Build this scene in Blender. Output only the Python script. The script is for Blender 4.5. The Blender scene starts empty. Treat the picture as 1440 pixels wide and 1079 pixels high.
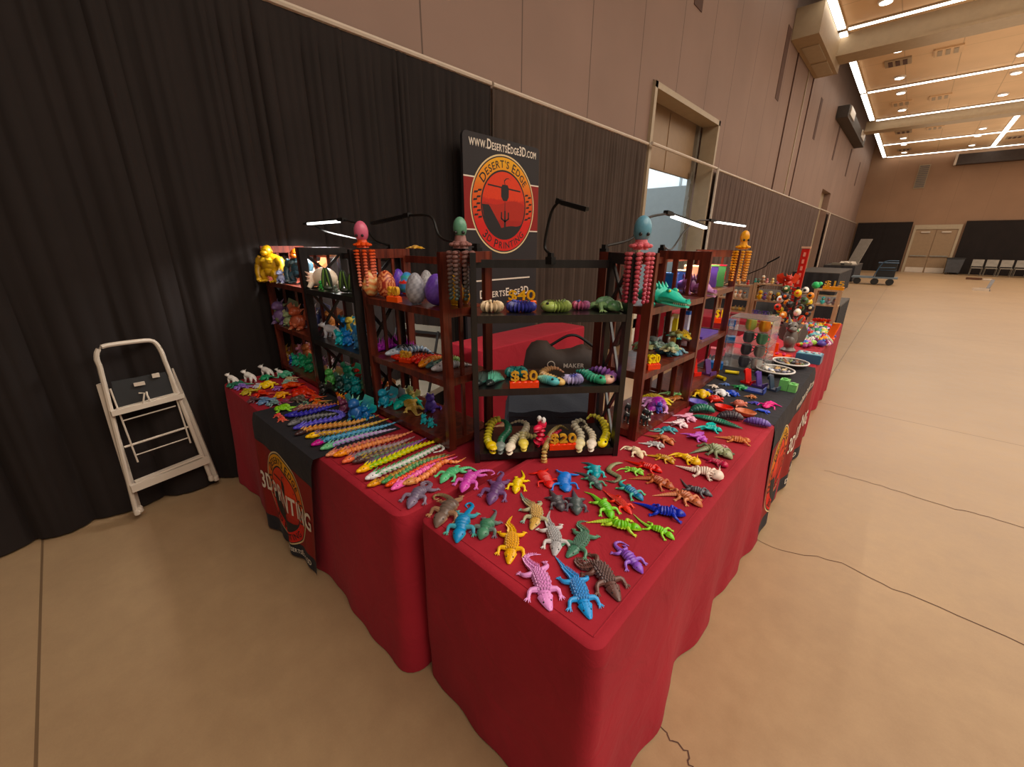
import bpy, bmesh, math, random
from mathutils import Vector, Matrix
random.seed(7)
C = bpy.context.scene.collection
S = bpy.context.scene
PI = math.pi
V3 = Vector
# ---------------------------------------------------------------- camera
F_PX = 571.03
CAM_H = 1.645
CX = V3((0.72977, 0.68364, 0.00792)); CD = V3((0.23034, -0.23494, -0.94432)); CF = V3((-0.64372, 0.69097, -0.32892))
cam_d = bpy.data.cameras.new('camera'); cam = bpy.data.objects.new('camera', cam_d); C.objects.link(cam)
cam_d.sensor_width = 36; cam_d.lens = F_PX / 1440 * 36; cam_d.clip_start = .05; cam_d.clip_end = 200
m = Matrix((CX, -CD, -CF)).transposed().to_4x4(); m.translation = V3((0, 0, CAM_H)); cam.matrix_world = m
S.camera = cam
S.view_settings.view_transform = 'Standard'
CR = dict(F=(700,710,.16678), G=(720,620,.20848), H=(540,630,.15288), K=(860,560,.16678), N=(960,500,.139), T=(400,560,.18068), U=(480,540,.139),
          V=(300,500,.12509), B=(650,400,.17361), B2=(650,560,.17361), E=(490,330,.139), D=(355,335,.12509), D2=(375,430,.12509), W=(500,460,.12509),
          Q=(840,320,.15288), Q2=(840,450,.15288), R=(1000,420,.139), S=(1020,370,.12509), P=(0,0,1))
def ray(t, x, y):
    o = CR[t]; x = o[0] + x*o[2]; y = o[1] + y*o[2]
    return (CX*(x-720) + CD*(y-539.5) + CF*F_PX)
def PZ(t, x, y, z=.74):      # the spot on a level plane (table top, shelf, floor) that the photo shows at a pixel
    r = ray(t, x, y); r = r*((z-CAM_H)/r.z); return V3((r.x, r.y, z))
def PY(t, x, y, Y):
    r = ray(t, x, y); r = r*(Y/r.y); return V3((r.x, Y, r.z+CAM_H))
def PX(t, x, y, X):
    r = ray(t, x, y); r = r*(X/r.x); return V3((X, r.y, r.z+CAM_H))
def mpp(p): return (p - V3((0,0,CAM_H))).dot(CF)/F_PX
# ---------------------------------------------------------------- colour
def hx(h):
    h = h.lstrip('#'); o = []
    for i in (0,2,4):
        c = int(h[i:i+2],16)/255; o.append(c/12.92 if c <= .04045 else ((c+.055)/1.055)**2.4)
    return tuple(o)
PAL = dict(red='d8281c', crimson='b81c34', orange='e8702a', copper='b8623c', gold='d8a01c', yellow='f2cc10', lemon='f4e020', cream='ecd8b4', white='eeebe8', lime='8cd030',
  green='3cae48', dkgreen='1c7a4c', teal='2aa890', cyan='30b8d0', sky='4aa8e4', blue='2a5cd4', navy='26308c', indigo='4a48c0', purple='7c48b4', lilac='b890e0', pink='ee98cc',
  magenta='d848c0', rose='d05878', brown='6a4438', dkbrown='42302c', tan='b48c64', grey='8c8e96', silver='b8c0c8', charcoal='3c3c42', black='18181a', olive='7c8450', mint='88dca4',
  turq='28d4c0', salmon='e8886c', plum='6c3c78', steel='5c86b0', bone='e0d4b8', ltgreen='a8dc78', maroon='7a1c28', sand='d0ac7c', slate='566878', amber='f0981c')
def c(n): return hx(PAL.get(n, n))
def mix(a, b, t): return tuple(a[i]*(1-t)+b[i]*t for i in range(3))
def dim(a, k): return tuple(x*k for x in a)
# ---------------------------------------------------------------- materials
def newmat(name):
    mt = bpy.data.materials.new(name); mt.use_nodes = True; nt = mt.node_tree
    return mt, nt, nt.nodes['Principled BSDF']
def nd(nt, typ, **kw):
    n = nt.nodes.new(typ)
    for k, v in kw.items():
        if k in n.inputs.keys(): n.inputs[k].default_value = v
        else: setattr(n, k, v)
    return n
def simple(name, col, rough=.5, metal=0., noise=.12, scale=8., bump=0., bscale=60., spec=.5, stretch=None):
    mt, nt, b = newmat(name); L = nt.links.new
    tc = nd(nt, 'ShaderNodeTexCoord'); mp = nd(nt, 'ShaderNodeMapping'); L(tc.outputs['Object'], mp.inputs['Vector'])
    if stretch: mp.inputs['Scale'].default_value = stretch
    n = nd(nt, 'ShaderNodeTexNoise', Scale=scale, Detail=4.); L(mp.outputs[0], n.inputs['Vector'])
    r = nd(nt, 'ShaderNodeValToRGB'); a = dim(col, 1-noise); e = tuple(min(1, x*(1+noise)) for x in col)
    r.color_ramp.elements[0].position = .3; r.color_ramp.elements[1].position = .7
    r.color_ramp.elements[0].color = (*a,1); r.color_ramp.elements[1].color = (*e,1)
    L(n.outputs['Fac'], r.inputs['Fac']); L(r.outputs[0], b.inputs['Base Color'])
    b.inputs['Roughness'].default_value = rough; b.inputs['Metallic'].default_value = metal; b.inputs['Specular IOR Level'].default_value = spec
    if bump:
        n2 = nd(nt, 'ShaderNodeTexNoise', Scale=bscale, Detail=3.); L(mp.outputs[0], n2.inputs['Vector'])
        bp = nd(nt, 'ShaderNodeBump', Strength=bump, Distance=.01); L(n2.outputs['Fac'], bp.inputs['Height']); L(bp.outputs[0], b.inputs['Normal'])
    return mt
def vcol_mat(name, rough=.38, coat=.15, bump=.15):
    mt, nt, b = newmat(name); L = nt.links.new
    a = nd(nt, 'ShaderNodeVertexColor'); a.layer_name = 'Col'
    tc = nd(nt, 'ShaderNodeTexCoord'); w = nd(nt, 'ShaderNodeTexNoise', Scale=90., Detail=2.); L(tc.outputs['Object'], w.inputs['Vector'])
    hs = nd(nt, 'ShaderNodeHueSaturation', Saturation=1.08); L(a.outputs['Color'], hs.inputs['Color'])
    mr = nd(nt, 'ShaderNodeMapRange'); mr.inputs['To Min'].default_value = 1.04 if coat else .86; mr.inputs['To Max'].default_value = 1.42 if coat else 1.1
    L(w.outputs['Fac'], mr.inputs['Value']); L(mr.outputs[0], hs.inputs['Value']); L(hs.outputs[0], b.inputs['Base Color'])
    b.inputs['Roughness'].default_value = rough; b.inputs['Coat Weight'].default_value = coat; b.inputs['Coat Roughness'].default_value = .3
    if bump:
        bp = nd(nt, 'ShaderNodeBump', Strength=bump, Distance=.004); L(w.outputs['Fac'], bp.inputs['Height']); L(bp.outputs[0], b.inputs['Normal'])
    return mt
def emis(name, col, st):
    mt, nt, b = newmat(name); b.inputs['Base Color'].default_value = (*col,1); b.inputs['Emission Color'].default_value = (*col,1); b.inputs['Emission Strength'].default_value = st
    return mt
M = {}
M['print'] = vcol_mat('printed_plastic')
M['ink'] = vcol_mat('printed_ink', rough=.7, coat=0, bump=0)
M['black_metal'] = simple('black_metal', hx('141312'), .5, spec=.3)
M['led_off'] = simple('unlit_led_strip', hx('2c2a28'), .3)
M['led'] = emis('lit_led_strip', (1,.97,.92), 5.)
M['strip'] = emis('ceiling_strip_glow', (1,.94,.82), 5.)
M['white_metal'] = simple('cream_painted_metal', hx('cdbfae'), .35, noise=.05)
M['grey_metal'] = simple('galvanised_metal', hx('8e8a80'), .4, .6)
M['gold'] = simple('gold_silk_plastic', hx('e4ac2c'), .35, 0., noise=.08)
M['black_cloth'] = simple('black_cloth', hx('26252a'), .85, bump=.3, bscale=200)
M['rubber'] = simple('dark_rubber', hx('222222'), .7)
M['clear'] = None
def clear():
    mt, nt, b = newmat('clear_acrylic'); b.inputs['Base Color'].default_value = (.93,.95,.96,1); b.inputs['Roughness'].default_value = .05
    b.inputs['Transmission Weight'].default_value = .92; b.inputs['IOR'].default_value = 1.12
    n = nd(nt, 'ShaderNodeTexNoise', Scale=3.); mr = nd(nt, 'ShaderNodeMapRange'); mr.inputs['To Min'].default_value = .03; mr.inputs['To Max'].default_value = .12
    nt.links.new(n.outputs['Fac'], mr.inputs['Value']); nt.links.new(mr.outputs[0], b.inputs['Roughness']); return mt
M['clear'] = clear()
def wood(name, a, b2, rough=.32, scale=(40,40,3)):
    mt, nt, b = newmat(name); L = nt.links.new
    tc = nd(nt, 'ShaderNodeTexCoord'); mp = nd(nt, 'ShaderNodeMapping'); mp.inputs['Scale'].default_value = scale; L(tc.outputs['Object'], mp.inputs['Vector'])
    n = nd(nt, 'ShaderNodeTexNoise', Scale=1., Detail=5., Distortion=.6); L(mp.outputs[0], n.inputs['Vector'])
    r = nd(nt, 'ShaderNodeValToRGB'); r.color_ramp.elements[0].position = .35; r.color_ramp.elements[1].position = .68
    r.color_ramp.elements[0].color = (*a,1); r.color_ramp.elements[1].color = (*b2,1)
    L(n.outputs['Fac'], r.inputs['Fac']); L(r.outputs[0], b.inputs['Base Color']); b.inputs['Roughness'].default_value = rough
    b.inputs['Coat Weight'].default_value = .3; b.inputs['Coat Roughness'].default_value = .2
    return mt
M['mahogany'] = wood('mahogany_stain', hx('4a1a12'), hx('7c3420'))
M['ebony'] = wood('black_stained_wood', hx('141213'), hx('221f1f'))
M['pine'] = wood('pale_pine', hx('b08a64'), hx('d0b08a'), .5)
def cloth_mat(name, col, wr=.35, sheen=.04, tint=(1,1,1)):
    mt, nt, b = newmat(name); L = nt.links.new
    tc = nd(nt, 'ShaderNodeTexCoord')
    n = nd(nt, 'ShaderNodeTexNoise', Scale=2.2, Detail=5.); L(tc.outputs['Object'], n.inputs['Vector'])
    r = nd(nt, 'ShaderNodeValToRGB'); r.color_ramp.elements[0].position = .3; r.color_ramp.elements[1].position = .75
    r.color_ramp.elements[0].color = (*dim(col,.82),1); r.color_ramp.elements[1].color = (*dim(col,1.14),1)
    L(n.outputs['Fac'], r.inputs['Fac']); L(r.outputs[0], b.inputs['Base Color'])
    b.inputs['Roughness'].default_value = .8; b.inputs['Sheen Weight'].default_value = sheen; b.inputs['Sheen Roughness'].default_value = .35; b.inputs['Sheen Tint'].default_value = (*tint,1); b.inputs['Specular IOR Level'].default_value = .25
    n2 = nd(nt, 'ShaderNodeTexNoise', Scale=7., Detail=6., Distortion=1.2); L(tc.outputs['Object'], n2.inputs['Vector'])
    bp = nd(nt, 'ShaderNodeBump', Strength=wr, Distance=.02); L(n2.outputs['Fac'], bp.inputs['Height'])
    n3 = nd(nt, 'ShaderNodeTexNoise', Scale=500., Detail=1.); L(tc.outputs['Object'], n3.inputs['Vector'])
    b3 = nd(nt, 'ShaderNodeBump', Strength=.12, Distance=.002); L(n3.outputs['Fac'], b3.inputs['Height']); L(bp.outputs[0], b3.inputs['Normal'])
    L(b3.outputs[0], b.inputs['Normal'])
    return mt
M['red_cloth'] = cloth_mat('wine_red_cloth', hx('a82232'))
M['black_runner'] = cloth_mat('black_runner_cloth', hx('2c2b30'), .3)
M['drape_near'] = cloth_mat('shaded_black_drape', hx('211a18'), .08, .22, hx('b09888'))  # drape tones carry the light: darkened near the camera, lightened down the hall
M['drape'] = cloth_mat('half_lit_drape', hx('44372f'), .08, .3, hx('c0a898'))
M['drape_far'] = cloth_mat('lit_brown_drape', hx('58463f'), .08, .3, hx('c8b0a0'))
PM = {}
def plain(col, rough=.4):     # printed plastic of one colour
    k = (col, rough)
    if k not in PM: PM[k] = simple('plastic_' + str(len(PM)), c(col), rough, noise=.08, scale=30, bump=.15, bscale=120)
    return PM[k]
# ---------------------------------------------------------------- mesh builder
class MB:
    def __init__(s): s.v = []; s.f = []; s.c = []
    def add(s, vs, fs, cols):
        o = len(s.v); s.v += [V3(v) for v in vs]
        s.c += cols if isinstance(cols, list) else [cols]*len(vs)
        s.f += [tuple(i+o for i in f) for f in fs]
    def box(s, ctr, size, col=(.5,.5,.5), rot=None, taper=1.):
        x, y, z = (k/2 for k in size); vs = []
        for dz in (-1,1):
            k = taper if dz > 0 else 1
            for dx, dy in ((-1,-1),(1,-1),(1,1),(-1,1)): vs.append(V3((dx*x*k, dy*y*k, dz*z)))
        if rot is not None: vs = [rot @ v for v in vs]
        s.add([v+V3(ctr) for v in vs], [(3,2,1,0),(4,5,6,7),(0,1,5,4),(1,2,6,5),(2,3,7,6),(3,0,4,7)], col)
    def bar(s, a, b, w, h, col=(.5,.5,.5), up=V3((0,0,1))):   # rectangular bar from a to b
        a = V3(a); b = V3(b); t = (b-a).normalized(); sd = t.cross(up)
        if sd.length < 1e-4: sd = t.cross(V3((0,1,0)))
        sd.normalize(); u = sd.cross(t); vs = []
        for p in (a, b):
            for i, j in ((-1,-1),(1,-1),(1,1),(-1,1)): vs.append(p + sd*i*w/2 + u*j*h/2)
        s.add(vs, [(3,2,1,0),(4,5,6,7),(0,1,5,4),(1,2,6,5),(2,3,7,6),(3,0,4,7)], col)
    def tube(s, pts, ra, rb=None, n=10, col=(.5,.5,.5), cap=True, flat=None):
        N = len(pts); pts = [V3(p) for p in pts]; vs = []; fs = []; cols = []
        if not isinstance(ra, (list,tuple)): ra = [ra]*N
        if rb is None: rb = ra
        if not isinstance(rb, (list,tuple)): rb = [rb]*N
        ps = None
        for i in range(N):
            t = (pts[min(i+1,N-1)] - pts[max(i-1,0)]).normalized()
            sd = t.cross(V3((0,0,1)))
            if sd.length < .25: sd = (ps - t*ps.dot(t)) if ps is not None else t.cross(V3((0,1,0)))
            sd.normalize()
            if ps is not None and sd.dot(ps) < 0 and abs(t.z) > .6: sd = -sd
            ps = sd; u = sd.cross(t)
            for k in range(n):
                a = 2*PI*k/n; ca, sa = math.cos(a), math.sin(a)
                if flat is not None and sa < 0: sa *= flat
                vs.append(pts[i] + sd*ca*ra[i] + u*sa*rb[i])
                cols.append(col(i, sa) if callable(col) else col)
        for i in range(N-1):
            for k in range(n): fs.append((i*n+k, i*n+(k+1)%n, (i+1)*n+(k+1)%n, (i+1)*n+k))
        if cap:
            fs.append(tuple(range(n-1,-1,-1))); fs.append(tuple((N-1)*n+k for k in range(n)))
        s.add(vs, fs, cols)
    def ell(s, ctr, r, col=(.5,.5,.5), rot=None, n=10, m=7):
        if not isinstance(r, (tuple,list,Vector)): r = (r,r,r)
        vs = []; fs = []
        for i in range(1, m):
            ph = PI*i/m
            for k in range(n):
                a = 2*PI*k/n; vs.append(V3((r[0]*math.sin(ph)*math.cos(a), r[1]*math.sin(ph)*math.sin(a), r[2]*math.cos(ph))))
        vs += [V3((0,0,r[2])), V3((0,0,-r[2]))]; T = len(vs)-2
        for i in range(m-2):
            for k in range(n): fs.append((i*n+k, (i+1)*n+k, (i+1)*n+(k+1)%n, i*n+(k+1)%n))
        for k in range(n): fs.append((T, k, (k+1)%n)); fs.append((T+1, (m-2)*n+(k+1)%n, (m-2)*n+k))
        if rot is not None: vs = [rot @ v for v in vs]
        s.add([v+V3(ctr) for v in vs], fs, col)
    def cone(s, base, tip, r, col=(.5,.5,.5), n=5, tcol=None):
        base = V3(base); tip = V3(tip); t = (tip-base).normalized(); sd = t.orthogonal().normalized(); u = t.cross(sd)
        vs = [base + sd*math.cos(2*PI*k/n)*r + u*math.sin(2*PI*k/n)*r for k in range(n)] + [tip]
        s.add(vs, [(k,(k+1)%n,n) for k in range(n)] + [tuple(range(n-1,-1,-1))], [col]*n + [tcol or col])
    def lathe(s, ctr, prof, n=24, col=(.5,.5,.5), rot=None):
        vs = []; fs = []; cols = []
        for i, (r, z) in enumerate(prof):
            for k in range(n):
                a = 2*PI*k/n; vs.append(V3((r*math.cos(a), r*math.sin(a), z))); cols.append(col(i, k) if callable(col) else col)
        for i in range(len(prof)-1):
            for k in range(n): fs.append((i*n+k, i*n+(k+1)%n, (i+1)*n+(k+1)%n, (i+1)*n+k))
        fs.append(tuple(range(n-1,-1,-1))); fs.append(tuple((len(prof)-1)*n+k for k in range(n)))
        if rot is not None: vs = [rot @ v for v in vs]
        s.add([v+V3(ctr) for v in vs], fs, cols)
    def build(s, name, mat, parent=None, smooth=True, off=None, loc=None):
        me = bpy.data.meshes.new(name)
        o0 = V3(off) if off is not None else V3((0,0,0))
        if parent is not None and off is None: o0 = WORLD.get(parent.name, V3((0,0,0)))
        if parent is None and loc is not None: o0 = V3(loc)
        me.from_pydata([v-o0 for v in s.v], [], s.f); me.update()
        at = me.color_attributes.new('Col', 'FLOAT_COLOR', 'POINT')
        fl = []
        for k in s.c: fl += [k[0],k[1],k[2],1.]
        at.data.foreach_set('color', fl)
        if smooth:
            me.polygons.foreach_set('use_smooth', [True]*len(me.polygons))
            try: me.set_sharp_from_angle(angle=.7)
            except Exception: pass
        me.materials.append(mat)
        o = bpy.data.objects.new(name, me); C.objects.link(o)
        if parent is not None: o.parent = parent
        if parent is None and loc is not None: o.location = loc
        return o
WORLD = {}      # world spot of each thing whose parts are built in world coordinates
LABELS = []
def tag(o, label=None, cat=None, group=None, kind=None):
    if label: o['label'] = label; LABELS.append((label, group))
    if cat: o['category'] = cat
    if group: o['group'] = group
    if kind: o['kind'] = kind
    return o
def thing(name, label, cat, loc=(0,0,0), rz=0., group=None, world=True):
    o = bpy.data.objects.new(name, None); C.objects.link(o); o.location = loc; o.rotation_euler = (0,0,rz); o.empty_display_size = .05
    tag(o, label, cat, group)
    if world and rz == 0: WORLD[o.name] = V3(loc)
    return o
def struct(mb, name, mat, smooth=False):
    return tag(mb.build(name, mat, smooth=smooth), kind='structure')
def cmr(P, n):            # smooth curve through points
    P = [V3(p) for p in P]
    if len(P) < 3: return [P[0].lerp(P[-1], i/(n-1)) for i in range(n)]
    Q = [P[0]*2-P[1]] + P + [P[-1]*2-P[-2]]; out = []
    dense = []
    for i in range(1, len(Q)-2):
        for k in range(12):
            t = k/12; a, b, d, e = Q[i-1], Q[i], Q[i+1], Q[i+2]
            dense.append(.5*((2*b) + (d-a)*t + (2*a-5*b+4*d-e)*t*t + (3*b-a-3*d+e)*t**3))
    dense.append(P[-1])
    L = [0.]
    for i in range(1, len(dense)): L.append(L[-1] + (dense[i]-dense[i-1]).length)
    j = 0
    for i in range(n):
        d = L[-1]*i/(n-1)
        while j < len(L)-2 and L[j+1] < d: j += 1
        t = (d-L[j])/max(1e-9, L[j+1]-L[j]); out.append(dense[j].lerp(dense[j+1], min(1,max(0,t))))
    return out
def lerp_tab(tab, t):
    for i in range(len(tab)-1):
        if t <= tab[i+1][0]:
            a, b = tab[i], tab[i+1]; k = (t-a[0])/(b[0]-a[0]); return a[1]*(1-k)+b[1]*k
    return tab[-1][1]
_tc = {}
def text_geo(s, size=1., extrude=0., bold=.0, align='CENTER'):     # lettering as vertices and faces
    k = (s, size, extrude, bold, align)
    if k in _tc: return _tc[k]
    cu = bpy.data.curves.new('lettering', 'FONT'); cu.body = s; cu.size = size; cu.extrude = extrude; cu.offset = bold; cu.align_x = align; cu.resolution_u = 3
    o = bpy.data.objects.new('lettering', cu); C.objects.link(o); bpy.context.view_layer.update()
    me = o.to_mesh(); r = ([v.co.copy() for v in me.vertices], [tuple(p.vertices) for p in me.polygons])
    o.to_mesh_clear(); bpy.data.objects.remove(o); bpy.data.curves.remove(cu); _tc[k] = r
    return r
# ================================================================ the hall
WX = -3.32
def floor_mat():
    mt, nt, b = newmat('polished_concrete'); L = nt.links.new
    tc = nd(nt, 'ShaderNodeTexCoord'); sp = nd(nt, 'ShaderNodeSeparateXYZ'); L(tc.outputs['Object'], sp.inputs[0])
    n1 = nd(nt, 'ShaderNodeTexNoise', Scale=.55, Detail=6., Roughness=.6); L(tc.outputs['Object'], n1.inputs['Vector'])
    n2 = nd(nt, 'ShaderNodeTexNoise', Scale=9., Detail=6., Roughness=.7); L(tc.outputs['Object'], n2.inputs['Vector'])
    n3 = nd(nt, 'ShaderNodeTexNoise', Scale=160., Detail=2.); L(tc.outputs['Object'], n3.inputs['Vector'])
    r = nd(nt, 'ShaderNodeValToRGB'); r.color_ramp.elements[0].position = .3; r.color_ramp.elements[1].position = .72
    r.color_ramp.elements[0].color = (*hx('9a7d5e'),1); r.color_ramp.elements[1].color = (*hx('b89a74'),1)
    a = nd(nt, 'ShaderNodeMath', operation='MULTIPLY_ADD'); a.inputs[1].default_value = .35; L(n2.outputs['Fac'], a.inputs[0])
    a2 = nd(nt, 'ShaderNodeMath', operation='MULTIPLY_ADD'); a2.inputs[1].default_value = .55; a2.inputs[2].default_value = -.02; L(n1.outputs['Fac'], a2.inputs[0]); L(a2.outputs[0], a.inputs[2])
    a3 = nd(nt, 'ShaderNodeMath', operation='MULTIPLY_ADD'); a3.inputs[1].default_value = .12; L(n3.outputs['Fac'], a3.inputs[0]); L(a.outputs[0], a3.inputs[2])
    L(a3.outputs[0], r.inputs['Fac'])
    def seam(axis, off, per, w):
        p = nd(nt, 'ShaderNodeMath', operation='ADD'); p.inputs[1].default_value = off + per*20 + per/2; L(sp.outputs[axis], p.inputs[0])
        q = nd(nt, 'ShaderNodeMath', operation='MODULO'); q.inputs[1].default_value = per; L(p.outputs[0], q.inputs[0])
        s = nd(nt, 'ShaderNodeMath', operation='SUBTRACT'); s.inputs[1].default_value = per/2; L(q.outputs[0], s.inputs[0])
        ab = nd(nt, 'ShaderNodeMath', operation='ABSOLUTE'); L(s.outputs[0], ab.inputs[0])
        lt = nd(nt, 'ShaderNodeMath', operation='LESS_THAN'); lt.inputs[1].default_value = w; L(ab.outputs[0], lt.inputs[0]); return lt
    s1 = seam('X', .405, 5.815, .005); s2 = seam('Y', .445, 5.815, .005)
    mx = nd(nt, 'ShaderNodeMath', operation='MAXIMUM'); L(s1.outputs[0], mx.inputs[0]); L(s2.outputs[0], mx.inputs[1])
    mc = nd(nt, 'ShaderNodeMix', data_type='RGBA'); mc.inputs[7].default_value = (*hx('5c4632'),1)
    f = nd(nt, 'ShaderNodeMath', operation='MULTIPLY'); f.inputs[1].default_value = .75; L(mx.outputs[0], f.inputs[0])
    L(f.outputs[0], mc.inputs[0]); L(r.outputs[0], mc.inputs[6]); L(mc.outputs[2], b.inputs['Base Color'])
    mr = nd(nt, 'ShaderNodeMapRange'); mr.inputs['To Min'].default_value = .22; mr.inputs['To Max'].default_value = .5; L(n2.outputs['Fac'], mr.inputs['Value']); L(mr.outputs[0], b.inputs['Roughness'])
    bp = nd(nt, 'ShaderNodeBump', Strength=.06, Distance=.01); L(n2.outputs['Fac'], bp.inputs['Height']); L(bp.outputs[0], b.inputs['Normal'])
    b.inputs['Specular IOR Level'].default_value = .4
    return mt
def panel_mat(name, col, axis, per, off, w=.007, dark=.45):
    mt, nt, b = newmat(name); L = nt.links.new
    tc = nd(nt, 'ShaderNodeTexCoord'); sp = nd(nt, 'ShaderNodeSeparateXYZ'); L(tc.outputs['Object'], sp.inputs[0])
    n = nd(nt, 'ShaderNodeTexNoise', Scale=.8, Detail=5.); L(tc.outputs['Object'], n.inputs['Vector'])
    r = nd(nt, 'ShaderNodeValToRGB'); r.color_ramp.elements[0].position = .3; r.color_ramp.elements[1].position = .7
    r.color_ramp.elements[0].color = (*dim(col,.92),1); r.color_ramp.elements[1].color = (*dim(col,1.07),1); L(n.outputs['Fac'], r.inputs['Fac'])
    last = None
    for ax, pr, of in zip(axis, per, off):
        p = nd(nt, 'ShaderNodeMath', operation='ADD'); p.inputs[1].default_value = of + pr*40; L(sp.outputs[ax], p.inputs[0])
        q = nd(nt, 'ShaderNodeMath', operation='MODULO'); q.inputs[1].default_value = pr; L(p.outputs[0], q.inputs[0])
        lt = nd(nt, 'ShaderNodeMath', operation='LESS_THAN'); lt.inputs[1].default_value = w*2; L(q.outputs[0], lt.inputs[0])
        if last is None: last = lt
        else:
            mx = nd(nt, 'ShaderNodeMath', operation='MAXIMUM'); L(last.outputs[0], mx.inputs[0]); L(lt.outputs[0], mx.inputs[1]); last = mx
    mc = nd(nt, 'ShaderNodeMix', data_type='RGBA'); mc.inputs[7].default_value = (*dim(col,dark),1)
    L(last.outputs[0], mc.inputs[0]); L(r.outputs[0], mc.inputs[6]); L(mc.outputs[2], b.inputs['Base Color']); b.inputs['Roughness'].default_value = .7
    b.inputs['Specular IOR Level'].default_value = .3
    return mt
M['floor'] = floor_mat()
M['wall'] = panel_mat('taupe_wall_panels', hx('8f7669'), ('Y',), (1.22,), (.0,), .008)
M['wall_far'] = panel_mat('tan_far_wall_panels', hx('96755b'), ('X',), (1.5,), (.4,), .008, .8)
M['ceil'] = panel_mat('tan_ceiling_tiles', hx('d2ae84'), ('X','Y'), (1.22,2.44), (.3,.5), .012, .72)
M['beam'] = simple('painted_beam', hx('a08a6c'), .6, noise=.05)
M['slot'] = simple('shadowed_slot', hx('54382c'), .8)
M['tan_door'] = simple('tan_door_paint', hx('94795a'), .5, noise=.05)
M['jamb'] = simple('beige_jamb_paint', hx('a8977c'), .5, noise=.05)
M['bluegrey'] = simple('blue_grey_paint', hx('8f9a9c'), .7, noise=.03)
M['pale'] = simple('pale_plaster', hx('dfe8ec'), .7, noise=.03)
M['dark_gap'] = simple('dark_ceiling_void', hx('3a2d24'), .9)
f = MB(); f.box((8.2, 14, -.05), (25, 52, .1)); f.box((-6.3, 8.5, -.05), (5, 10, .1)); struct(f, 'floor', M['floor'])
w = MB(); ZT = 8.2; D = .45; xc = WX - D/2
def wbox(y0, y1, z0, z1): w.box((xc, (y0+y1)/2, (z0+z1)/2), (D, y1-y0, z1-z0))
O1 = (6.52, 9.37, 3.90); O2 = (22.5, 24.9, 3.86)
wbox(-8, O1[0], 0, ZT); wbox(O1[0], O1[1], O1[2], ZT); wbox(O1[1], O2[0], 0, ZT); wbox(O2[0], O2[1], O2[2], ZT); wbox(O2[1], 38, 0, ZT)
struct(w, 'wall_left', M['wall'])
YB = 38.0
w = MB(); w.box((8.2, YB+.2, 4.1), (25, .4, 8.2)); struct(w, 'wall_back', M['wall_far'])
cl = MB(); cl.box((9.1, 16, 7.12), (23.6, 45, .2)); struct(cl, 'ceiling', M['ceil'])
cv = MB(); cv.box((-3.0, 16, 8.15), (.75, 45, .1)); struct(cv, 'trim_1', M['dark_gap'])
# wall seams, and flat strips whose dark colour holds the slots' shade
for i, (y, z0, z1) in enumerate(((7.75,5.12,6.6),(13.1,5.03,6.5),(18.45,5.02,6.2),(23.1,5.0,6.2),(28.0,4.9,6.1),(32.6,4.9,6.1))):
    b = MB(); b.box((WX+.004, y, (z0+z1)/2), (.012, .32, z1-z0)); struct(b, 'trim_%d' % (i+2), M['slot'])
for i, y in enumerate((14.3, 15.84, 16.6)):
    b = MB(); b.box((WX+.01, y, 4.9), (.03, .05, 3.7)); struct(b, 'trim_%d' % (i+8), M['jamb'] if i == 1 else M['slot'])
# frame round the loading opening
b = MB(); b.box((WX-.1, O1[0]+.04, 1.94), (.3, .08, 3.88)); b.box((WX-.1, O1[1]-.04, 1.94), (.3, .08, 3.88)); b.box((WX-.1, (O1[0]+O1[1])/2, 3.84), (.3, O1[1]-O1[0], .08)); struct(b, 'trim_11', M['jamb'])
# half raised loading door, its track, and the room beyond
dr = MB(); dr.box((-3.66, (O1[0]+O1[1])/2, 3.36), (.06, O1[1]-O1[0]-.02, .96))
dr.bar((-3.625,7.9,2.9),(-3.625,7.9,3.8),.012,.012)
d1 = tag(dr.build('door_1', M['tan_door'], smooth=False), kind='structure')
tk = MB(); tk.box((-3.62, 9.16, 1.9), (.1, .1, 3.8)); tk.box((-3.58, 9.05, 1.5), (.03, .05, 3.0))
for k in range(9): tk.box((-3.56, 9.05, .4+k*.3), (.03,.08,.05))
tk.build('door_track', M['grey_metal'], d1, smooth=False, off=(0,0,0))
bk = MB(); bk.box((-6.2, 11.05, 1.5), (4.9, .1, 3.0)); struct(bk, 'wall_dock', M['bluegrey'])
bk = MB(); bk.box((-6.2, 13.5, 3.5),(5.2,.1,7)); bk.box((-8.75, 8.5, 3.5),(.1,10,7)); bk.box((-6.2,3.5,3.5),(5.2,.1,7)); struct(bk, 'wall_dockend', M['pale'])
for k, x in enumerate((-5.6, -7.)):
    b = MB(); b.box((x, 13.44, 4.3), (.06, .05, 2.2)); struct(b, 'trim_%d' % (12+k), M['bluegrey'])
# second doorway, shut
dr = MB(); dr.box((-3.6, 23.7, 1.93), (.08, 2.4, 3.86)); d2 = tag(dr.build('door_2', M['jamb'], smooth=False), kind='structure')
hb = MB(); hb.box((-3.53, 23.1, 2.1), (.06,.5,.08)); hb.box((-3.53, 24.2, 1.2), (.05,.05,2.2)); hb.build('door_closer', M['white_metal'], d2, smooth=False, off=(0,0,0))
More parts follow.
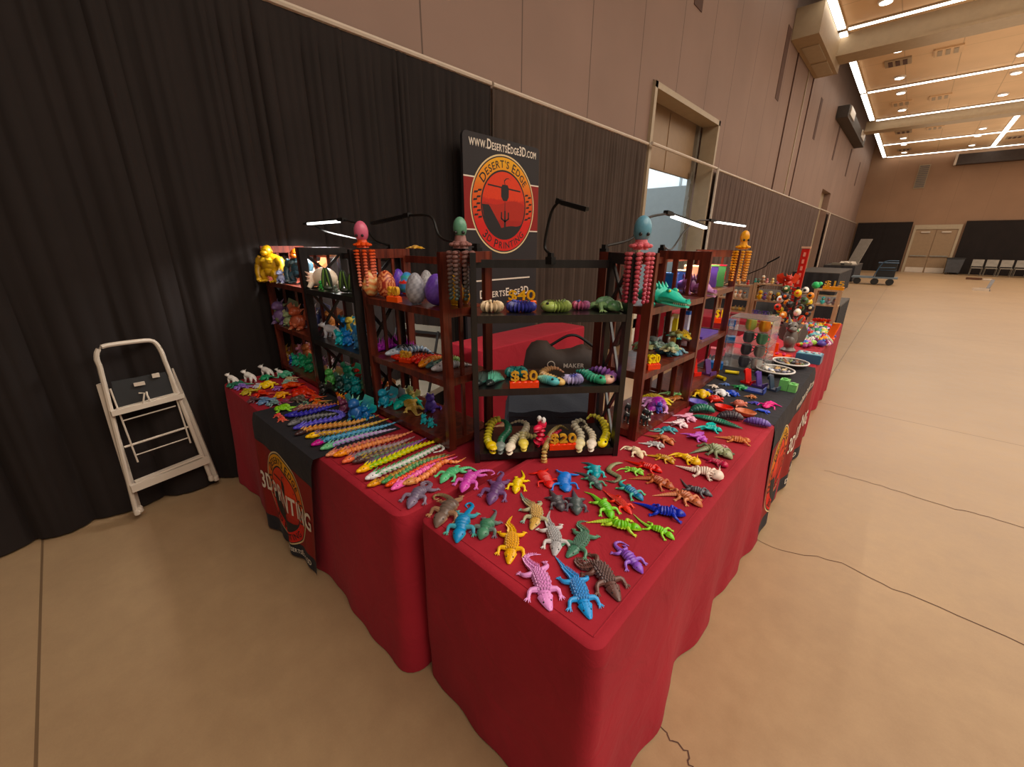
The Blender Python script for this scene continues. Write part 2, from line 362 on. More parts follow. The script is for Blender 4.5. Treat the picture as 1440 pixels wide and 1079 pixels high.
# double door in the far wall
dx0, dx1, dz = -.12, 1.78, 2.62
d3m = MB()
for a, b2 in ((dx0, (dx0+dx1)/2-.01), ((dx0+dx1)/2+.01, dx1)): d3m.box(((a+b2)/2, YB-.03, dz/2), (b2-a, .06, dz))
d3 = tag(d3m.build('door_3', M['tan_door'], smooth=False), kind='structure')
fr = MB(); fr.box(((dx0+dx1)/2, YB-.05, dz+.13), (dx1-dx0+.24, .12, .26)); fr.box((dx0-.06, YB-.05, dz/2), (.12,.12,dz)); fr.box((dx1+.06, YB-.05, dz/2), (.12,.12,dz)); fr.build('door_frame', M['jamb'], d3, smooth=False, off=(0,0,0))
for a in (dx0+.05, (dx0+dx1)/2+.04):
    pb = MB(); pb.box((a+.42, YB-.12, 1.02), (.8,.06,.06)); pb.build('push_bar', M['grey_metal'], d3, smooth=False, off=(0,0,0))
    kp = MB(); kp.box((a+.43, YB-.065, .16), (.86,.02,.3)); kp.build('kick_plate', M['white_metal'], d3, smooth=False, off=(0,0,0))
    pb = MB(); pb.box((a+.42, YB-.1, 2.45), (.42,.08,.07)); pb.build('door_closer', M['white_metal'], d3, smooth=False, off=(0,0,0))
# cracks in the concrete
def crack(n, pts, wd=.004):
    b = MB(); q = cmr([V3((x,y,.0012)) for x, y in pts], 40)
    q = [p + V3((random.uniform(-.008,.008), random.uniform(-.012,.012), 0)) for p in q]
    vs = []; 
    for i, p in enumerate(q):
        t = (q[min(i+1,39)]-q[max(i-1,0)]).normalized(); s = V3((-t.y,t.x,0))*wd*(.4+.6*math.sin(PI*(i+.5)/40)); vs += [p+s, p-s]
    b.add(vs, [(2*i,2*i+1,2*i+3,2*i+2) for i in range(39)], (.1,.1,.1)); struct(b, 'trim_%d' % n, M['slot'])
crack(14, ((-.3,2.44),(-.15,2.42),(.03,2.51),(.16,2.53),(.34,2.5),(.54,2.51),(.76,2.49),(1.2,2.5),(1.8,2.44)), .003)
crack(15, ((-.1,3.66),(.055,3.665),(.31,3.68),(.52,3.66),(.72,3.69),(.9,3.7),(1.5,3.66)), .003)
crack(16, ((-.33,1.06),(-.29,1.071),(-.23,1.078),(-.18,1.07),(-.14,1.04),(-.1,.9),(-.02,.8)), .003)
# ceiling beams
for i, (y, z0) in enumerate(((16.2,6.55),(27.3,6.64))):
    b = MB(); b.box((9.1, y, (z0+7.02)/2), (24.0, .55, 7.02-z0)); b.box((9.1, y, z0-.01), (24.0, .75, .06)); struct(b, 'trim_%d' % (17+i), M['beam'])
b = MB(); b.box((8.8, YB-.35, 6.35), (16.2,.5,.6)); 
scr = thing('projection_screen', 'long dark projection screen case mounted high on the far wall', 'screen', (8.8,YB-.3,6.3))
cs = MB(); cs.box((8.8, YB-.23, 6.45), (16.2,.45,.55)); cs.build('case', simple('dark_screen_case', hx('3a2e28'), .6), scr, smooth=False)
cs = MB(); cs.box((.66, YB-.26, 6.45), (.1,.5,.6)); cs.build('end_cap', M['white_metal'], scr, smooth=False)
vn = thing('wall_vent', 'tall grey louvred vent high on the far wall above the double doors', 'vent', (-.62,YB-.02,5.7))
cs = MB(); cs.box((-.62, YB-.02, 5.7), (.52,.05,1.35)); cs.build('frame', M['beam'], vn, smooth=False)
cs = MB()
for k in range(12): cs.box((-.62, YB-.06, 5.13+k*.105), (.44,.04,.07))
cs.build('louvres', simple('grey_louvre', hx('6f655c'), .6), vn, smooth=False)
# things fixed high on the left wall
t = thing('duct_box', 'big beige duct box high on the left wall at the end of the near beam', 'duct', (-3.0,15.1,6.6))
cs = MB(); cs.box((-3.031,15.0,6.62), (.56,3.3,.62)); cs.build('casing', M['beam'], t, smooth=False)
cs = MB(); cs.box((-3.02,14.6,6.30), (.36,1.2,.02)); cs.box((-3.02,15.9,6.30), (.36,1.1,.02)); cs.build('grille', M['jamb'], t, smooth=False)
t = thing('cable_tray', 'dark equipment tray with pale panels high on the left wall under the far beam', 'tray', (-3.1,25,6.4))
cs = MB(); cs.box((-3.126,25.1,6.42), (.37,7,.4)); cs.build('casing', simple('dark_tray', hx('3b322b'), .6), t, smooth=False)
for y in (22.6, 27.2):
    cs = MB(); cs.box((-2.93,y,6.5), (.03,1.3,.28)); cs.build('side_panel', M['white_metal'], t, smooth=False)
cs = MB(); cs.lathe((0,0,0), [(.05,0),(.05,.04),(.03,.07)], 12); o = cs.build('wall_sensor', M['white_metal'], None, loc=(WX+.02,11.2,4.35)); o.rotation_euler = (0,PI/2,0); tag(o, 'small round white sensor on the taupe wall right of the loading opening', 'sensor')
# ceiling strips
def strip(x0, x1, y0, y1, label):
    t = thing('ceiling_light_strip', label, 'ceiling light', ((x0+x1)/2,(y0+y1)/2,7.0), group='linear lights on the ceiling')
    a = MB(); a.box(((x0+x1)/2,(y0+y1)/2,7.0), (x1-x0,y1-y0,.05)); a.build('frame', M['beam'], t, smooth=False)
    a = MB(); k = .02; a.box(((x0+x1)/2,(y0+y1)/2,6.965), (x1-x0-k,y1-y0-k,.03)); a.build('diffuser', M['strip'], t, smooth=False)
nth = ('nearest', 'second', 'third', 'fourth', 'farthest')
for i, (y0, y1) in enumerate(((6,15.38),(15.62,21.78),(22.02,26.55),(27.7,33.2),(33.4,37.7))):
    strip(-2.76,-2.58,y0,y1, 'glowing light strip along the left edge of the ceiling, %s of five' % nth[i])
for i, y in enumerate((15.5,21.9,26.75,33.3,37.8)):
    strip(-2.55,18,y-.06,y+.06, 'glowing light strip across the ceiling, %s of five from the camera' % nth[i])
strip(1.88,2.06,28.2,33.2,'short glowing strip along the hall joining third and fourth crossing strips'); strip(1.88,2.06,33.4,37.7,'short glowing strip along the hall between the two farthest crossing strips')
ZC = 7.0
def cp(x, y): return PZ('P', 1100+x*.2363, y*.2363, ZC)
t0 = None
for x, y in ((620,5),(690,295),(700,460),(708,550),(715,652),(720,757),(722,820),(725,858),(727,905),(1395,430),(1315,560),(1240,685),(1195,762),(1165,806),(1130,862),(1435,318)):
    p = cp(x, y); t = thing('ceiling_downlight', 'round white downlight in the tan ceiling tiles', 'ceiling light', p, group='downlights in the ceiling')
    a = MB(); a.lathe(p, [(.14,-.03),(.16,.0),(.16,.02)], 16); a.build('trim_ring', M['white_metal'], t)
    a = MB(); a.lathe(p+V3((0,0,-.036)), [(.12,-.005),(.12,.005)], 16); a.build('lamp', M['strip'], t)
for x, y, d in ((690,370,1),(710,615,0),(722,785,1),(727,890,1),(990,300,0),(940,577,0),(910,760,0),(1385,815,1)):
    p = cp(x, y); t = thing('ceiling_vent', 'rectangular slotted air vent in the tan ceiling', 'vent', p, group='air vents in the ceiling')
    a = MB(); a.box(p, (.62,.62,.05)); a.build('frame', M['beam'] if d else M['ceil'], t, smooth=False)
    a = MB()
    for k in range(3): a.box(p+V3((-.17+k*.17,0,-.03)), (.1,.45,.02))
    a.build('slots', M['slot'] if d else M['beam'], t, smooth=False)
for x, y in ((508,75),(540,310),(632,660)):
    p = cp(x, y); a = MB(); a.lathe((0,0,0), [(.02,-.06),(.06,-.04),(.07,0)], 10); tag(a.build('sprinkler_head', M['grey_metal'], None, loc=p), 'tiny sprinkler head on the ceiling near the left strip', 'sprinkler', 'sprinklers on the ceiling')
# ---------------------------------------------------------------- pipe and drape
def drape(y0, y1, label, step=.0125, axis='y', pos=-3.23, seed=0, h=3.03, amp=.045, mat='drape'):
    R = random.Random(seed); n = max(8, int((y1-y0)/step)); fold = []
    y = y0
    cen = []
    while y < y1: cen.append(y); y += R.uniform(.11,.42)
    ph = [R.uniform(0,6) for _ in range(4)]
    vs = []; rows = [0,.1,.25,.5,.75,.92,.975,1]
    import bisect
    big_c = [y0-.3]
    while big_c[-1] < y1+.4: big_c.append(big_c[-1] + R.uniform(.13,.40)*(1 if step < .016 else 1.25))
    sm_c = [y0-.2]
    while sm_c[-1] < y1+.3: sm_c.append(sm_c[-1] + R.uniform(.045,.10)*(1 if step < .016 else 2.2))
    hb = [R.uniform(.55,1.) for _ in big_c]; hs = [R.uniform(.4,1.) for _ in sm_c]
    def pil(cs, hh, q):          # rounded folds meeting in narrow creases
        k = max(0, min(len(cs)-2, bisect.bisect_right(cs, q)-1)); t_ = (q-cs[k])/(cs[k+1]-cs[k]); return hh[k]*max(0., math.sin(PI*min(1,max(0,t_))))**.55
    def prof(q, v):
        qq = q + .05*math.sin(v*2.1+q*1.3+ph[1]) + .02*math.sin(v*5+ph[2])
        return pil(big_c, hb, qq)*(1-.62*v) + pil(sm_c, hs, q)*(.12+.5*v*v) - .5
    for i in range(n+1):
        q = y0 + (y1-y0)*i/n
        for v in rows:
            d = prof(q, v)*amp*(1.1-.5*v)*(.35 if v > .96 else 1); z = .015 + v*h
            vs.append((pos+d, q, z) if axis == 'y' else (q, pos-d, z))
    k = len(rows); fs = [(i*k+j, (i+1)*k+j, (i+1)*k+j+1, i*k+j+1) for i in range(n) for j in range(k-1)]
    b = MB(); b.add(vs, fs, (.1,.1,.1))
    base = (pos, (y0+y1)/2, 0) if axis == 'y' else ((y0+y1)/2, pos, 0)
    t = thing('drape', label, 'curtain', base, group='pipe and drape along the walls')
    b.build('curtain', M[mat], t)
    r = MB(); z = 3.055
    pts = [(pos,y0,z),(pos,y1,z)] if axis == 'y' else [(y0,pos,z),(y1,pos,z)]
    r.tube(pts, .022, n=8); r.build('top_pipe', M['white_metal'] if axis == 'y' else M['drape'], t)
    return t
drape(-4, 3.17, 'long shade-darkened drape hanging behind the step ladder and left bookcases', seed=1, amp=.085, pos=-3.262, mat='drape_near')  # darker copy of the drape cloth, dim light put into its colour
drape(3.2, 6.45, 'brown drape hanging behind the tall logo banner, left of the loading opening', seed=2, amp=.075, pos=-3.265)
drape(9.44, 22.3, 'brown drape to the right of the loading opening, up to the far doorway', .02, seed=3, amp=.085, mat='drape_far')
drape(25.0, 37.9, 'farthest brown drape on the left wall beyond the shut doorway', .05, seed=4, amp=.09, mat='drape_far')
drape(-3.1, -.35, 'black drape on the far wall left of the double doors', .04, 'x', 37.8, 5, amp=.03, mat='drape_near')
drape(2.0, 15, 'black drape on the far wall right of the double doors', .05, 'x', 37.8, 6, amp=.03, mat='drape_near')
def pole(y, label, h=3.06):
    t = thing('drape_upright', label, 'pole', (-3.17,y,0)); a = MB(); a.tube([(-3.17,y,.02),(-3.17,y,h)], .024, n=10); a.build('post', M['white_metal'], t)
    a = MB(); a.box((-3.17,y,.012), (.3,.4,.02)); a.build('base_plate', M['white_metal'], t, smooth=False)
pole(9.33, 'pale drape upright post at the right edge of the loading opening')
pole(24.95, 'pale drape upright post at the right edge of the far doorway')
t = thing('drape_crossbar', 'pale pipe spanning the loading opening above the half raised door', 'pipe', (-3.2,7.9,3.055)); a = MB(); a.tube([(-3.2,6.45,3.055),(-3.2,9.33,3.055)], .025, n=8); a.build('pipe', M['white_metal'], t)
t = thing('drape_crossbar', 'thin pale pipe spanning the shut doorway at the far left wall', 'pipe', (-3.2,23.7,3.055)); a = MB(); a.tube([(-3.2,22.3,3.055),(-3.2,24.95,3.055)], .025, n=8); a.build('pipe', M['white_metal'], t)
# ---------------------------------------------------------------- light
def area(name, loc, size, sy, power, col, rot=(0,0,0)):
    l = bpy.data.lights.new(name, 'AREA'); l.shape = 'RECTANGLE'; l.size = size; l.size_y = sy; l.energy = power; l.color = col
    o = bpy.data.objects.new(name, l); C.objects.link(o); o.location = loc; o.rotation_euler = rot; return o
WARM = (1,.905,.775)
area('hall_light', (6, 22, 6.5), 14, 26, 1700, WARM)
area('added_ceiling_wash', (6, 23, 5.6), 14, 26, 620, (1,.9,.75), (PI,0,0))  # added upward lamp without a fixture, brightens the ceiling
area('hall_light', (4.5, 2.5, 6.8), 7, 9, 800, WARM)
area('dock_light', (-6.2, 8, 6.5), 4, 4, 240, (.86,.94,1))
area('dock_light', (-6.2, 12.3, 6.6), 4, 1.6, 330, (.86,.94,1))
wd = bpy.data.worlds.new('hall_air'); S.world = wd; wd.use_nodes = True
bg = wd.node_tree.nodes['Background']; bg.inputs[0].default_value = (.95,.82,.68,1); bg.inputs[1].default_value = .24
# ================================================================ cloth covered tables
TZ = .74
def tablecloth(label, ctr, wx, wy, rot=0., seed=0, amp=.018, skip=(), z0=.006, group=None, hem=True, rad=.035, flare=.02):
    R = random.Random(seed); hx_, hy_ = wx/2, wy/2
    per = []      # rounded rectangle outline with outward normals
    def arc(cx, cy, a0):
        for k in range(7):
            a = a0 + PI/2*k/6; per.append((V3((cx+rad*math.cos(a), cy+rad*math.sin(a), 0)), V3((math.cos(a), math.sin(a), 0))))
    def seg(a, b, n):
        m_ = max(2, int((b-a).length/.025))
        for k in range(1, m_): per.append((a.lerp(b, k/m_), n))
    arc(hx_-rad, hy_-rad, 0); seg(V3((hx_-rad,hy_,0)), V3((-hx_+rad,hy_,0)), V3((0,1,0)))
    arc(-hx_+rad, hy_-rad, PI/2); seg(V3((-hx_,hy_-rad,0)), V3((-hx_,-hy_+rad,0)), V3((-1,0,0)))
    arc(-hx_+rad, -hy_+rad, PI); seg(V3((-hx_+rad,-hy_,0)), V3((hx_-rad,-hy_,0)), V3((0,-1,0)))
    arc(hx_-rad, -hy_+rad, PI*1.5); seg(V3((hx_,-hy_+rad,0)), V3((hx_,hy_-rad,0)), V3((1,0,0)))
    n = len(per); L = [0.]
    for i in range(n): L.append(L[-1] + (per[(i+1)%n][0]-per[i][0]).length)
    w = [(R.uniform(9,16), R.uniform(0,6), R.uniform(.5,1)) for _ in range(3)] + [(R.uniform(3,6), R.uniform(0,6), .9)]
    b = MB(); vs = []; rows = [(0.,0.,-.012),(0.,.004,-.003),(.0,.008,.008),(.03,.011,0),(.12,.0,0),(.3,0,0),(.5,0,0),(.7,0,0),(.87,0,0),(1.,0,0)]
    T = Matrix.Rotation(rot,4,'Z'); T.translation = V3(ctr)
    for i in range(n):
        p, nn = per[i]; s = L[i]
        fold = sum(a*math.sin(f_*s+ph) for f_, ph, a in w)
        for j, (v, o, dz) in enumerate(rows):
            if j == 0: q = p - nn*.02; z = TZ
            elif j == 1: q = p - nn*.004; z = TZ-.001
            elif j == 2: q = p + nn*.003; z = TZ-.007
            else:
                q = p + nn*(.006 + flare*v + amp*fold*v**1.3 + .004*math.sin(s*31+v*9+w[0][1])*v); z = TZ - .012 - (TZ-.012-z0)*v
            vs.append(T @ V3((q.x, q.y, z)))
    k = len(rows)
    fs = [(i*k+j+1, ((i+1)%n)*k+j+1, ((i+1)%n)*k+j, i*k+j) for i in range(n) for j in range(k-1)]
    fs.append(tuple(i*k for i in range(n)))
    b.add(vs, [f[::-1] if len(f) == 4 else f for f in fs], (.4,.05,.05))
    t = thing('tablecloth', label, 'tablecloth', (ctr[0],ctr[1],0), group=group)
    o = b.build('cloth', M['red_cloth'], t)
    if hem:
        h = MB(); e = .028; pts = [V3((-hx_+e,hy_-e,TZ+.0006)),V3((-hx_+e,-hy_+e,TZ+.0006)),V3((hx_-e,-hy_+e,TZ+.0006)),V3((hx_-e,hy_-e,TZ+.0006)),V3((-hx_+e,hy_-e,TZ+.0006))]
        for a, c2 in zip(pts[:-1], pts[1:]): h.tube([T@a, T@c2], .0022, .0016, n=6, col=hx('8c1822'))
        h.build('hem_seam', M['red_cloth'], t)
    return t
tablecloth('wine red cloth to the floor over the left table carrying the long dragons', (-2.13,.955,0), 2.08, .76, .018, 1, .012, rad=.05)
tablecloth('wine red cloth over the nearest corner table, its corner pointing at the camera', (-.675,1.553,.0015), .71, 1.82, 0, 2, .012)
tablecloth('wine red cloth over the second table of the right row, under the black runner', (-.70,3.385,0), .72, 1.82, .01, 3, .014)
tablecloth('wine red cloth over the farthest table of the right row, under the toy heap', (-.76,5.32,0), .72, 2.03, .013, 4, .014)
tablecloth('red cloth over the narrow table inside the booth along the back drape', (-2.77,3.15,0), .46, 1.6, 0, 5, .008, hem=False)
tablecloth('red cloth over the end table carrying the pale wooden display shelves', (-1.98,6.0,-.0015), 1.55, .7, 0, 6, .012, hem=False)
# ---------------------------------------------------------------- the round emblem, drawn on any surface
def emblem(map_, R, title=True, cactus=True):
    g = MB()
    Y, O, Rd, BK, CM = hx('f0b030'), hx('e8741c'), hx('d8241c'), hx('1c191b'), hx('e6cfa0')
    def ring(r0, r1, colf, lay, n=72, mseg=4):
        vs = []; cs = []
        for i in range(n):
            a = 2*PI*i/n
            for j in range(mseg+1):
                r = r0+(r1-r0)*j/mseg; x, y = r*math.cos(a)*R, r*math.sin(a)*R; vs.append(map_(x,y,lay)); cs.append(colf(y/R))
        k = mseg+1
        g.add(vs, [(i*k+j, i*k+j+1, ((i+1)%n)*k+j+1, ((i+1)%n)*k+j) for i in range(n) for j in range(mseg)], cs)
    grad = lambda y: mix(Rd, mix(O, Y, max(0,min(1,(y-.35)/.5))), max(0,min(1,(y+.35)/.8)))
    ring(.965, 1., lambda y: CM, 1); ring(.94, .968, lambda y: BK, 1.5); ring(.7, .945, grad, 2); ring(.67, .705, lambda y: BK, 2.5)
    # sky in flat bands, hills and foreground cut out against it
    def sky(y):
        return hx('e2401e') if y > .12 else (hx('cc2c1c') if y > -.05 else hx('a8241c'))
    ring(0., .675, sky, 2.2, mseg=14)
    def poly(pts, col, lay): g.add([map_(x*R,y*R,lay) for x, y in pts], [tuple(range(len(pts)))], col)
    def strip(top, bot, col, lay):     # area between two lines sampled along x
        vs = []; n = 28
        for i in range(n+1):
            x = -.67 + 1.34*i/n; lim = math.sqrt(max(0,.67**2-x*x)); a = max(-lim,min(lim,top(x))); b2 = max(-lim,min(lim,bot(x))); vs += [map_(x*R,b2*R,lay), map_(x*R,a*R,lay)]
        g.add(vs, [(2*i,2*i+2,2*i+3,2*i+1) for i in range(n)], col)
    strip(lambda x: .06+.05*math.sin(x*5), lambda x: -.3, hx('b42a1a'), 2.6)
    def land(x):
        return .0 if x < -.45 else (-.02 - .42*min(1,(x+.45)/.35) if x < -.1 else -.44 + .03*math.sin(x*6) + (.08*max(0,(x-.4)/.2)))
    strip(land, lambda x: -1., BK, 3)
    # printer head on its rail, cable, thread and cactus
    poly([(-.5,.40),(.52,.34),(.52,.31),(-.5,.37)], BK, 3)
    poly([(-.1,.36),(-.06,.42),(.1,.42),(.14,.36),(.14,.18),(.08,.1),(-.04,.1),(-.1,.18)], BK, 3.2)
    for a, b2 in zip(((.02,.42),(.0,.5),(.06,.55),(.14,.56)), ((.0,.5),(.06,.55),(.14,.56),(.2,.52))): poly([(a[0]-.012,a[1]),(a[0]+.012,a[1]-.012),(b2[0]+.012,b2[1]-.012),(b2[0]-.012,b2[1])], BK, 3.2)
    poly([(.012,.12),(.024,.12),(.034,-.44),(.0,-.44)], BK, 3.2); poly([(-.005,-.1),(.045,-.1),(.05,-.44),(-.01,-.44)], BK, 3.3)
    for s in (-1, 1):
        poly([(.02,-.34),(.02+s*.12,-.28),(.02+s*.12,-.24),(.02,-.3)], BK, 3.3); poly([(.02+s*.09,-.28),(.02+s*.13,-.28),(.02+s*.13,-.13),(.02+s*.09,-.13)], BK, 3.3)
    # side creatures as dark zigzags in the ring
    for s in (-1, 1):
        for k in range(9):
            a = PI/2 + s*(PI/2 + (k-4)*.085); r = .82 + .045*(1 if k % 2 else -1)
            x, y = r*math.cos(a), r*math.sin(a); poly([(x-.06,y-.025),(x+.05,y-.01),(x+.06,y+.028),(x-.04,y+.018)], BK, 3)
    def arc_text(s, r, mid, up, size):
        ws = []
        for ch in s:
            v, _ = text_geo(ch if ch != ' ' else 'i', 1., 0, .012, 'LEFT'); ws.append((max(p.x for p in v) + .1) if ch != ' ' else .35)
        cap = [1.25 if (i == 0 or s[i-1] == ' ') else 1. for i in range(len(s))]
        tot = sum(a*b2 for a, b2 in zip(ws, cap))*size; pos = -tot/2
        for ch, wd_, k in zip(s, ws, cap):
            if ch != ' ':
                v, f_ = text_geo(ch, 1., 0, .012, 'LEFT'); sz = size*k; half = wd_*sz/2
                th = (pos+half)/r; a = mid - th if up else mid + th; ct, st = math.cos(a), math.sin(a); out = []
                for p in v:
                    lx = p.x*sz - half; ly = p.y*sz - .36*sz
                    if up: x = r*ct + lx*st + ly*ct; y = r*st - lx*ct + ly*st
                    else: x = r*ct - lx*st - ly*ct; y = r*st + lx*ct - ly*st
                    out.append(map_(x*R, y*R, 3.2))
                g.add(out, f_, BK)
            pos += wd_*size*k
    if title:
        arc_text("DESERT'S EDGE", .82, PI/2, True, .2); arc_text('3D PRINTING', .82, -PI/2, False, .2)
    return g
def flat_text(g, map_, s, size, x, y, col, lay=3.5, bold=.012, align='CENTER', small=None):
    v, f_ = text_geo(s, size, 0, bold*size, align); g.add([map_(p.x+x, p.y+y, lay) for p in v], f_, col)
def caps_text(g, map_, s, size, x, y, col, lay, width=None, sx=1.):      # small capitals: lower case drawn as smaller capitals
    pos = 0; items = []
    for ch in s:
        if ch == ' ': pos += .3; continue
        k = 1. if (ch.isupper() or ch.isdigit()) else .74
        u = ch.upper(); v, f_ = text_geo(u, 1., 0, .02, 'LEFT'); wd_ = max(p.x for p in v) + .06
        items.append((v, f_, pos, k)); pos += wd_*k
    sc = (width/pos) if width else size
    for v, f_, p0, k in items: g.add([map_(x + (p.x*k+p0-pos/2)*sc*sx, y + p.y*k*size, lay) for p in v], f_, col)
CREAM, BLK, REDB = hx('e9dfd0'), hx('242124'), hx('8e2422')
# ---------------------------------------------------------------- tall banner against the back drape
bx_, by0, by1, bt = -3.10, 2.649, 3.70, 2.568
bw = by1-by0; bm = (by0+by1)/2
t = thing('banner_stand', 'tall black banner with round sunset emblem standing against the back drape', 'banner', (bx_,bm,0))
def bmap(u, v, lay): return V3((bx_+.016+lay*.0006, bm+u, v))
b = MB(); n = 8; rr = .05; out = []
for cx_, cz, a0 in ((by1-rr,bt-rr,0),(by0+rr,bt-rr,PI/2)):
    for k in range(n+1): out.append((cx_+rr*math.cos(a0+PI/2*k/n), cz+rr*math.sin(a0+PI/2*k/n)))
out += [(by0,.03),(by1,.03)]
N = len(out); b.add([(bx_+.015,y,z) for y, z in out]+[(bx_-.015,y,z) for y, z in out], [tuple(range(N)), tuple(range(2*N-1,N-1,-1))]+[(i,i+N,(i+1)%N+N,(i+1)%N) for i in range(N)], BLK)
b.build('fabric_panel', M['ink'], t, smooth=False)
g = MB(); zc = 1.987
for z0, z1 in ((zc-.228,zc+.22),): g.add([bmap(-bw/2,z0,.3),bmap(bw/2,z0,.3),bmap(bw/2,z1,.3),bmap(-bw/2,z1,.3)], [(0,1,2,3)], REDB)
for z in (zc-.23, zc+.223): g.add([bmap(-bw/2,z-.006,.5),bmap(bw/2,z-.006,.5),bmap(bw/2,z+.006,.5),bmap(-bw/2,z+.006,.5)], [(0,1,2,3)], CREAM)
g.build('red_band', M['ink'], t, smooth=False)
emblem(lambda u, v, l: bmap(u, zc+v, l), bw*.432).build('round_emblem', M['ink'], t, smooth=False)
g = MB(); caps_text(g, bmap, 'www.DesertsEdge3D.com', .115, .01, 2.462, CREAM, 3, bw*.88); g.build('web_address', M['ink'], t, smooth=False); g = MB(); caps_text(g, bmap, 'DesertsEdge3D', .115, .02, 1.1, CREAM, 3, bw*.72)
g.add([bmap(-.42,1.268,3),bmap(.41,1.268,3),bmap(.41,1.283,3),bmap(-.42,1.283,3)], [(0,1,2,3)], CREAM); g.build('lower_lettering', M['ink'], t, smooth=False)
b = MB(); b.box((bx_+.02,bm,.015), (.14,.9,.03)); b.build('base_foot', M['black_metal'], t, smooth=False)
# ---------------------------------------------------------------- runners with the emblem
def runner(label, map_, W, Hd, depth, emb_u, R_, text_u, tw, ts, tv=None):
    """map_(u along the edge, v up from the floor or, past the edge, back over the table, layer)"""
    t = thing('table_runner', label, 'table runner', map_(0,.3,0)*1.)
    b = MB(); us = [-W/2+W*i/44 for i in range(45)]; vs_ = [.02+(TZ-.02)*j/20 for j in range(21)] + [TZ+depth*j/6 for j in range(1,7)]
    vv = []; cc = []
    for u in us:
        for v in vs_:
            vv.append(map_(u, v, 0)); cc.append(BLK)
    k = len(vs_); b.add(vv, [(i*k+j, (i+1)*k+j, (i+1)*k+j+1, i*k+j+1) for i in range(44) for j in range(k-1)], cc)
    b.build('cloth', M['black_runner'], t)
    g = MB(); vv = []
    lo, hi = Hd*.16, Hd*.80
    for i in range(45):
        for j in range(11): vv.append(map_(us[i]*.996, lo+(hi-lo)*j/10, .6))
    g.add(vv, [(i*11+j, (i+1)*11+j, (i+1)*11+j+1, i*11+j+1) for i in range(44) for j in range(10)], hx('8a1c1c')); g.build('red_band', M['ink'], t)
    vc = (lo+hi)/2
    emblem(lambda x, y, l: map_(emb_u+x, vc+y, l), R_).build('round_emblem', M['ink'], t)
    g = MB(); v0 = vc if tv is None else tv
    caps_text(g, lambda x, y, l: map_(text_u+x, v0-.05+y, l+3), '3D PRINTING', ts, 0, 0, CREAM, 2, tw)
    g.build('lettering', M['ink'], t); g = MB()
    caps_text(g, lambda x, y, l: map_(x, lo*.45+y, l), 'DesertsEdge3D', .05, W*.2, 0, CREAM, 3, W*.38)
    g.build('lower_lettering', M['ink'], t); g = MB()
    if tv is not None: caps_text(g, lambda x, y, l: map_(text_u+x, hi+.03+y, l), 'www.DesertsEdge3D.com', .07, 0, 0, CREAM, 3, tw); g.build('web_address', M['ink'], t)
    return t
LA = V3((-2.455,.551,0)); LB = V3((-1.69,.566,0))
def lmap(u, v, l):
    W = .77; s = u/W + .5; p = LA.lerp(LB, s); k = 1-min(1,v/TZ)
    wave = .012*math.sin(u*15+1)*k + .008*math.sin(u*31)*k
    if v > TZ: return V3((p.x, p.y+(v-TZ)+.002, TZ+.004+l*.0006))
    drop = 1-(1-k)**6 if k < .2 else 1
    return V3((p.x-.14*k*s, p.y-.016-.02*k-wave-l*.0012-.012*(1-math.exp(-k*30)), v+.004*(1-k)))
runner('black runner with emblem and white 3D PRINTING hanging over the left table front', lmap, .77, .74, .42, .0, .27, .0, .7, .15)
def rmap(u, v, l):
    y = 3.095+u; x = -.335-(y-2.375)*.014; k = 1-min(1,v/TZ); wave = .014*math.sin(u*9+.6)*k + .008*math.sin(u*23)*k
    if v > TZ: return V3((x-(v-TZ)-.002, y, TZ+.004+l*.0006))
    return V3((x+.016+.026*k+wave+l*.0012+.012*(1-math.exp(-k*30)), y, v+.004*(1-k)))
runner('black runner with orange emblem hanging over the aisle side of the right tables', rmap, 1.44, .74, .68, -.4, .27, .3, .72, .16, .36)
# ---------------------------------------------------------------- folding bookcases
BCH = .865; SH = (.04,.335,.635)
def bookcase(label, org, u, wood_, style, W=.625, D=.28):
    u = V3((u[0],u[1],0)).normalized(); v = V3((-u.y,u.x,0)); org = V3((org[0],org[1],TZ+.002)); m_ = M[wood_]
    mid = org + u*W/2 + v*D/2
    t = thing('bookcase', label, 'bookcase', mid)
    rot = Matrix(((u.x,v.x,0),(u.y,v.y,0),(0,0,1)))
    L = lambda a, b2, z: org + u*a + v*b2 + V3((0,0,z))
    def bx(mb, a, b2, z, sa, sb, sz): mb.box(L(a,b2,z), (sa,sb,sz), (.2,.1,.05), rot)
    for sx in (.011, W-.011):
        f_ = MB(); pw = .042
        bx(f_, sx, pw/2, BCH/2, .022, pw, BCH); bx(f_, sx, D-pw/2, BCH/2, .022, pw, BCH)
        bx(f_, sx, D/2, BCH-.022, .02, D-2*pw, .044)
        for z in SH: bx(f_, sx, D/2, z-.012, .018, D-2*pw, .034)
        fr_ = f_.build('side_frame', m_, t, smooth=False)
        for z0, z1 in zip(SH, SH[1:]+(BCH-.03,)):
            z0 += .006; z1 -= .03 if z1 < .8 else .014
            if style == 'slats':
                for q in (.36,.64):
                    s = MB(); bx(s, sx, D*q, (z0+z1)/2, .012, .016, z1-z0); s.build('slat', m_, fr_, smooth=False, off=mid)
            else:
                for a, b2 in ((z0,z1),(z1,z0)):
                    s = MB(); s.bar(L(sx,pw,a), L(sx,D-pw,b2), .01, .016); s.build('cross_brace', m_, fr_, smooth=False, off=mid)
    for z in SH:
        s = MB(); bx(s, W/2, D/2, z-.009, W-.046, D-.02, .018); bx(s, W/2, .012, z-.014, W-.046, .02, .03); s.build('shelf', m_, t, smooth=False)
    for z in (BCH-.05, .585, .285):
        s = MB(); bx(s, W/2, D-.02, z, W-.046, .016, .034); s.build('back_rail', m_, t, smooth=False)
    return t
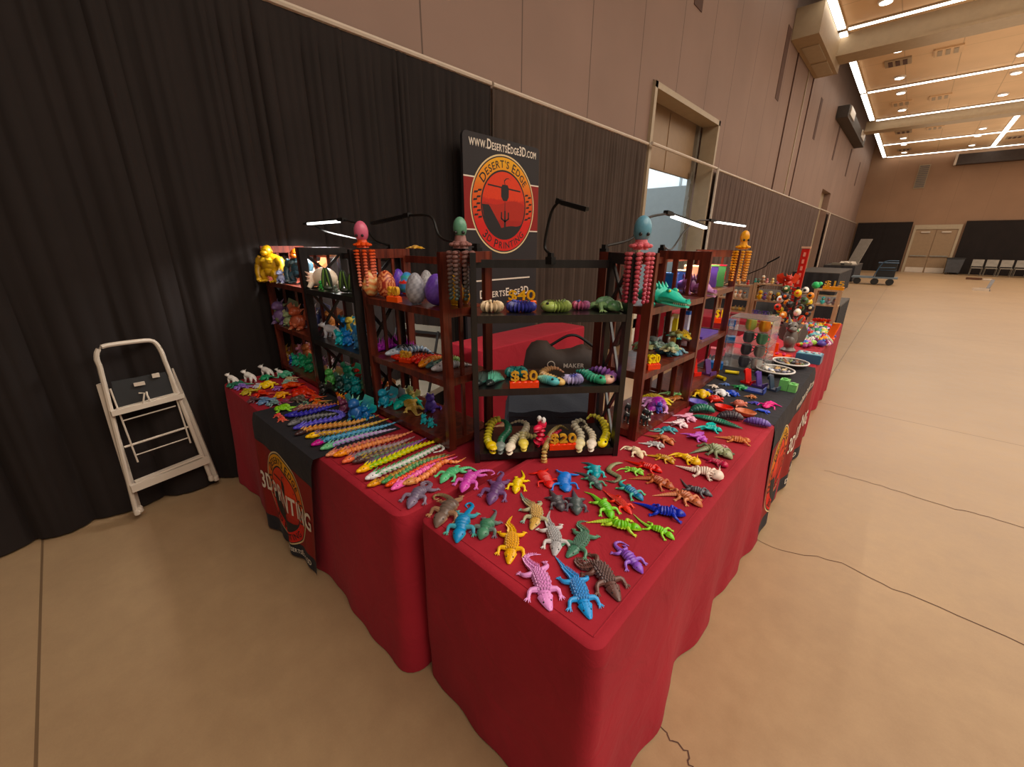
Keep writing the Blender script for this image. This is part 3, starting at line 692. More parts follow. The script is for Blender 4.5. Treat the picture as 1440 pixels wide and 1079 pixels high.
bookcase('reddish brown bookcase at the far left end, holding the golden gorilla', (-3.225,.945), (1,0), 'mahogany', 'slats', .645)
bookcase('black bookcase with crossed side braces between the two left brown bookcases', (-2.572,.945), (1,.03), 'ebony', 'cross', .6)
bookcase('reddish brown bookcase left of centre with the row of dragon eggs', (-1.962,1.0), (1,.012), 'mahogany', 'slats', .64)
bookcase('black bookcase set across the corner with $40, $30 and $20 signs', (-1.167,1.022), (.652,.762), 'ebony', 'cross', .637)
bookcase('reddish brown bookcase right of the corner with the turquoise crocodile head', (-.762,1.69), (.03,1), 'mahogany', 'slats', .62)
bookcase('reddish brown bookcase farthest right with purple crocodile and card boxes', (-.785,2.37), (-.035,1), 'mahogany', 'slats', .68)
# ---------------------------------------------------------------- clip-on lamps
def lamp(label, clip, neck, a, b2, lit, pw=5.):
    t = thing('clip_lamp', label, 'lamp', clip)
    q = MB(); q.box(clip+V3((0,0,-.004)), (.034,.03,.03)); q.box(clip+V3((0,0,.018)), (.02,.02,.02)); q.build('clamp', M['black_metal'], t, smooth=False)
    q = MB(); q.tube(cmr([clip+V3((0,0,.02))]+list(neck)+[a], 24), .006, n=8); q.build('gooseneck', M['black_metal'], t)
    q = MB(); d = (b2-a); q.bar(a, b2, .022, .014); q.bar(a-d*.06, a+d*.06, .026, .02); h = q.build('lamp_bar', M['black_metal'], t, smooth=False)
    q = MB(); dn = V3((0,0,-.0085)); q.bar(a+d*.1+dn, b2-d*.02+dn, .024 if lit else .016, .012 if lit else .006); q.build('led_strip', M['led'] if lit else M['led_off'], h, smooth=False, off=clip)
    if lit:
        l = bpy.data.lights.new('lamp_glow','AREA'); l.shape = 'RECTANGLE'; l.size = d.length*.7; l.size_y = .03; l.energy = pw; l.spread = 1.9 if pw < 10 else 2.7; l.color = (1,.97,.93)
        o = bpy.data.objects.new('lamp_glow', l); C.objects.link(o); o.location = a.lerp(b2,.62) + V3((0,0,-.03)); o.rotation_euler = (0,0,math.atan2(d.y,d.x))
l1 = lambda x, y, Y=1.22: PY('P', x, y, Y)
lamp('unlit black clip lamp farthest left, bent toward the drape', V3((-2.05,1.235,1.6)), [l1(463,327,1.27), l1(435,315,1.27)], l1(404,317,1.27), l1(366,323,1.25), False)
lamp('lit white clip lamp bar glowing above the left bookcases', V3((-1.99,1.2,1.6)), [l1(528,338,1.2), l1(510,318,1.2)], l1(481,309,1.2), l1(433,313,1.2), True, 17.)
lamp('unlit black clip lamp arching left over the egg bookcase', V3((-1.40,1.27,1.61)), [l1(621,335,1.26), l1(606,305,1.26)], l1(573,303,1.26), l1(523,314,1.26), False)
lamp('unlit black clip lamp in front of the drape right of the banner', V3((-1.13,1.45,1.575)), [PY('P',766,345,1.46), PY('P',775,300,1.46)], PY('P',786,283,1.46), PY('P',826,294,1.46), False)
rx = lambda x, y, X=-1.02: PX('P', x, y, X)
lamp('lit clip lamp left of the two glowing lamps in front of the loading opening', V3((-1.03,1.72,1.61)), [rx(889,335), rx(908,308)], rx(940,300), rx(993,319), True)
lamp('lit clip lamp right of the two glowing lamps in front of the loading opening', V3((-1.04,2.36,1.61)), [rx(945,350,-1.15), rx(962,326,-1.25), rx(980,311,-1.3)], rx(1001,310,-1.3), rx(1048,317,-1.3), True)
lamp('grey unlit clip lamp reaching up behind the pale wooden shelves', V3((-1.95,5.95,.76)), [V3((-1.95,5.95,1.0)), PY('P',1070,378,5.95)], PY('P',1080,370,5.95), PY('P',1097,361,5.95), False)
lamp('black unlit clip lamp arching above the shelf of duck figures', PY('P',1062,408,6.1), [PY('P',1072,402,6.1), PY('P',1084,400,6.1)], PY('P',1092,399,6.1), PY('P',1120,396,6.1), False)
# ---------------------------------------------------------------- folded step ladder against the drape
t = thing('step_ladder', 'folded cream metal step ladder leaning on the darkened drape', 'ladder', (-3.1,.19,0))
def lp(x, y, d=0.): 
    z = 0
    # the ladder leans: foot at x -3.0, top at the drape
    r = ray('P', x, y); n_ = V3((1,.2,.05)); o = V3((-3.11+d,0,0)); k = (o-V3((0,0,CAM_H))).dot(n_)/r.dot(n_); return V3((0,0,CAM_H)) + r*k
fr_ = MB(); top = cmr([lp(140,515),lp(136,505),lp(137,494),lp(146,487),lp(178,482),lp(208,479),lp(218,482),lp(226,493),lp(232,508)], 26)
fr_.tube([lp(192,722)]+top+[lp(298,676)], .0125, n=8); fr_.build('front_frame', M['white_metal'], t)
fr_ = MB(); fr_.bar(lp(141,540,-.03), lp(196,722,-.03), .024, .03); fr_.bar(lp(240,518,-.03), lp(305,675,-.03), .024, .03)
fr_.build('rear_frame', M['white_metal'], t, smooth=False)
for a, b2 in (((156,582),(257,556)),):
    q = MB(); q.bar(lp(*a,.02), lp(*b2,.02), .03, .03); q.bar(lp(165,577,.01), lp(250,554,.01), .03, .02); q.build('top_step_edge', M['white_metal'], t, smooth=False)
q = MB(); q.bar(lp(184,688,.02), lp(293,646,.02), .03, .045); q.bar(lp(190,678,.01), lp(283,641,.01), .03, .012); q.build('lower_step', M['white_metal'], t, smooth=False)
for a, b2, w_ in (((175,629),(266,600),.014),((173,592),(247,571),.008),((192,640),(264,616),.008)):
    q = MB(); q.tube([lp(*a,-.005), lp(*b2,-.005)], w_/2, n=8); q.build('rung', M['white_metal'], t)
for a, b2 in (((155,547),(194,650)),((238,530),(268,623))):
    q = MB(); q.tube([lp(*a,.0), lp(*b2,.0)], .005, n=6); q.build('folding_link', M['white_metal'], t)
q = MB(); P4 = [lp(156,537,-.02),lp(232,523,-.02),lp(248,556,-.02),lp(166,578,-.02)]; nrm = V3((.02,0,.003)); q.add(P4+[p+nrm for p in P4], [(0,1,2,3),(7,6,5,4),(0,4,5,1),(1,5,6,2),(2,6,7,3),(3,7,4,0)], (.1,.1,.1)); q.build('tread', M['rubber'], t, smooth=False)
q = MB(); q.box(lp(196,540,.01), (.01,.05,.02)); q.build('label_plate', M['white_metal'], t, smooth=False); q = MB(); q.box(lp(219,528,.01), (.01,.035,.025)); q.build('catch_plate', M['white_metal'], t, smooth=False)
q = MB(); a = lp(203,553,.03); q.tube([lp(195,553,.02),a,lp(201,570,.03)], .005, n=6); q.tube([lp(206,551,.02),lp(207,556,.03),lp(214,570,.03)], .005, n=6); q.build('latch', M['white_metal'], t)
for x, y in ((193,722),(197,718),(297,674),(304,674)):
    q = MB(); p = lp(x, y-1); q.lathe(p-V3((0,0,.012)), [(.016,0),(.016,.03),(.013,.035)], 8); q.build('foot', M['white_metal'], t)
# ---------------------------------------------------------------- price signs
def price_sign(label, s, p, u, w_, h_, base=('e0401c',), txt='d49a20', name='price_sign'):
    u = V3(u).normalized(); nrm = V3((u.y,-u.x,0)); t = thing(name, label, 'price sign', p)
    rot = Matrix(((u.x,nrm.x,0),(u.y,nrm.y,0),(0,0,1)))
    b = MB(); hb = h_*.34; b.box(p+V3((0,0,hb/2)), (w_, .03, hb), hx(base[0]), rot)
    for k in range(5): b.ell(p+u*(-w_*.4+w_*.2*k)+V3((0,0,hb)), (w_*.12,.014,hb*.22), hx(base[0]), rot, 8, 6)
    b.build('base', M['print'], t, smooth=False)
    v, f_ = text_geo(s, 1., .09, .012); xs = [q.x for q in v]; ys = [q.y for q in v]; kx = w_*.92/(max(xs)-min(xs)); kz = h_*.66/(max(ys)-min(ys)); mx = (max(xs)+min(xs))/2
    g = MB(); g.add([p + u*(q.x-mx)*kx + nrm*(q.z*.1+.0) + V3((0,0,hb*1.02+(q.y-min(ys))*kz)) for q in v], f_, hx(txt)); g.build('figures', M['gold'] if txt == 'd49a20' else M['print'], t, smooth=False)
    return t
UC = V3((.652,.762,0)); S1, S2, S3 = TZ+SH[0]+.003, TZ+SH[1]+.003, TZ+SH[2]+.003
def sgn(label, s, tg, x, y, z, u, wpx, hpx, **k):
    p = PZ(tg, x, y, z); q = mpp(p)*CR[tg][2]; return price_sign(label, s, p, u, wpx*q, hpx*q, **k)
sgn('gold $40 price sign on orange base behind coiled snakes, corner bookcase top shelf', '$40', 'B', 480,185, S3, UC, 235,135, base=('ea6a2c',), txt='e0a426')
sgn('gold $30 price sign on red base on the corner bookcase middle shelf', '$30', 'B', 500,832, S2, UC, 235,135)
sgn('gold $20 price sign on red base on the corner bookcase bottom shelf', '$20', 'B2', 815,408, S1, UC, 230,128)
sgn('gold price sign on orange base among the dragon eggs', '$40', 'E', 465,680, S3, (.9,.2,0), 150,150, base=('ea5a20',))
sgn('gold price sign on red base among long snakes under the egg shelf', '$20', 'W', 570,395, S2, (.9,.3,0), 150,130)
sgn('yellow price sign on red base on the bookcase right of the corner', '$20', 'Q2', 505,450, S2, (.5,.85,0), 130,135, txt='f0d820')
# ================================================================ printed toys
PROF = dict(
 croc=(.108,.58,[(0,.16),(.02,.3),(.06,.46),(.12,.66),(.16,.8),(.19,.62),(.23,.78),(.33,1),(.44,.96),(.53,.68),(.6,.5),(.72,.36),(.85,.2),(.95,.09),(1,.02)]),
 lizard=(.112,.8,[(0,.16),(.03,.42),(.08,.7),(.13,.82),(.18,.55),(.24,.85),(.34,1),(.44,.92),(.52,.6),(.6,.52),(.8,.3),(.95,.1),(1,.03)]),
 gecko=(.092,.8,[(0,.12),(.03,.36),(.07,.6),(.12,.76),(.15,.8),(.18,.58),(.24,.82),(.34,1),(.42,.86),(.48,.5),(.56,.42),(.7,.3),(.85,.19),(1,.05)]),
 axolotl=(.125,.8,[(0,.45),(.03,.85),(.09,1.1),(.15,1.),(.19,.7),(.25,.9),(.35,1),(.45,.85),(.55,.6),(.7,.42),(.85,.25),(1,.04)]),
 frog=(.2,.55,[(0,.3),(.06,.6),(.16,.85),(.24,.75),(.3,.8),(.5,1),(.75,.85),(.9,.5),(1,.15)]),
 bug=(.2,.95,[(0,.25),(.06,.55),(.18,.85),(.35,1),(.6,1),(.8,.8),(.93,.45),(1,.12)]),
 worm=(.06,.75,[(0,.08),(.08,.55),(.25,.9),(.45,1),(.65,.9),(.85,.55),(1,.06)]))
def reptile(pts, label, kind, a, b2=None, d=None, z=TZ+.003, group=None, k=1., cat=None, name=None, legs=True, curl=False, thick=None, eyes=True):
    """an articulated printed reptile lying along pts (nose first)"""
    A = c(a); B = c(b2 or a); Dc = c(d or b2 or a)
    wr, hr, tab = PROF[kind]; N = 45; q = cmr([V3((p.x,p.y,0)) for p in pts], N); Ln = sum((q[i+1]-q[i]).length for i in range(N-1))
    W = wr*Ln*k if thick is None else thick; ms = .55 if Ln < .1 else 1
    ws = [max(.0008, lerp_tab(tab, i/(N-1))*W) for i in range(N)]; hs = [w*hr for w in ws]
    nm = name or {'croc':'crocodile_toy','lizard':'lizard_toy','gecko':'gecko_toy','axolotl':'axolotl_toy','frog':'frog_toy','bug':'isopod_toy','worm':'serpent_toy'}[kind]
    mid = q[16]; base = V3((mid.x,mid.y,z)); t = thing(nm, label, cat or 'toy', base, group=group)
    seg = True
    nseg = {'bug':9,'worm':26}.get(kind, 22); per = max(2, N//nseg)
    def gv(i): return (1.-.14*(1 if i % per == 0 else 0)) if seg and 7 < i < N-3 else 1.
    def col(i, sa):
        f_ = i/(N-1); top = mix(A, Dc, max(0,min(1,(f_-.45)*2.2)))
        cc = top if sa > .1 else mix(top, B, .75)
        return dim(cc, .76) if gv(i) < 1 and b2 else cc  # grooves between segments darkened, crease shade put into the colour
    def tub(mb, i0, i1):
        rng = range(i0, i1+1); P = [q[i]+V3((0,0,z+hs[i]*.62)) for i in rng]
        mb.tube(P, [ws[i]*gv(i) for i in rng], [hs[i]*gv(i) for i in rng], 12, lambda j, sa: col(i0+j, sa), flat=.6)
    def fr_(i):
        tt = (q[max(0,i-1)]-q[min(N-1,i+1)]).normalized(); return tt, V3((-tt.y,tt.x,0))
    if kind in ('bug','worm'):
        m_ = MB(); tub(m_, 0, N-1)
        if kind == 'bug':
            for i in range(6, N-4, 4):
                tt, s = fr_(i)
                for e in (-1,1): m_.cone(q[i]+s*e*ws[i]*.8+V3((0,0,z+hs[i]*.4)), q[i]+s*e*ws[i]*1.25+tt*ws[i]*.1+V3((0,0,z)), W*.07, B, 5)
            tt, s = fr_(1)
            for e in (-1,1): m_.cone(q[1]+s*e*ws[2]*.6+V3((0,0,z+hs[3])), q[0]+tt*W*.6+s*e*W*.4+V3((0,0,z+hs[3]*.8)), W*.05, A, 4)
        else:
            for i in range(2, N-2, 2): m_.cone(q[i]+V3((0,0,z+hs[i]*1.3)), q[i]-fr_(i)[0]*W*.3+V3((0,0,z+hs[i]*2.)), W*.2, A, 4)
        m_.build('segmented_body', M['print'], t); return t
    iN, iB = (8, 24) if kind != 'frog' else (14, N-1)
    hd = MB(); tub(hd, 0, iN); bd = MB(); tub(bd, iN, iB)
    if kind == 'croc':
        for i in range(10, 30, 1):
            tt, s = fr_(i); n_ = 5 if i < 24 else 3
            n_ -= i % 2
            for j in range(n_):
                x = (j-(n_-1)/2)/max(1,(n_-1)/2)*(.72 if i % 2 == 0 else .5); hh = math.sqrt(1-x*x); b0 = q[i]+s*ws[i]*x+V3((0,0,z+hs[i]*(.6+hh*.92)))
                if i <= iB: bd.cone(b0, b0 - tt*W*.1 + s*x*W*.08 + V3((0,0,W*.3*hh)), W*.17, mix(col(i,1),(1,1,1),.06), 4)
    tl = None
    if iB < N-1:
        tl = MB(); tub(tl, iB, N-1)
        if kind == 'croc':
            for i in range(iB, N-3):
                tt, s = fr_(i)
                for e in (-.75, 0, .75) if i < 34 else (-.4,.4):
                    b0 = q[i]+s*ws[i]*e+V3((0,0,z+hs[i]*1.35)); tl.cone(b0, b0 - tt*W*.16 + s*e*W*.2 + V3((0,0,W*.3*(1-(i-iB)/26))), W*.14*(1-(i-iB)/30), col(i,1), 4)
    tt, s = fr_(3)
    if kind == 'croc':
        for e in (-1,1):
            hd.ell(q[5]+s*e*ws[5]*.45+V3((0,0,z+hs[5]*1.45)), (W*.12,W*.12,W*.09), A, None, 7, 5); hd.ell(q[1]+s*e*ws[1]*.45+V3((0,0,z+hs[1]*1.4)), W*.06, A, None, 6, 4)
        for i in (6,7): 
            for x in (-.4,0,.4): hd.cone(q[i]+s*ws[i]*x+V3((0,0,z+hs[i]*1.45)), q[i]+s*ws[i]*x-tt*W*.12+V3((0,0,z+hs[i]*1.7)), W*.1, A, 4)
    if kind == 'axolotl':
        for e in (-1,1):
            for j, an in enumerate((.2,.7,1.2)): hd.cone(q[6]+s*e*ws[6]*.7+V3((0,0,z+hs[6]*(.6+.4*j))), q[6]+s*e*(ws[6]+W*.55)-tt*W*.4*an+V3((0,0,z+hs[6]*(.7+.6*j))), W*.12, B, 5)
    if kind == 'lizard':
        for e in (-1,1):
            for i in (6,7,8): hd.cone(q[i]+s*e*ws[i]*.7+V3((0,0,z+hs[i]*.8)), q[i]+s*e*(ws[i]+W*.25)-tt*W*.25+V3((0,0,z+hs[i]*.8)), W*.1, A, 4)
            for i in range(11, 23, 2):
                t2, s2 = fr_(i); bd.cone(q[i]+s2*e*ws[i]*.85+V3((0,0,z+hs[i]*.7)), q[i]+s2*e*ws[i]*1.2-t2*W*.15+V3((0,0,z+hs[i]*.7)), W*.08, B, 4)
    if curl:      # crested head
        hd.cone(q[7]+V3((0,0,z+hs[7])), q[9]+V3((0,0,z+hs[7]*2.3)), W*.4, A, 6)
    h = hd.build('head', M['print'], t); bd.build('body', M['print'], t)
    if tl: tl.build('tail', M['print'], t)
    if eyes:
        for e in (-1,1):
            i = 4 if kind != 'frog' else 7; ey = MB(); ey.ell(q[i]+s*e*ws[i]*.68+V3((0,0,z+hs[i]*1.2)), W*(.11 if kind != 'frog' else .1), hx('1c1a1a') if kind != 'axolotl' else c('black'), None, 7, 5); ey.build('eye', M['print'], h, off=base)
    if legs:
        R = random.Random(hash(label) % 9999 if False else sum(map(ord, label)))
        ll = (.142 if kind != 'frog' else .3)*Ln*(1. if kind != 'axolotl' else .8); r0 = W*(.31 if kind != 'frog' else .17)
        for fi, fw in ((.25,1),(.5,-1)) if kind != 'frog' else ((.34,1),(.85,-.7)):
            i = int(fi*(N-1)); tt, s = fr_(i)
            for e in (-1,1):
                rx_ = R.uniform(-.25,.25); sh = q[i]+s*e*ws[i]*.6+V3((0,0,z+hs[i]*.75))
                el = q[i]+s*e*(ws[i]+ll*.42)+tt*ll*(.1*fw+rx_*.4)+V3((0,0,z+hs[i]*.85))
                ft = q[i]+s*e*(ws[i]+ll*(.6+.2*rx_))+tt*ll*(.55*fw+rx_*.6)+V3((0,0,z+r0*.45))
                lg = MB(); ps = cmr([sh, el, ft], 7); lc = mix(A,B,.55)
                lg.tube(ps, [r0*x for x in (1.05,1,.92,.85,.75,.65,.55)], None, 8, lc)
                lg.ell(ft, (r0*.75,r0*.75,r0*.42), B, None, 7, 5)
                d0 = (ft-el); d0.z = 0; d0.normalize(); sd = V3((-d0.y,d0.x,0))
                for j in (-1.2,-.45,.45,1.2):
                    dd = (d0+sd*j*.75).normalized(); lg.tube([ft+dd*r0*.3, ft+dd*r0*1.0+V3((0,0,r0*.08)), ft+dd*r0*1.7-V3((0,0,r0*.25))], [r0*.26,r0*.24,r0*.08], None, 5, B)
                lg.build('leg', M['print'], t)
    return t
def long_dragon(pts, label, w, a, b2, d=None, head=None, z=TZ+.003, group=None, style='beads', name='jointed_dragon_toy', cat='toy', hk=1.):
    A, B, Dc, Hc = c(a), c(b2), c(d or a), c(head or a)
    P = [V3((p.x,p.y,p.z if p.z > z+.02 else z)) for p in pts]; n0 = 60; q = cmr(P, n0); Ln = sum((q[i+1]-q[i]).length for i in range(n0-1))
    n = max(12, min(46, int(Ln/(w*1.25)))); q = cmr(P, n+1); base = V3((q[n//2].x,q[n//2].y,z)); t = thing(name, label, cat, base, group=group)
    tap = lambda f_: 1. if f_ < .5 else 1-.78*((f_-.5)/.5)**1.4
    b = MB(); i0 = 2
    for i in range(i0, n+1):
        f_ = i/n; r = w*tap(f_); tt = (q[max(0,i-1)]-q[min(n,i+1)]).normalized(); s = V3((-tt.y,tt.x,0)); s = s.normalized() if s.length > 1e-5 else V3((1,0,0)); u = s.cross(tt)*-1
        if u.z < 0: u = -u
        cc = mix(A, Dc, f_); p = q[i]+V3((0,0,r*.72)); rot = Matrix((tt,s,u)).transposed()
        if style == 'beads':
            b.ell(p, (Ln/n*.66, r, r*.75), cc, rot, 8, 6)
            for e in (-1,1): b.cone(p+s*e*r*.5+u*r*.2+tt*r*.2, p+s*e*r*1.25-tt*r*.75+u*r*.3, r*.34, B, 4)
            b.cone(p+u*r*.5+tt*r*.15, p+u*r*1.25-tt*r*.55, r*.32, B, 4)
        elif style == 'ribs':
            b.ell(p, (Ln/n*.42, r, r*.85), cc if i % 2 else mix(cc,B,.6), rot, 10, 6)
            b.ell(p, (Ln/n*.8, r*.72, r*.6), B, rot, 8, 6)
        else:     # spikes
            b.ell(p, (Ln/n*.6, r, r*.7), cc, rot, 8, 6)
            for e in (-.6,0,.6): b.cone(p+s*e*r, p+s*e*r*1.5-tt*r*.4+u*r*2.4, r*.32, B, 4)
    b.build('jointed_body', M['print'], t)
    h = MB(); tt = (q[0]-q[3]); tt.z = 0; tt.normalize(); s = V3((-tt.y,tt.x,0)); rot = Matrix((tt,s,V3((0,0,1)))).transposed(); hl = w*1.5*hk; p = q[1]+V3((0,0,w*.8))
    h.ell(p, (hl,w*1.02*hk,w*.8*hk), Hc, rot, 10, 7); h.ell(p+tt*hl*.75, (hl*.62,w*.62*hk,w*.5*hk), Hc, rot, 9, 6)
    for e in (-1,1):
        h.cone(p+s*e*w*.5-tt*w*.3+V3((0,0,w*.5)), p+s*e*w*.9-tt*w*1.9+V3((0,0,w*1.1)), w*.24, B, 5); h.ell(p+tt*hl*.3+s*e*w*.6+V3((0,0,w*.45)), w*.18, hx('181818'), None, 6, 4)
        h.cone(p+s*e*w*.8, p+s*e*w*1.5-tt*w*1.1, w*.26, Hc, 4)
    h.build('head', M['print'], t)
    return t
def arch_snake(pts, label, w, a, b2, z, head='jaw', hc=None, name='jointed_snake_toy', group=None, ribs=True, rk=1.05):
    """ribbed snake following a path in the air, nose first"""
    A, B, Hc = c(a), c(b2), c(hc or a); base = V3((pts[0].x,pts[0].y,z)); t = thing(name, label, 'toy', base, group=group)
    q0 = cmr(pts, 80); Ln = sum((q0[i+1]-q0[i]).length for i in range(79)); n = max(9, min(60, int(Ln/(w*rk)))); q = cmr(pts, n*2+1); N = len(q)
    rr = []
    for i in range(N):
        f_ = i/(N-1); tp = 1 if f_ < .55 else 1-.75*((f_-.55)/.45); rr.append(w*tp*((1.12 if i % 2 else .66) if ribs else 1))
    b = MB(); b.tube(q, rr, [r*.92 for r in rr], 12, lambda i, sa: (mix(A,B,i/(N-1)) if i % 2 else dim(mix(A,B,i/(N-1)),.5)) if ribs else mix(A,B,i/(N-1))); b.build('ribbed_body', M['print'], t)  # narrow rings coloured darker, painting shade between the ribs
    h = MB(); tt = (q[0]-q[3]).normalized(); s = tt.cross(V3((0,0,1)))
    if s.length < .2: s = V3((1,0,0))
    s.normalize(); u = s.cross(tt); rot = Matrix((tt,s,u)).transposed(); p = q[0]
    if head == 'jaw':
        h.ell(p+u*w*.35, (w*1.5,w*1.5,w*1.05), Hc, rot, 10, 7); h.ell(p+tt*w*1.3+u*w*.55, (w*1.3,w*1.05,w*.5), Hc, rot, 9, 6); h.ell(p+tt*w*1.1-u*w*.75, (w*1.3,w*.9,w*.32), Hc, rot, 9, 6); h.ell(p+tt*w*.9-u*w*.1, (w*1.,w*.7,w*.5), hx('3a2420'), rot, 8, 6)
        for e in (-1,1): h.cone(p+tt*w*1.8+s*e*w*.4+u*w*.1, p+tt*w*1.8+s*e*w*.4-u*w*.5, w*.13, c('white'), 4)
    elif head == 'dino':
        h.ell(p, (w*1.2,w*1.2,w*1.05), Hc, rot, 10, 7); h.ell(p+V3((0,-w*1.5,-w*.5)), (w*.95,w*1.5,w*.7), Hc, None, 10, 7); h.ell(p+V3((0,-w*2.,-w*1.15)), (w*.7,w*1.,w*.3), dim(Hc,.6), None, 9, 6)
    else: h.ell(p, (w*1.7,w*1.25,w*.95), Hc, rot, 10, 7)
    hd = h.build('head', M['print'], t)
    for e in (-1,1):
        ey = MB()
        if head == 'dino':
            o = p+V3((e*w*.65,-w*.3,w*1.25)); ey.ell(o, (w*.6,w*.6,w*.85), c('white'), None, 9, 7); ey.ell(o+V3((0,-w*.5,.1*w)), (w*.2,w*.18,w*.25), hx('201818'), None, 6, 5)
        else:
            o = p+s*e*w*.8+u*w*.7+tt*w*.35; ey.ell(o, w*.3, c('white') if head == 'jaw' else hx('181818'), None, 7, 5)
            if head == 'jaw': ey.ell(o+tt*w*.22, w*.14, hx('181818'), None, 6, 4)
        ey.build('eye', M['print'], hd, off=base)
    return t
def coil_snake(ctr, label, R_, w, a, b2, z, turns=1.35, rz=0., name='coiled_snake_toy', stretch=1.35, u=UC, rise=.6, d=None):
    u = V3(u).normalized(); v = V3((-u.y,u.x,0)); pts = []
    for i in range(30):
        th = rz + turns*2*PI*i/29; r = R_*(1 if i < 22 else 1-.25*(i-22)/8); zz = w*.95 + (w*2*rise*max(0,(i/29-.7))/.3)
        pts.append(V3((ctr.x,ctr.y,z+zz)) + u*r*math.cos(th)*stretch + v*r*math.sin(th))
    return arch_snake(pts, label, w, a, b2, z, 'flat', d, name, rk=.55)
# ---------------------------------------------------------------- seated and standing figures
def dragonling(p, label, h, yaw, a, b2=None, d=None, group=None, wings=True, name='baby_dragon_toy', cat='toy', spikes=True, horns=True):
    A, B, Dc = c(a), c(b2 or a), c(d or b2 or a); t = thing(name, label, cat, p, yaw, group, world=False); O = (0,0,0); R = random.Random(sum(map(ord,label)))
    b = MB(); b.ell((0,0,.34*h), (.29*h,.3*h,.34*h), A, None, 10, 8); b.ell((.1*h,0,.3*h), (.19*h,.18*h,.25*h), B, None, 9, 7)
    for e in (-1,1):
        b.ell((.14*h,e*.2*h,.09*h), (.17*h,.1*h,.09*h), A, None, 8, 6); b.tube([(.08*h,e*.18*h,.46*h),(.2*h,e*.2*h,.3*h),(.26*h,e*.14*h,.2*h)], [.08*h,.07*h,.06*h], None, 7, A)
        for j in (-.5,.5): b.cone((.26*h,e*.2*h+j*.07*h,.06*h),(.36*h,e*.2*h+j*.09*h,.02*h), .04*h, Dc, 4)
    if spikes:
        for k in range(6): zz = .15+.11*k; xx = -.25*math.sin(PI*min(1,zz/.72)); b.cone((xx*h,0,zz*h), ((xx-.24)*h,0,(zz+.12)*h), .07*h, Dc, 4)
    b.build('body', M['print'], t, off=O)
    tl = MB(); ps = cmr([V3((-.18*h,0,.12*h)),V3((-.42*h,.12*h,.07*h)),V3((-.4*h,.4*h,.06*h)),V3((-.1*h,.5*h,.05*h))], 12); tl.tube(ps, [.11*h*(1-i/13) for i in range(12)], None, 8, A)
    for i in range(2,11,2): tl.cone(ps[i]+V3((0,0,.05*h)), ps[i]+V3((0,0,.15*h)), .035*h, Dc, 4)
    tl.build('tail', M['print'], t, off=O)
    hd = MB(); hd.ell((.08*h,0,.79*h), (.24*h,.25*h,.2*h), A, None, 10, 8); hd.ell((.25*h,0,.74*h), (.15*h,.13*h,.1*h), A, None, 9, 7)
    for e in (-1,1):
        hd.ell((.2*h,e*.12*h,.84*h), (.05*h,.05*h,.06*h), hx('161616'), None, 6, 5)
        if horns:
            hd.cone((.0,e*.1*h,.9*h), (-.16*h,e*.17*h,1.1*h), .055*h, Dc, 5); hd.cone((0,e*.17*h,.8*h), (-.12*h,e*.36*h,.9*h), .09*h, B, 4)
        else: hd.ell((0,e*.15*h,.95*h), (.04*h,.07*h,.09*h), B, None, 7, 5)
    hd.build('head', M['print'], t, off=O)
    if wings:
        for e in (-1,1):
            w_ = MB(); r0 = V3((-.14*h,e*.14*h,.52*h)); tips = [V3((-.2*h,e*.38*h,1.12*h)),V3((-.3*h,e*.72*h,.95*h)),V3((-.36*h,e*.66*h,.6*h)),V3((-.3*h,e*.5*h,.4*h)),V3((-.2*h,e*.2*h,.36*h))]
            w_.add([r0]+tips+[x+V3((-.025*h,0,0)) for x in [r0]+tips], [(0,i,i+1) for i in range(1,5)]+[(6,i+7,i+6) for i in range(1,5)]+[(i,i+6,i+7,i+1) for i in range(1,5)], [A]+[B]*5+[A]+[B]*5)
            w_.build('wing', M['print'], t, smooth=False, off=O)
    return t
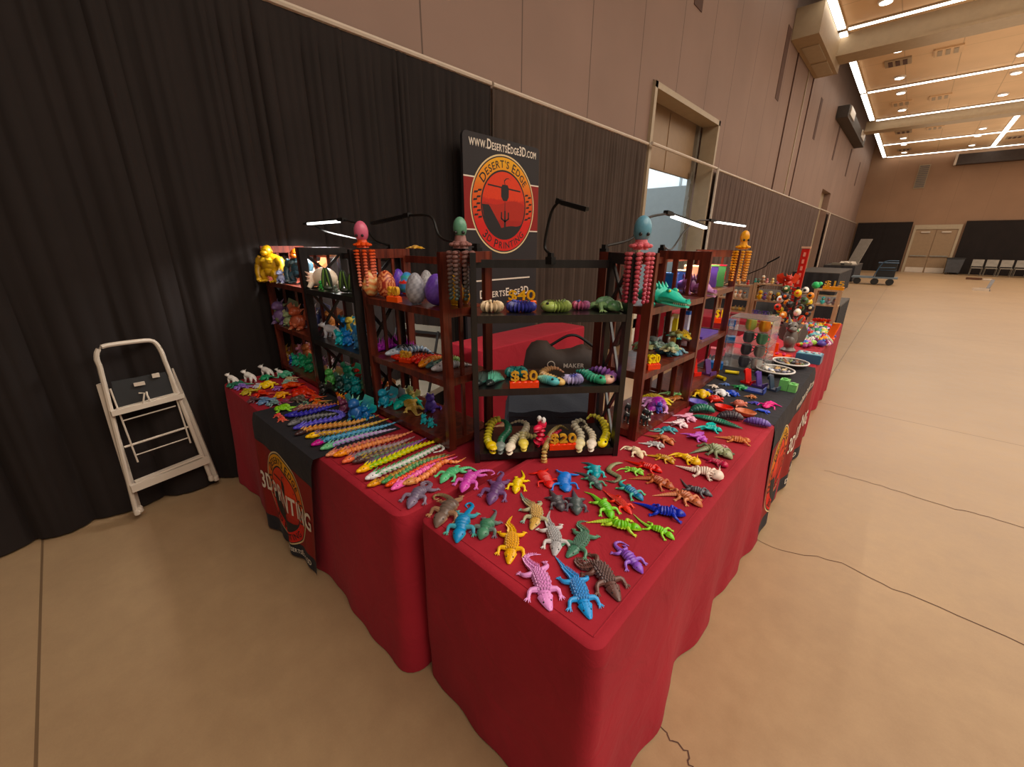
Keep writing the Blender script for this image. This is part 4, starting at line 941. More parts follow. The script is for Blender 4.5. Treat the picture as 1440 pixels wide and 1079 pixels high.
def beast(p, label, h, yaw, a, b2=None, group=None, name='standing_beast_toy', cat='toy', L=1.3, tail=True):
    A, B = c(a), c(b2 or a); t = thing(name, label, cat, p, yaw, group, world=False); O = (0,0,0)
    b = MB(); b.tube(cmr([V3((.38*L*h,0,.62*h)),V3((.1*L*h,0,.66*h)),V3((-.2*L*h,0,.6*h)),V3((-.42*L*h,0,.55*h))], 10), [.16*h,.25*h,.28*h,.27*h,.25*h,.23*h,.24*h,.25*h,.23*h,.14*h], None, 10, A)
    for k in range(6): b.cone((.3*L*h-.12*L*h*k,0,.78*h), (.26*L*h-.12*L*h*k,0,.95*h), .06*h, B, 4)
    b.build('body', M['print'], t, off=O)
    for x in (.28,-.3):
        for e in (-1,1):
            l = MB(); l.tube(cmr([V3((x*L*h,e*.13*h,.58*h)),V3(((x-.05)*L*h,e*.19*h,.32*h)),V3(((x+.03)*L*h,e*.19*h,.04*h))], 7), [.14*h,.13*h,.12*h,.11*h,.1*h,.09*h,.09*h], None, 8, A); l.ell(((x+.06)*L*h,e*.19*h,.035*h), (.1*h,.07*h,.04*h), B, None, 7, 5); l.build('leg', M['print'], t, off=O)
    hd = MB(); hd.tube([V3((.34*L*h,0,.66*h)),V3((.5*L*h,0,.82*h))], [.13*h,.1*h], None, 9, A); hd.ell((.56*L*h,0,.86*h), (.22*h,.18*h,.16*h), A, None, 9, 7); hd.ell((.7*L*h,0,.82*h), (.18*h,.13*h,.1*h), B, None, 8, 6)
    for e in (-1,1): hd.cone((.5*L*h,e*.08*h,.94*h), (.4*L*h,e*.16*h,1.12*h), .05*h, B, 5); hd.ell((.62*L*h,e*.09*h,.9*h), .03*h, hx('161616'), None, 6, 4)
    hd.build('head', M['print'], t, off=O)
    if tail: tl = MB(); tl.tube(cmr([V3((-.42*L*h,0,.55*h)),V3((-.62*L*h,.03*h,.4*h)),V3((-.8*L*h,.14*h,.3*h)),V3((-.95*L*h,.2*h,.38*h))], 10), [.09*h*(1-i/11) for i in range(10)], None, 8, A); tl.build('tail', M['print'], t, off=O)
    return t
def gorilla(p, label, h, yaw, a, b2=None, hc=None):
    t = thing('gorilla_figure', label, 'figurine', p, yaw, None, world=False); O = (0,0,0); R = random.Random(4)
    A, B, Hc = c(a), c(b2 or a), c(hc or a); b = MB()
    b.ell((0,0,.48*h), (.2*h,.26*h,.27*h), A, None, 16, 12); b.ell((.03*h,0,.3*h), (.18*h,.2*h,.16*h), A, None, 14, 9); b.ell((-.03*h,0,.66*h), (.19*h,.3*h,.14*h), A, None, 16, 9)
    for e in (-1,1):
        b.ell((.12*h,e*.1*h,.6*h), (.1*h,.12*h,.09*h), B, None, 10, 7)
        b.tube(cmr([V3((0,e*.28*h,.66*h)),V3((.03*h,e*.4*h,.46*h)),V3((.1*h,e*.38*h,.28*h)),V3((.16*h,e*.32*h,.1*h))], 9), [.11*h,.12*h,.115*h,.1*h,.095*h,.1*h,.095*h,.08*h,.075*h], None, 12, A); b.ell((.18*h,e*.31*h,.07*h), (.1*h,.08*h,.07*h), B, None, 9, 6)
        b.tube(cmr([V3((.02*h,e*.14*h,.3*h)),V3((.12*h,e*.2*h,.2*h)),V3((.06*h,e*.19*h,.05*h))], 7), [.13*h,.13*h,.12*h,.11*h,.1*h,.09*h,.08*h], None, 12, A); b.ell((.13*h,e*.19*h,.04*h), (.14*h,.08*h,.045*h), B, None, 9, 6)
        for j in range(4): b.ell((.26*h,e*(.14+j*.03)*h,.03*h), (.04*h,.018*h,.025*h), B, None, 6, 4)
    for k in range(len(b.v)):      # shaggy ridges in the coat
        v = b.v[k]; n_ = V3((v.x, v.y, v.z-.48*h)).normalized(); b.v[k] = v + n_*h*.012*(math.sin(v.z/h*70+v.y/h*14)+math.sin(v.y/h*60))
    b.build('body', M['print'], t, off=O)
    hd = MB(); hd.ell((.06*h,0,.86*h), (.15*h,.14*h,.15*h), Hc, None, 14, 10); hd.ell((.02*h,0,.95*h), (.1*h,.07*h,.07*h), Hc, None, 10, 7); hd.ell((.18*h,0,.81*h), (.09*h,.1*h,.075*h), Hc, None, 12, 8); hd.ell((.16*h,0,.895*h), (.06*h,.11*h,.025*h), Hc, None, 10, 6)
    hd.ell((.245*h,0,.79*h), (.03*h,.06*h,.012*h), dim(Hc,.4), None, 8, 5)
    for e in (-1,1): hd.ell((.195*h,e*.05*h,.873*h), .018*h, hx('15120c'), None, 6, 5); hd.ell((.03*h,e*.145*h,.85*h), (.03*h,.02*h,.04*h), Hc, None, 7, 5); hd.ell((.26*h,e*.025*h,.83*h), (.014*h,.016*h,.012*h), dim(Hc,.4), None, 6, 4)
    hd.build('head', M['print'], t, off=O)
    return t
def octopus(top, label, a, b2, post_u, hd_r=.034, arm=.19, beads=14, hc=None):
    """hung over the top of a post: bulb on top, beaded arms down the sides"""
    A, B = c(a), c(b2); t = thing('beaded_octopus_toy', label, 'toy', top)
    h = MB(); h.ell(top+V3((0,0,.078)), (hd_r,hd_r,hd_r*1.45), c(hc or a), None, 14, 10); h.tube([top+V3((0,0,.004)),top+V3((0,0,.02)),top+V3((0,0,.05))], [.03,.026,.02], None, 12, B)
    hb = h.build('head', M['print'], t)
    for e in (-1,1):
        ey = MB(); o = top+V3((0,0,.06))+V3(post_u)*0 + V3((CX.x*e*.014 - CF.x*.0, CX.y*e*.014, 0)) - V3((CF.x,CF.y,0)).normalized()*hd_r*.86; ey.ell(o, .007, hx('141414'), None, 7, 5); ey.build('eye', M['print'], hb, off=top)
    for k in range(8):
        an = 2*PI*(k+.5)/8; d_ = V3((math.cos(an),math.sin(an),0)); r = .046; m_ = MB()
        for j in range(beads):
            f_ = j/(beads-1); s = min(1, j/2.); p = top + d_*(.02 + (r-.02)*s) + V3((0,0,.024-.024*s*s-arm*max(0,f_-.1))); rr = .0128*(1-.35*f_)
            m_.ell(p, (rr,rr,arm/beads*.52), mix(B,A,f_) if j % 2 else dim(mix(B,A,f_),.85), None, 8, 5)
        m_.build('tentacle', M['print'], t)
    return t
def egg(p, label, w_, h_, style, a, b2, d=None, tilt=0.):
    A, B, Dc = c(a), c(b2), c(d or b2); n, m_ = 40, 30; vs = []; cs = []; fs = []
    for i in range(m_+1):
        ph = PI*i/m_; zz = -math.cos(ph); prof = math.sin(ph)*(1-.16*zz)
        for k in range(n):
            an = 2*PI*k/n; g = 0
            if style == 'scales': g = .5+.5*math.cos(an*9+(PI if i//3 % 2 else 0))*math.cos(i*PI/1.5); cc = mix(B, A, g)
            elif style == 'swirl': g = .5+.5*math.sin(4*math.sqrt((math.sin(an*2)*1.6)**2+(zz*3.2)**2)*2.1); cc = mix(B, A, 1 if g > .5 else .0)
            elif style == 'bands': g = .5+.5*math.sin(i*1.25+.35*math.sin(an*8)); cc = (A,B,Dc)[(i//4)%3] if g > .35 else A
            elif style == 'zigzag': g = .5+.5*math.sin(zz*14+2.2*abs(((an*5/PI) % 2)-1)); cc = mix(A, B, g)
            elif style == 'rough': g = random.random(); cc = mix(A, B, g)
            else: g = .5+.5*math.sin(an*12+i*1.3)*math.sin(i*1.1); cc = mix(A,B,g)
            r = 1+.055*(g-.5); vs.append(V3((prof*math.cos(an)*w_/2*r, prof*math.sin(an)*w_/2*r, (zz+1)/2*h_))); cs.append(cc)
    for i in range(m_):
        for k in range(n): fs.append((i*n+k, i*n+(k+1)%n, (i+1)*n+(k+1)%n, (i+1)*n+k))
    t = thing('dragon_egg', label, 'egg', p, 0); b = MB(); b.add([v+p for v in vs], fs, cs); b.build('shell', M['print'], t)
    if style == 'scales' or style == 'crater':
        s = MB()
        for i in range(5): s.lathe(p, [(w_*(.27-.03*i),.002+.0005*i),(w_*(.25-.03*i),.004)], 16, A)
        s.build('foot_ring', M['print'], t)
    return t
def duck(p, label, h, yaw, a, bk='e8862c', b2=None, group=None, name='duck_figure', hat=None):
    A = c(a); B = c(b2 or a); t = thing(name, label, 'figurine', p, yaw, group, world=False); O = (0,0,0)
    b = MB(); b.ell((0,0,.3*h), (.32*h,.25*h,.3*h), B, None, 9, 7); b.cone((-.2*h,0,.38*h), (-.45*h,0,.55*h), .14*h, B, 6)
    for e in (-1,1): b.ell((-.03*h,e*.23*h,.34*h), (.2*h,.06*h,.14*h), A, None, 7, 5)
    b.build('body', M['print'], t, off=O)
    hd = MB(); hd.ell((.1*h,0,.75*h), (.22*h,.21*h,.22*h), A, None, 9, 7); hd.ell((.32*h,0,.7*h), (.12*h,.1*h,.05*h), c(bk) if bk in PAL else hx(bk), None, 7, 5)
    for e in (-1,1): hd.ell((.27*h,e*.1*h,.8*h), .035*h, hx('161616'), None, 6, 4)
    if hat: hd.cone((.08*h,0,.88*h), (.06*h,0,1.2*h), .18*h, c(hat), 8)
    hd.build('head', M['print'], t, off=O); return t
# ================================================================ reptiles on the corner table
def rep(tg, xy, label, kind, *cols, z=TZ+.003, **k):
    return reptile([PZ(tg, x, y, z) for x, y in xy], label, kind, *cols, z=z, **k)
rep('F', [(92,505),(110,410),(118,310),(112,220),(85,170),(122,95)], 'golden yellow spiny crocodile, front left of the corner table', 'croc', 'e0a81c', 'ecc04c')
rep('F', [(448,900),(400,800),(375,680),(330,590),(252,505),(235,452),(285,425),(365,420)], 'pink lilac spiny crocodile at the front of the corner table', 'croc', 'd890cc', 'e0a0d8')
rep('F', [(783,970),(735,870),(690,750),(640,640),(560,545),(482,435)], 'sky blue spiny crocodile nearest the table corner', 'croc', '3c94d8', '58a8e4')
rep('F', [(1028,820),(960,710),(890,600),(830,535),(720,540),(665,490),(680,462),(795,465)], 'dark brown plated lizard right of the sky blue crocodile', 'croc', '5c3c38', '6a4a44')
rep('F', [(580,448),(650,385),(715,310),(730,240),(680,185),(690,150),(760,140)], 'dull green spiny crocodile with curled tail, middle of the front table', 'croc', '4c7c68', '588a70')
rep('F', [(478,435),(490,335),(460,240),(420,150),(440,50)], 'silvery white spiny crocodile behind the sky blue one', 'croc', 'a8a8ac', 'd8d4d4', 'b8b4b8')
rep('F', [(280,215),(320,140),(320,60),(250,0),(205,-60),(195,-105)], 'teal and orange two tone spiny crocodile with pale head', 'croc', 'c8a45c', '8cb0a8', '4c8c8c')
rep('F', [(1222,585),(1150,510),(1075,430),(1010,375),(988,335),(1035,318),(1108,350)], 'purple gecko with curled tail near the right edge of the corner table', 'gecko', '8858c0', '9c74d0', k=1.15)
rep('G', [(1095,672),(1020,622),(935,590),(870,548),(818,495)], 'lime green gecko farthest right of the lime ones', 'gecko', '7cc83c', 'a8dc58', 'b0d070')
rep('G', [(872,605),(795,592),(720,582),(650,552),(500,553)], 'lime and yellow lizard pointing right, long pale tail', 'lizard', '70bc34', 'c8dc58', 'c8d858')
rep('G', [(672,532),(640,470),(580,410),(540,370),(488,345)], 'bright green bearded lizard in a line behind the lime and yellow one', 'lizard', '6cc03c', 'a0dc60', '88d050')
rep('G', [(805,498),(735,430),(680,392),(640,358),(608,328)], 'scarlet spiny crocodile between the lime lizards', 'croc', 'd42818', 'e03820')
rep('G', [(1170,508),(1080,500),(985,482),(900,445),(812,415)], 'dark blue lizard pointing right beside the scarlet crocodile', 'lizard', '2c38a8', '3848c0', k=1.1)
rep('G', [(882,408),(830,370),(770,330),(730,290),(770,262)], 'blue bodied lizard with green head and curled tail', 'lizard', '2878a8', '60c488', '48b8a0')
rep('G', [(602,335),(550,282),(500,240),(415,210)], 'dark slate lizard with green head left of the blue bodied one', 'lizard', '4c5c60', '48a078', '484850')
rep('G', [(340,480),(295,405),(250,325)], 'left one of the two charcoal lizards', 'lizard', '46424a', '524e56', k=1.35)
rep('G', [(438,505),(430,425),(412,330)], 'right one of the two charcoal lizards, greenish back', 'lizard', '4e5a5c', '564c5c', k=1.35)
rep('G', [(265,322),(220,255),(180,205)], 'red frog lying on the middle of the corner table', 'frog', 'cc2020', 'd83028')
rep('G', [(372,350),(350,285),(370,215)], 'bright blue frog beside the red one', 'frog', '3c7cd4', '4c8ce4')
rep('G', [(22,360),(40,290),(78,250),(65,200)], 'lemon yellow gecko in the middle of the corner table', 'gecko', 'e8c814', 'f0d828', k=1.3)
rep('G', [(568,262),(555,200),(515,160),(465,148)], 'cyan crested lizard with a spiked fan on its back', 'lizard', '2c98a8', '48c8c8', '305058', k=1.3)
for i in range(7):
    pass
rep('G', [(750,150),(690,165),(650,205),(690,235),(725,255),(690,282),(620,268)], 'olive ribbed curled serpent beside the cyan crested lizard', 'worm', '8c8c68', '5c6450', thick=.012)
rep('G', [(888,235),(825,208),(745,192),(700,205)], 'light green lizard behind the blue bodied one', 'gecko', '84c84c', 'a8e070', k=1.3)
rep('G', [(1012,218),(930,190),(835,160),(755,132)], 'red lizard pointing right at the back of the corner table', 'lizard', 'cc2828', 'd83c34')
rep('G', [(1095,332),(1015,300),(945,265),(785,258)], 'rust brown bearded lizard, rear one of a pair', 'lizard', 'a8583c', 'b86c48')
rep('G', [(1282,452),(1210,412),(1130,372),(945,372)], 'salmon orange bearded lizard, front one of a pair', 'lizard', 'b86c4c', 'd0906c')
rep('G', [(1352,378),(1270,350),(1185,320),(1135,255)], 'dark grey gecko near the right table edge', 'gecko', '54545e', '48484e', k=1.15)
rep('G', [(1408,272),(1325,232),(1225,210),(1100,168)], 'cream white axolotl on the right table edge', 'axolotl', 'e4d0c4', 'ecdcd0', k=1.15)
rep('K', [(738,572),(650,530),(560,480),(470,490)], 'fat yellow gecko behind the cream white axolotl', 'axolotl', 'e4b410', 'f0c828', name='gecko_toy')
rep('K', [(525,560),(460,520),(380,500),(262,480)], 'mustard gold lizard left of the fat yellow gecko', 'lizard', 'b88a2c', 'd4a850')
rep('K', [(972,590),(890,555),(800,520),(715,490)], 'magenta striped axolotl right of the fat yellow gecko', 'axolotl', 'b82c50', '8c1c3c')
rep('K', [(1015,520),(930,480),(830,440),(650,470)], 'olive striped chameleon with pale bands', 'lizard', '98a07c', '5c6850', curl=True, k=1.2)
rep('K', [(258,515),(195,450),(120,415),(70,440)], 'cream chameleon beside the black bookcase foot', 'gecko', 'dcc8a8', 'e8d8c0', k=1.35)
rep('K', [(445,420),(365,400),(285,390),(225,378)], 'grey and white striped spiny lizard', 'lizard', 'a8a8ac', 'e0e0e0', k=1.3)
rep('K', [(520,402),(440,352),(350,330),(250,312)], 'copper brown lizard with dark banded tail', 'lizard', 'c07048', '8c4a34', '7c4030')
rep('K', [(1168,372),(1075,370),(965,345),(865,328)], 'orange bearded lizard with raised horned head', 'lizard', 'c8784c', 'd89064', k=1.25)
rep('K', [(985,425),(905,405),(835,398)], 'small dusty pink lizard behind the olive chameleon', 'gecko', 'c07884', 'b06878', k=1.4)
rep('K', [(560,285),(465,275),(375,285),(270,268)], 'teal patterned gecko near the bookcase shelf', 'gecko', '3c90a0', '78c8cc', '8c9c70', k=1.2)
rep('K', [(675,150),(770,175),(870,200),(1000,235),(1110,262)], 'long dark green armoured serpent, tapered at both ends', 'worm', '2c8468', '1c5c48', thick=.022, z=TZ+.006)
rep('K', [(865,128),(760,110),(655,120)], 'dark green armoured isopod beside the purple shell', 'bug', '2c7860', '1c4840', z=TZ+.008)
rep('K', [(1108,190),(1000,168),(885,165)], 'charcoal armoured isopod beside the salmon shell', 'bug', '4a4048', '34303a', z=TZ+.008)
rep('K', [(1338,245),(1225,222),(1110,200)], 'violet armoured isopod at the right edge by the black runner', 'bug', '7460a8', '5c4490', z=TZ+.008)
# winged dragons lying flat
def flat_dragon(tg, xy, label, a, b2, z=TZ+.003, k=1.):
    P = [PZ(tg, x, y, z) for x, y in xy]; t = reptile(P, label, 'lizard', a, b2, z=z, k=k, name='winged_dragon_toy')
    q = cmr([V3((p.x,p.y,z)) for p in P], 45); base = WORLD[t.name]; Ln = (q[0]-q[-1]).length
    i = 15; tt = (q[i-2]-q[i+2]).normalized(); s = V3((-tt.y,tt.x,0))
    for e in (-1,1):
        w_ = MB(); r0 = q[i]+V3((0,0,.04*Ln+.01)); tips = [r0+s*e*Ln*.16+tt*Ln*.12+V3((0,0,.09*Ln)), r0+s*e*Ln*.34-tt*Ln*.02+V3((0,0,.07*Ln)), r0+s*e*Ln*.3-tt*Ln*.16+V3((0,0,.04*Ln)), r0+s*e*Ln*.18-tt*Ln*.24+V3((0,0,.02*Ln)), r0-tt*Ln*.14]
        A_ = [r0]+tips; w_.add(A_+[x-V3((0,0,.004)) for x in A_], [(0,j,j+1) for j in range(1,5)]+[(6,j+7,j+6) for j in range(1,5)]+[(j,j+6,j+7,j+1) for j in range(1,5)], [c(b2)]*12)
        for j in range(4): w_.tube([r0, tips[j]], [.004,.0015], None, 5, c(a))
        w_.build('wing', M['print'], t, smooth=False)
    return t
flat_dragon('K', [(800,375),(700,330),(640,310),(575,300)], 'orchid purple winged dragon flat on the red cloth', 'b858c0', 'c870d0', k=1.3)
flat_dragon('K', [(930,285),(830,265),(770,250),(690,255)], 'turquoise winged dragon flat on the red cloth', '1cb8b0', '30d0c8', k=1.3)
flat_dragon('K', [(640,255),(560,225),(500,215),(430,205)], 'white winged dragon next to the bookcase', 'e8dce0', 'ecd0dc', k=1.3)
flat_dragon('K', [(705,205),(620,170),(570,155),(495,150)], 'pale pink winged dragon behind the white one', 'e0a8c4', 'e8b8d4', k=1.3)
# shells and turtles near the black runner
def shell(tg, x0, x1, y, label, a, b2, legs=False, h=.028, z=TZ+.006):
    p0, p1 = PZ(tg,x0,y,z), PZ(tg,x1,y,z); r = (p1-p0).length/2; p = (p0+p1)/2; u = (p1-p0).normalized(); rot = Matrix(((u.x,-u.y,0),(u.y,u.x,0),(0,0,1)))
    t = thing('turtle_toy' if legs else 'shell_dish', label, 'toy', p); A, B = c(a), c(b2)
    s = MB()
    if legs:
        s.ell(p+V3((0,0,h*.5)), (r*.78,r*.6,h*.8), A, rot, 14, 9)
        for k in range(7): an = k*PI*2/7; s.ell(p+rot@V3((math.cos(an)*r*.42,math.sin(an)*r*.32,h*1.05)), (r*.16,r*.14,h*.2), B, rot, 7, 5)
        s.build('carapace', M['print'], t); hd = MB(); hd.ell(p+u*r*.95+V3((0,0,h*.5)), (r*.26,r*.19,h*.4), B, rot, 9, 6); hd.build('head', M['print'], t)
        for a_ in (.6,2.4,-.6,-2.4):
            l = MB(); d_ = rot@V3((math.cos(a_),math.sin(a_),0)); l.tube([p+d_*r*.4+V3((0,0,h*.4)), p+d_*r*.85+V3((0,0,h*.3)), p+d_*r*1.05+V3((0,0,.004))], [r*.14,r*.12,r*.06], None, 7, B); l.build('flipper', M['print'], t)
    else:
        s.lathe(p, [(.62,0),(.86,.35),(1.,.9),(.95,1.),(.9,.9),(.6,.35),(.2,.25),(.02,.24)] and [(r*.62,0),(r*.86,h*.35),(r,h*.9),(r*.95,h),(r*.88,h*.85),(r*.6,h*.4),(r*.2,h*.25),(.002,h*.24)], 28, lambda i, k: B if k % 4 == 0 else A, Matrix.Diagonal((1,.72,1))); s.build('ribbed_dish', M['print'], t)
    return t
shell('K', 640, 800, 62, 'purple blue ribbed shell dish by the bookcase end', '7468b8', '5c5cb0')
shell('K', 795, 930, 25, 'red turtle on the black runner beside the purple shell', 'd43428', 'c02c28', True)
shell('K', 865, 1015, 105, 'red ribbed shell dish on the black runner', 'd8342c', 'c02820')
shell('K', 1010, 1130, 65, 'salmon pink turtle on the black runner', 'c87464', 'd88874', True)
shell('K', 1040, 1205, 145, 'salmon orange ribbed shell dish by the charcoal isopod', 'cc7c5c', 'b86848')
rep('N', [(885,585),(800,565),(735,545)], 'royal blue frog on the black runner edge', 'frog', '2848c8', '3458dc', z=TZ+.006)
rep('N', [(830,535),(880,500),(950,495)], 'hot pink frog on the black runner', 'frog', 'd8347c', 'e4509c', z=TZ+.006)
rep('N', [(780,500),(720,485),(640,475)], 'indigo winged lizard on the black runner', 'lizard', '4c48b4', '7070d0', z=TZ+.006, k=1.5)
rep('N', [(735,440),(680,420),(615,415)], 'copper crab shaped lizard on the black runner', 'lizard', 'b86c3c', 'd8a078', z=TZ+.006, k=1.8)
rep('N', [(640,360),(580,330),(480,300)], 'green winged lizard behind the copper one on the runner', 'lizard', '2c9058', '48a868', z=TZ+.006, k=1.5)
rep('N', [(530,420),(480,380),(430,350)], 'blue lizard beside the green winged lizard on the runner', 'lizard', '2c4cc0', '4c6cd8', z=TZ+.006, k=1.6)
rep('N', [(410,420),(370,370),(330,340)], 'white lizard at the edge of the runner by the bookcase', 'lizard', 'e8e8ec', 'd0d0d8', z=TZ+.006, k=1.6)
rep('N', [(270,385),(240,355),(205,340)], 'navy blue lizard beside the white lizard by the bookcase', 'lizard', '283c98', '3c50b8', z=TZ+.006, k=1.6)
rep('N', [(200,440),(195,395),(215,345)], 'yellow lizard closest to the far bookcase foot', 'lizard', 'e0b828', 'f0d050', z=TZ+.006, k=1.4)
rep('N', [(340,335),(290,310),(240,300)], 'white and tan lizard behind the navy one', 'lizard', 'd8c8b8', 'e8e0d8', z=TZ+.006, k=1.6)
rep('N', [(470,310),(420,295),(360,290)], 'slate blue lizard behind the white lizard on the runner', 'lizard', '4868a8', '7890c0', z=TZ+.006, k=1.6)
# chameleons and geckos at the corner of the two tables
rep('H', [(225,565),(275,495),(330,430),(400,385),(430,345),(395,320),(345,330),(350,358),(380,350)], 'mauve grey chameleon with curled tail, farthest left of the lizards', 'gecko', '746880', '807488', k=1.2)
rep('H', [(480,740),(525,670),(590,590),(635,535),(590,470),(520,440),(460,450),(470,480),(505,468)], 'brown grey chameleon with coiled tail at the table join', 'gecko', '6c5c54', 'a87c5c', '8c7450', k=1.25)
rep('H', [(668,880),(705,780),(735,680),(775,600),(815,545),(790,515),(750,530),(770,556)], 'bright blue chameleon with green legs and curled tail', 'gecko', '2c88c0', '58a498', '3c90cc', k=1.2)
rep('H', [(885,850),(945,750),(1000,660),(1030,590),(1000,570)], 'green and purple mottled lizard left of the golden crocodile', 'gecko', '4c8468', '6c6474', k=1.75)
rep('H', [(520,330),(600,260),(690,215),(780,190),(850,215),(890,235)], 'mint green chameleon at the back of the table join', 'gecko', '60b884', '7cd49c', k=1.2)
rep('H', [(715,415),(770,330),(830,260),(890,225),(980,215),(1015,238),(985,252)], 'orchid pink chameleon with curled tail', 'gecko', 'cc58b4', 'd878c4', k=1.2)
rep('H', [(970,530),(1010,450),(1055,380),(1060,300),(1095,245),(1065,225),(1040,250)], 'plum purple chameleon between the pink one and the yellow gecko', 'gecko', '684878', '785c88', k=1.25)
# ================================================================ long jointed dragons on the left table
GL = 'long jointed dragons laid side by side on the left table'
def ld(tg, xy, label, w, *cols, style='beads', z=TZ+.003, **k):
    return long_dragon([PZ(tg, x, y, z) for x, y in xy], label, w, *cols, style=style, z=z, group=GL, **k)
wl = .018
ld('T', [(108,300),(190,262),(330,240),(520,212),(640,172),(720,142)], 'copper and gold beaded dragon, rearmost of the row on the bare cloth edge', wl, 'b8703c', 'e0b068', 'd8a868', '3c2424')
ld('T', [(190,322),(280,298),(420,282),(560,252),(680,215),(800,168)], 'gold and violet beaded dragon with a bright yellow head', wl, 'c09848', '8c7490', 'e0bc60', 'f0bc10')
ld('T', [(235,382),(320,345),(430,318),(600,278),(750,238),(880,190)], 'teal and blue beaded dragon with a magenta head', wl, '5c98c0', '2c7484', '78b8e0', 'b83088')
ld('T', [(305,412),(420,368),(560,328),(700,288),(850,245)], 'lilac beaded dragon with a mint head', wl, 'a890cc', '78c0a8', 'c8b0dc', '70b884')
ld('T', [(345,462),(460,418),(600,372),(760,325),(905,285)], 'olive and pink ribbed dragon with a salmon head', wl*.9, 'a88458', 'c06c6c', 'd07c74', 'd08c6c', style='ribs')
ld('T', [(405,465),(520,428),(650,388),(800,345),(900,308),(990,265)], 'orange ribbed dragon with orange head', wl, 'd0783c', 'e8a070', 'e89878', 'e89030', style='ribs')
ld('T', [(475,515),(560,472),(680,430),(850,385),(1000,310)], 'teal and plum dragon with a coral head', wl, '58807c', '9c6c7c', 'b08c94', 'e07858')
ld('T', [(555,515),(680,472),(800,438),(900,402),(1060,335)], 'dark brown and mustard beaded dragon', wl, '5c4440', 'a8944c', '8c7c70', '4c3434')
ld('T', [(650,525),(780,478),(900,430),(1000,378),(1095,320)], 'dusky purple and green beaded dragon', wl, '64545c', '5c8468', '9c58a8', '5c4c5c')
ld('T', [(585,590),(700,540),(850,480),(1000,412),(1130,360),(1225,328)], 'green and yellow beaded dragon with a golden yellow head', wl, '78b83c', 'f0d820', 'e8d020', 'f0b010')
ld('T', [(655,645),(780,590),(900,542),(1050,472),(1170,405),(1225,380),(1235,410),(1180,425)], 'white and green beaded dragon with tail hooked round', wl, 'c8ccc8', '58a870', 'e0dcdc', 'dcdce0')
ld('T', [(665,698),(800,640),(920,580),(1050,510),(1240,442)], 'mustard orange slim jointed snake', wl*.8, 'c8903c', 'a87c40', '988c60', 'd89838', style='ribs')
ld('T', [(775,672),(900,620),(1000,550),(1120,498),(1265,450)], 'green slim jointed snake beside the mustard one', wl*.8, '5cb070', '3c8454', '9c9878', '4c9058', style='ribs')
ld('T', [(805,697),(920,640),(1040,575),(1160,508),(1310,448)], 'red orange slim jointed snake', wl*.8, 'd85040', 'e87858', 'd86068', 'e06040', style='ribs')
ld('T', [(850,725),(950,660),(1050,600),(1150,545),(1325,468)], 'hot pink jointed snake', wl*.9, 'e070b8', 'f090c8', 'e85c9c', 'e870b8', style='ribs')
ld('T', [(935,685),(1060,648),(1160,580),(1240,512),(1340,508),(1395,478)], 'orange jointed snake nearest the corner table', wl*.95, 'e08858', 'f0a878', 'd87048', 'c8905c', style='ribs')
ld('V', [(875,800),(1000,748),(1150,712),(1300,680),(1400,652)], 'grey spined dragon lying on the black runner', wl, '6c6c70', '4c4c50', '88888c', style='beads')
ld('T', [(90,252),(240,210),(400,178),(455,150),(420,118),(330,98)], 'violet blue beaded dragon bent round on the black runner', wl, '5c54c0', '8480d8', '6c68cc', z=TZ+.006)
ld('V', [(830,700),(990,688),(1150,650),(1290,600),(1400,560)], 'indigo dragon across the edge of the black runner', wl, '3c389c', '5854c0', '4440a8', z=TZ+.006)
ld('V', [(920,640),(1050,605),(1200,600),(1400,545)], 'brown and salmon patterned dragon', wl, '6c4444', 'c89078', 'a85c54', z=TZ+.006)
GX = 'small printed dragons crowding the far left table'
def lz(tg, xy, label, kind, *cols, z=TZ+.004, k=1.): return flat_dragon(tg, xy, label, *cols, z=z, k=k*1.15)
lz('V', [(690,625),(770,615),(840,610),(960,575)], 'lime green spiky dragon beside the black runner', 'lizard', '84c03c', 'a0d858', k=1.6)
lz('V', [(770,368),(880,362),(960,340),(1050,310)], 'orange red dragon near the left bookcase foot, farthest back', 'lizard', 'd85428', 'c84434', k=1.4)
lz('V', [(880,420),(980,408),(1060,412),(1140,425)], 'crimson dragon lying under the left bookcase edge', 'lizard', 'c83838', 'd05048', k=1.3)
lz('V', [(900,470),(980,440),(1060,440),(1200,460)], 'scarlet dragon in front of the crimson one', 'lizard', 'd03c2c', 'd85848', k=1.3)
lz('V', [(1080,520),(1150,500),(1200,480),(1280,458)], 'vermilion dragon with long tail near the black bookcase', 'lizard', 'd04838', 'c07050', k=1.2)
lz('V', [(1120,575),(1190,545),(1250,525),(1340,505)], 'orange and olive dragon near the black bookcase', 'lizard', 'd0683c', 'a89858', k=1.2)
lz('V', [(510,565),(600,530),(660,505),(740,465)], 'steel blue dragon in the middle of the left heap', 'lizard', '5c7ca0', '7c98b8', k=1.2)
lz('V', [(390,540),(460,515),(520,500),(600,475)], 'dark plum brown dragon on the left table front edge', 'lizard', '58383c', '6c4c58', k=1.2)
lz('V', [(600,572),(680,555),(740,545),(840,525)], 'grey teal dragon on the front edge of the left heap', 'lizard', '68888c', '88a4a4', k=1.3)
lz('V', [(720,485),(780,455),(810,440),(850,410)], 'amber gold dragon in the left heap', 'lizard', 'dc941c', 'f0b830', k=1.6)
lz('V', [(330,455),(420,420),(470,400),(550,375)], 'olive gold dragon on the front edge at far left', 'lizard', 'a89838', 'c0b048', k=1.4)
lz('V', [(450,465),(560,445),(610,435),(710,425)], 'red dragon beside the olive gold one', 'lizard', 'cc3c34', 'd85c48', k=1.2)
lz('V', [(230,385),(330,368),(390,358),(480,345)], 'lavender dragon near the far left table corner', 'lizard', '8468b8', 'a488d0', k=1.4)
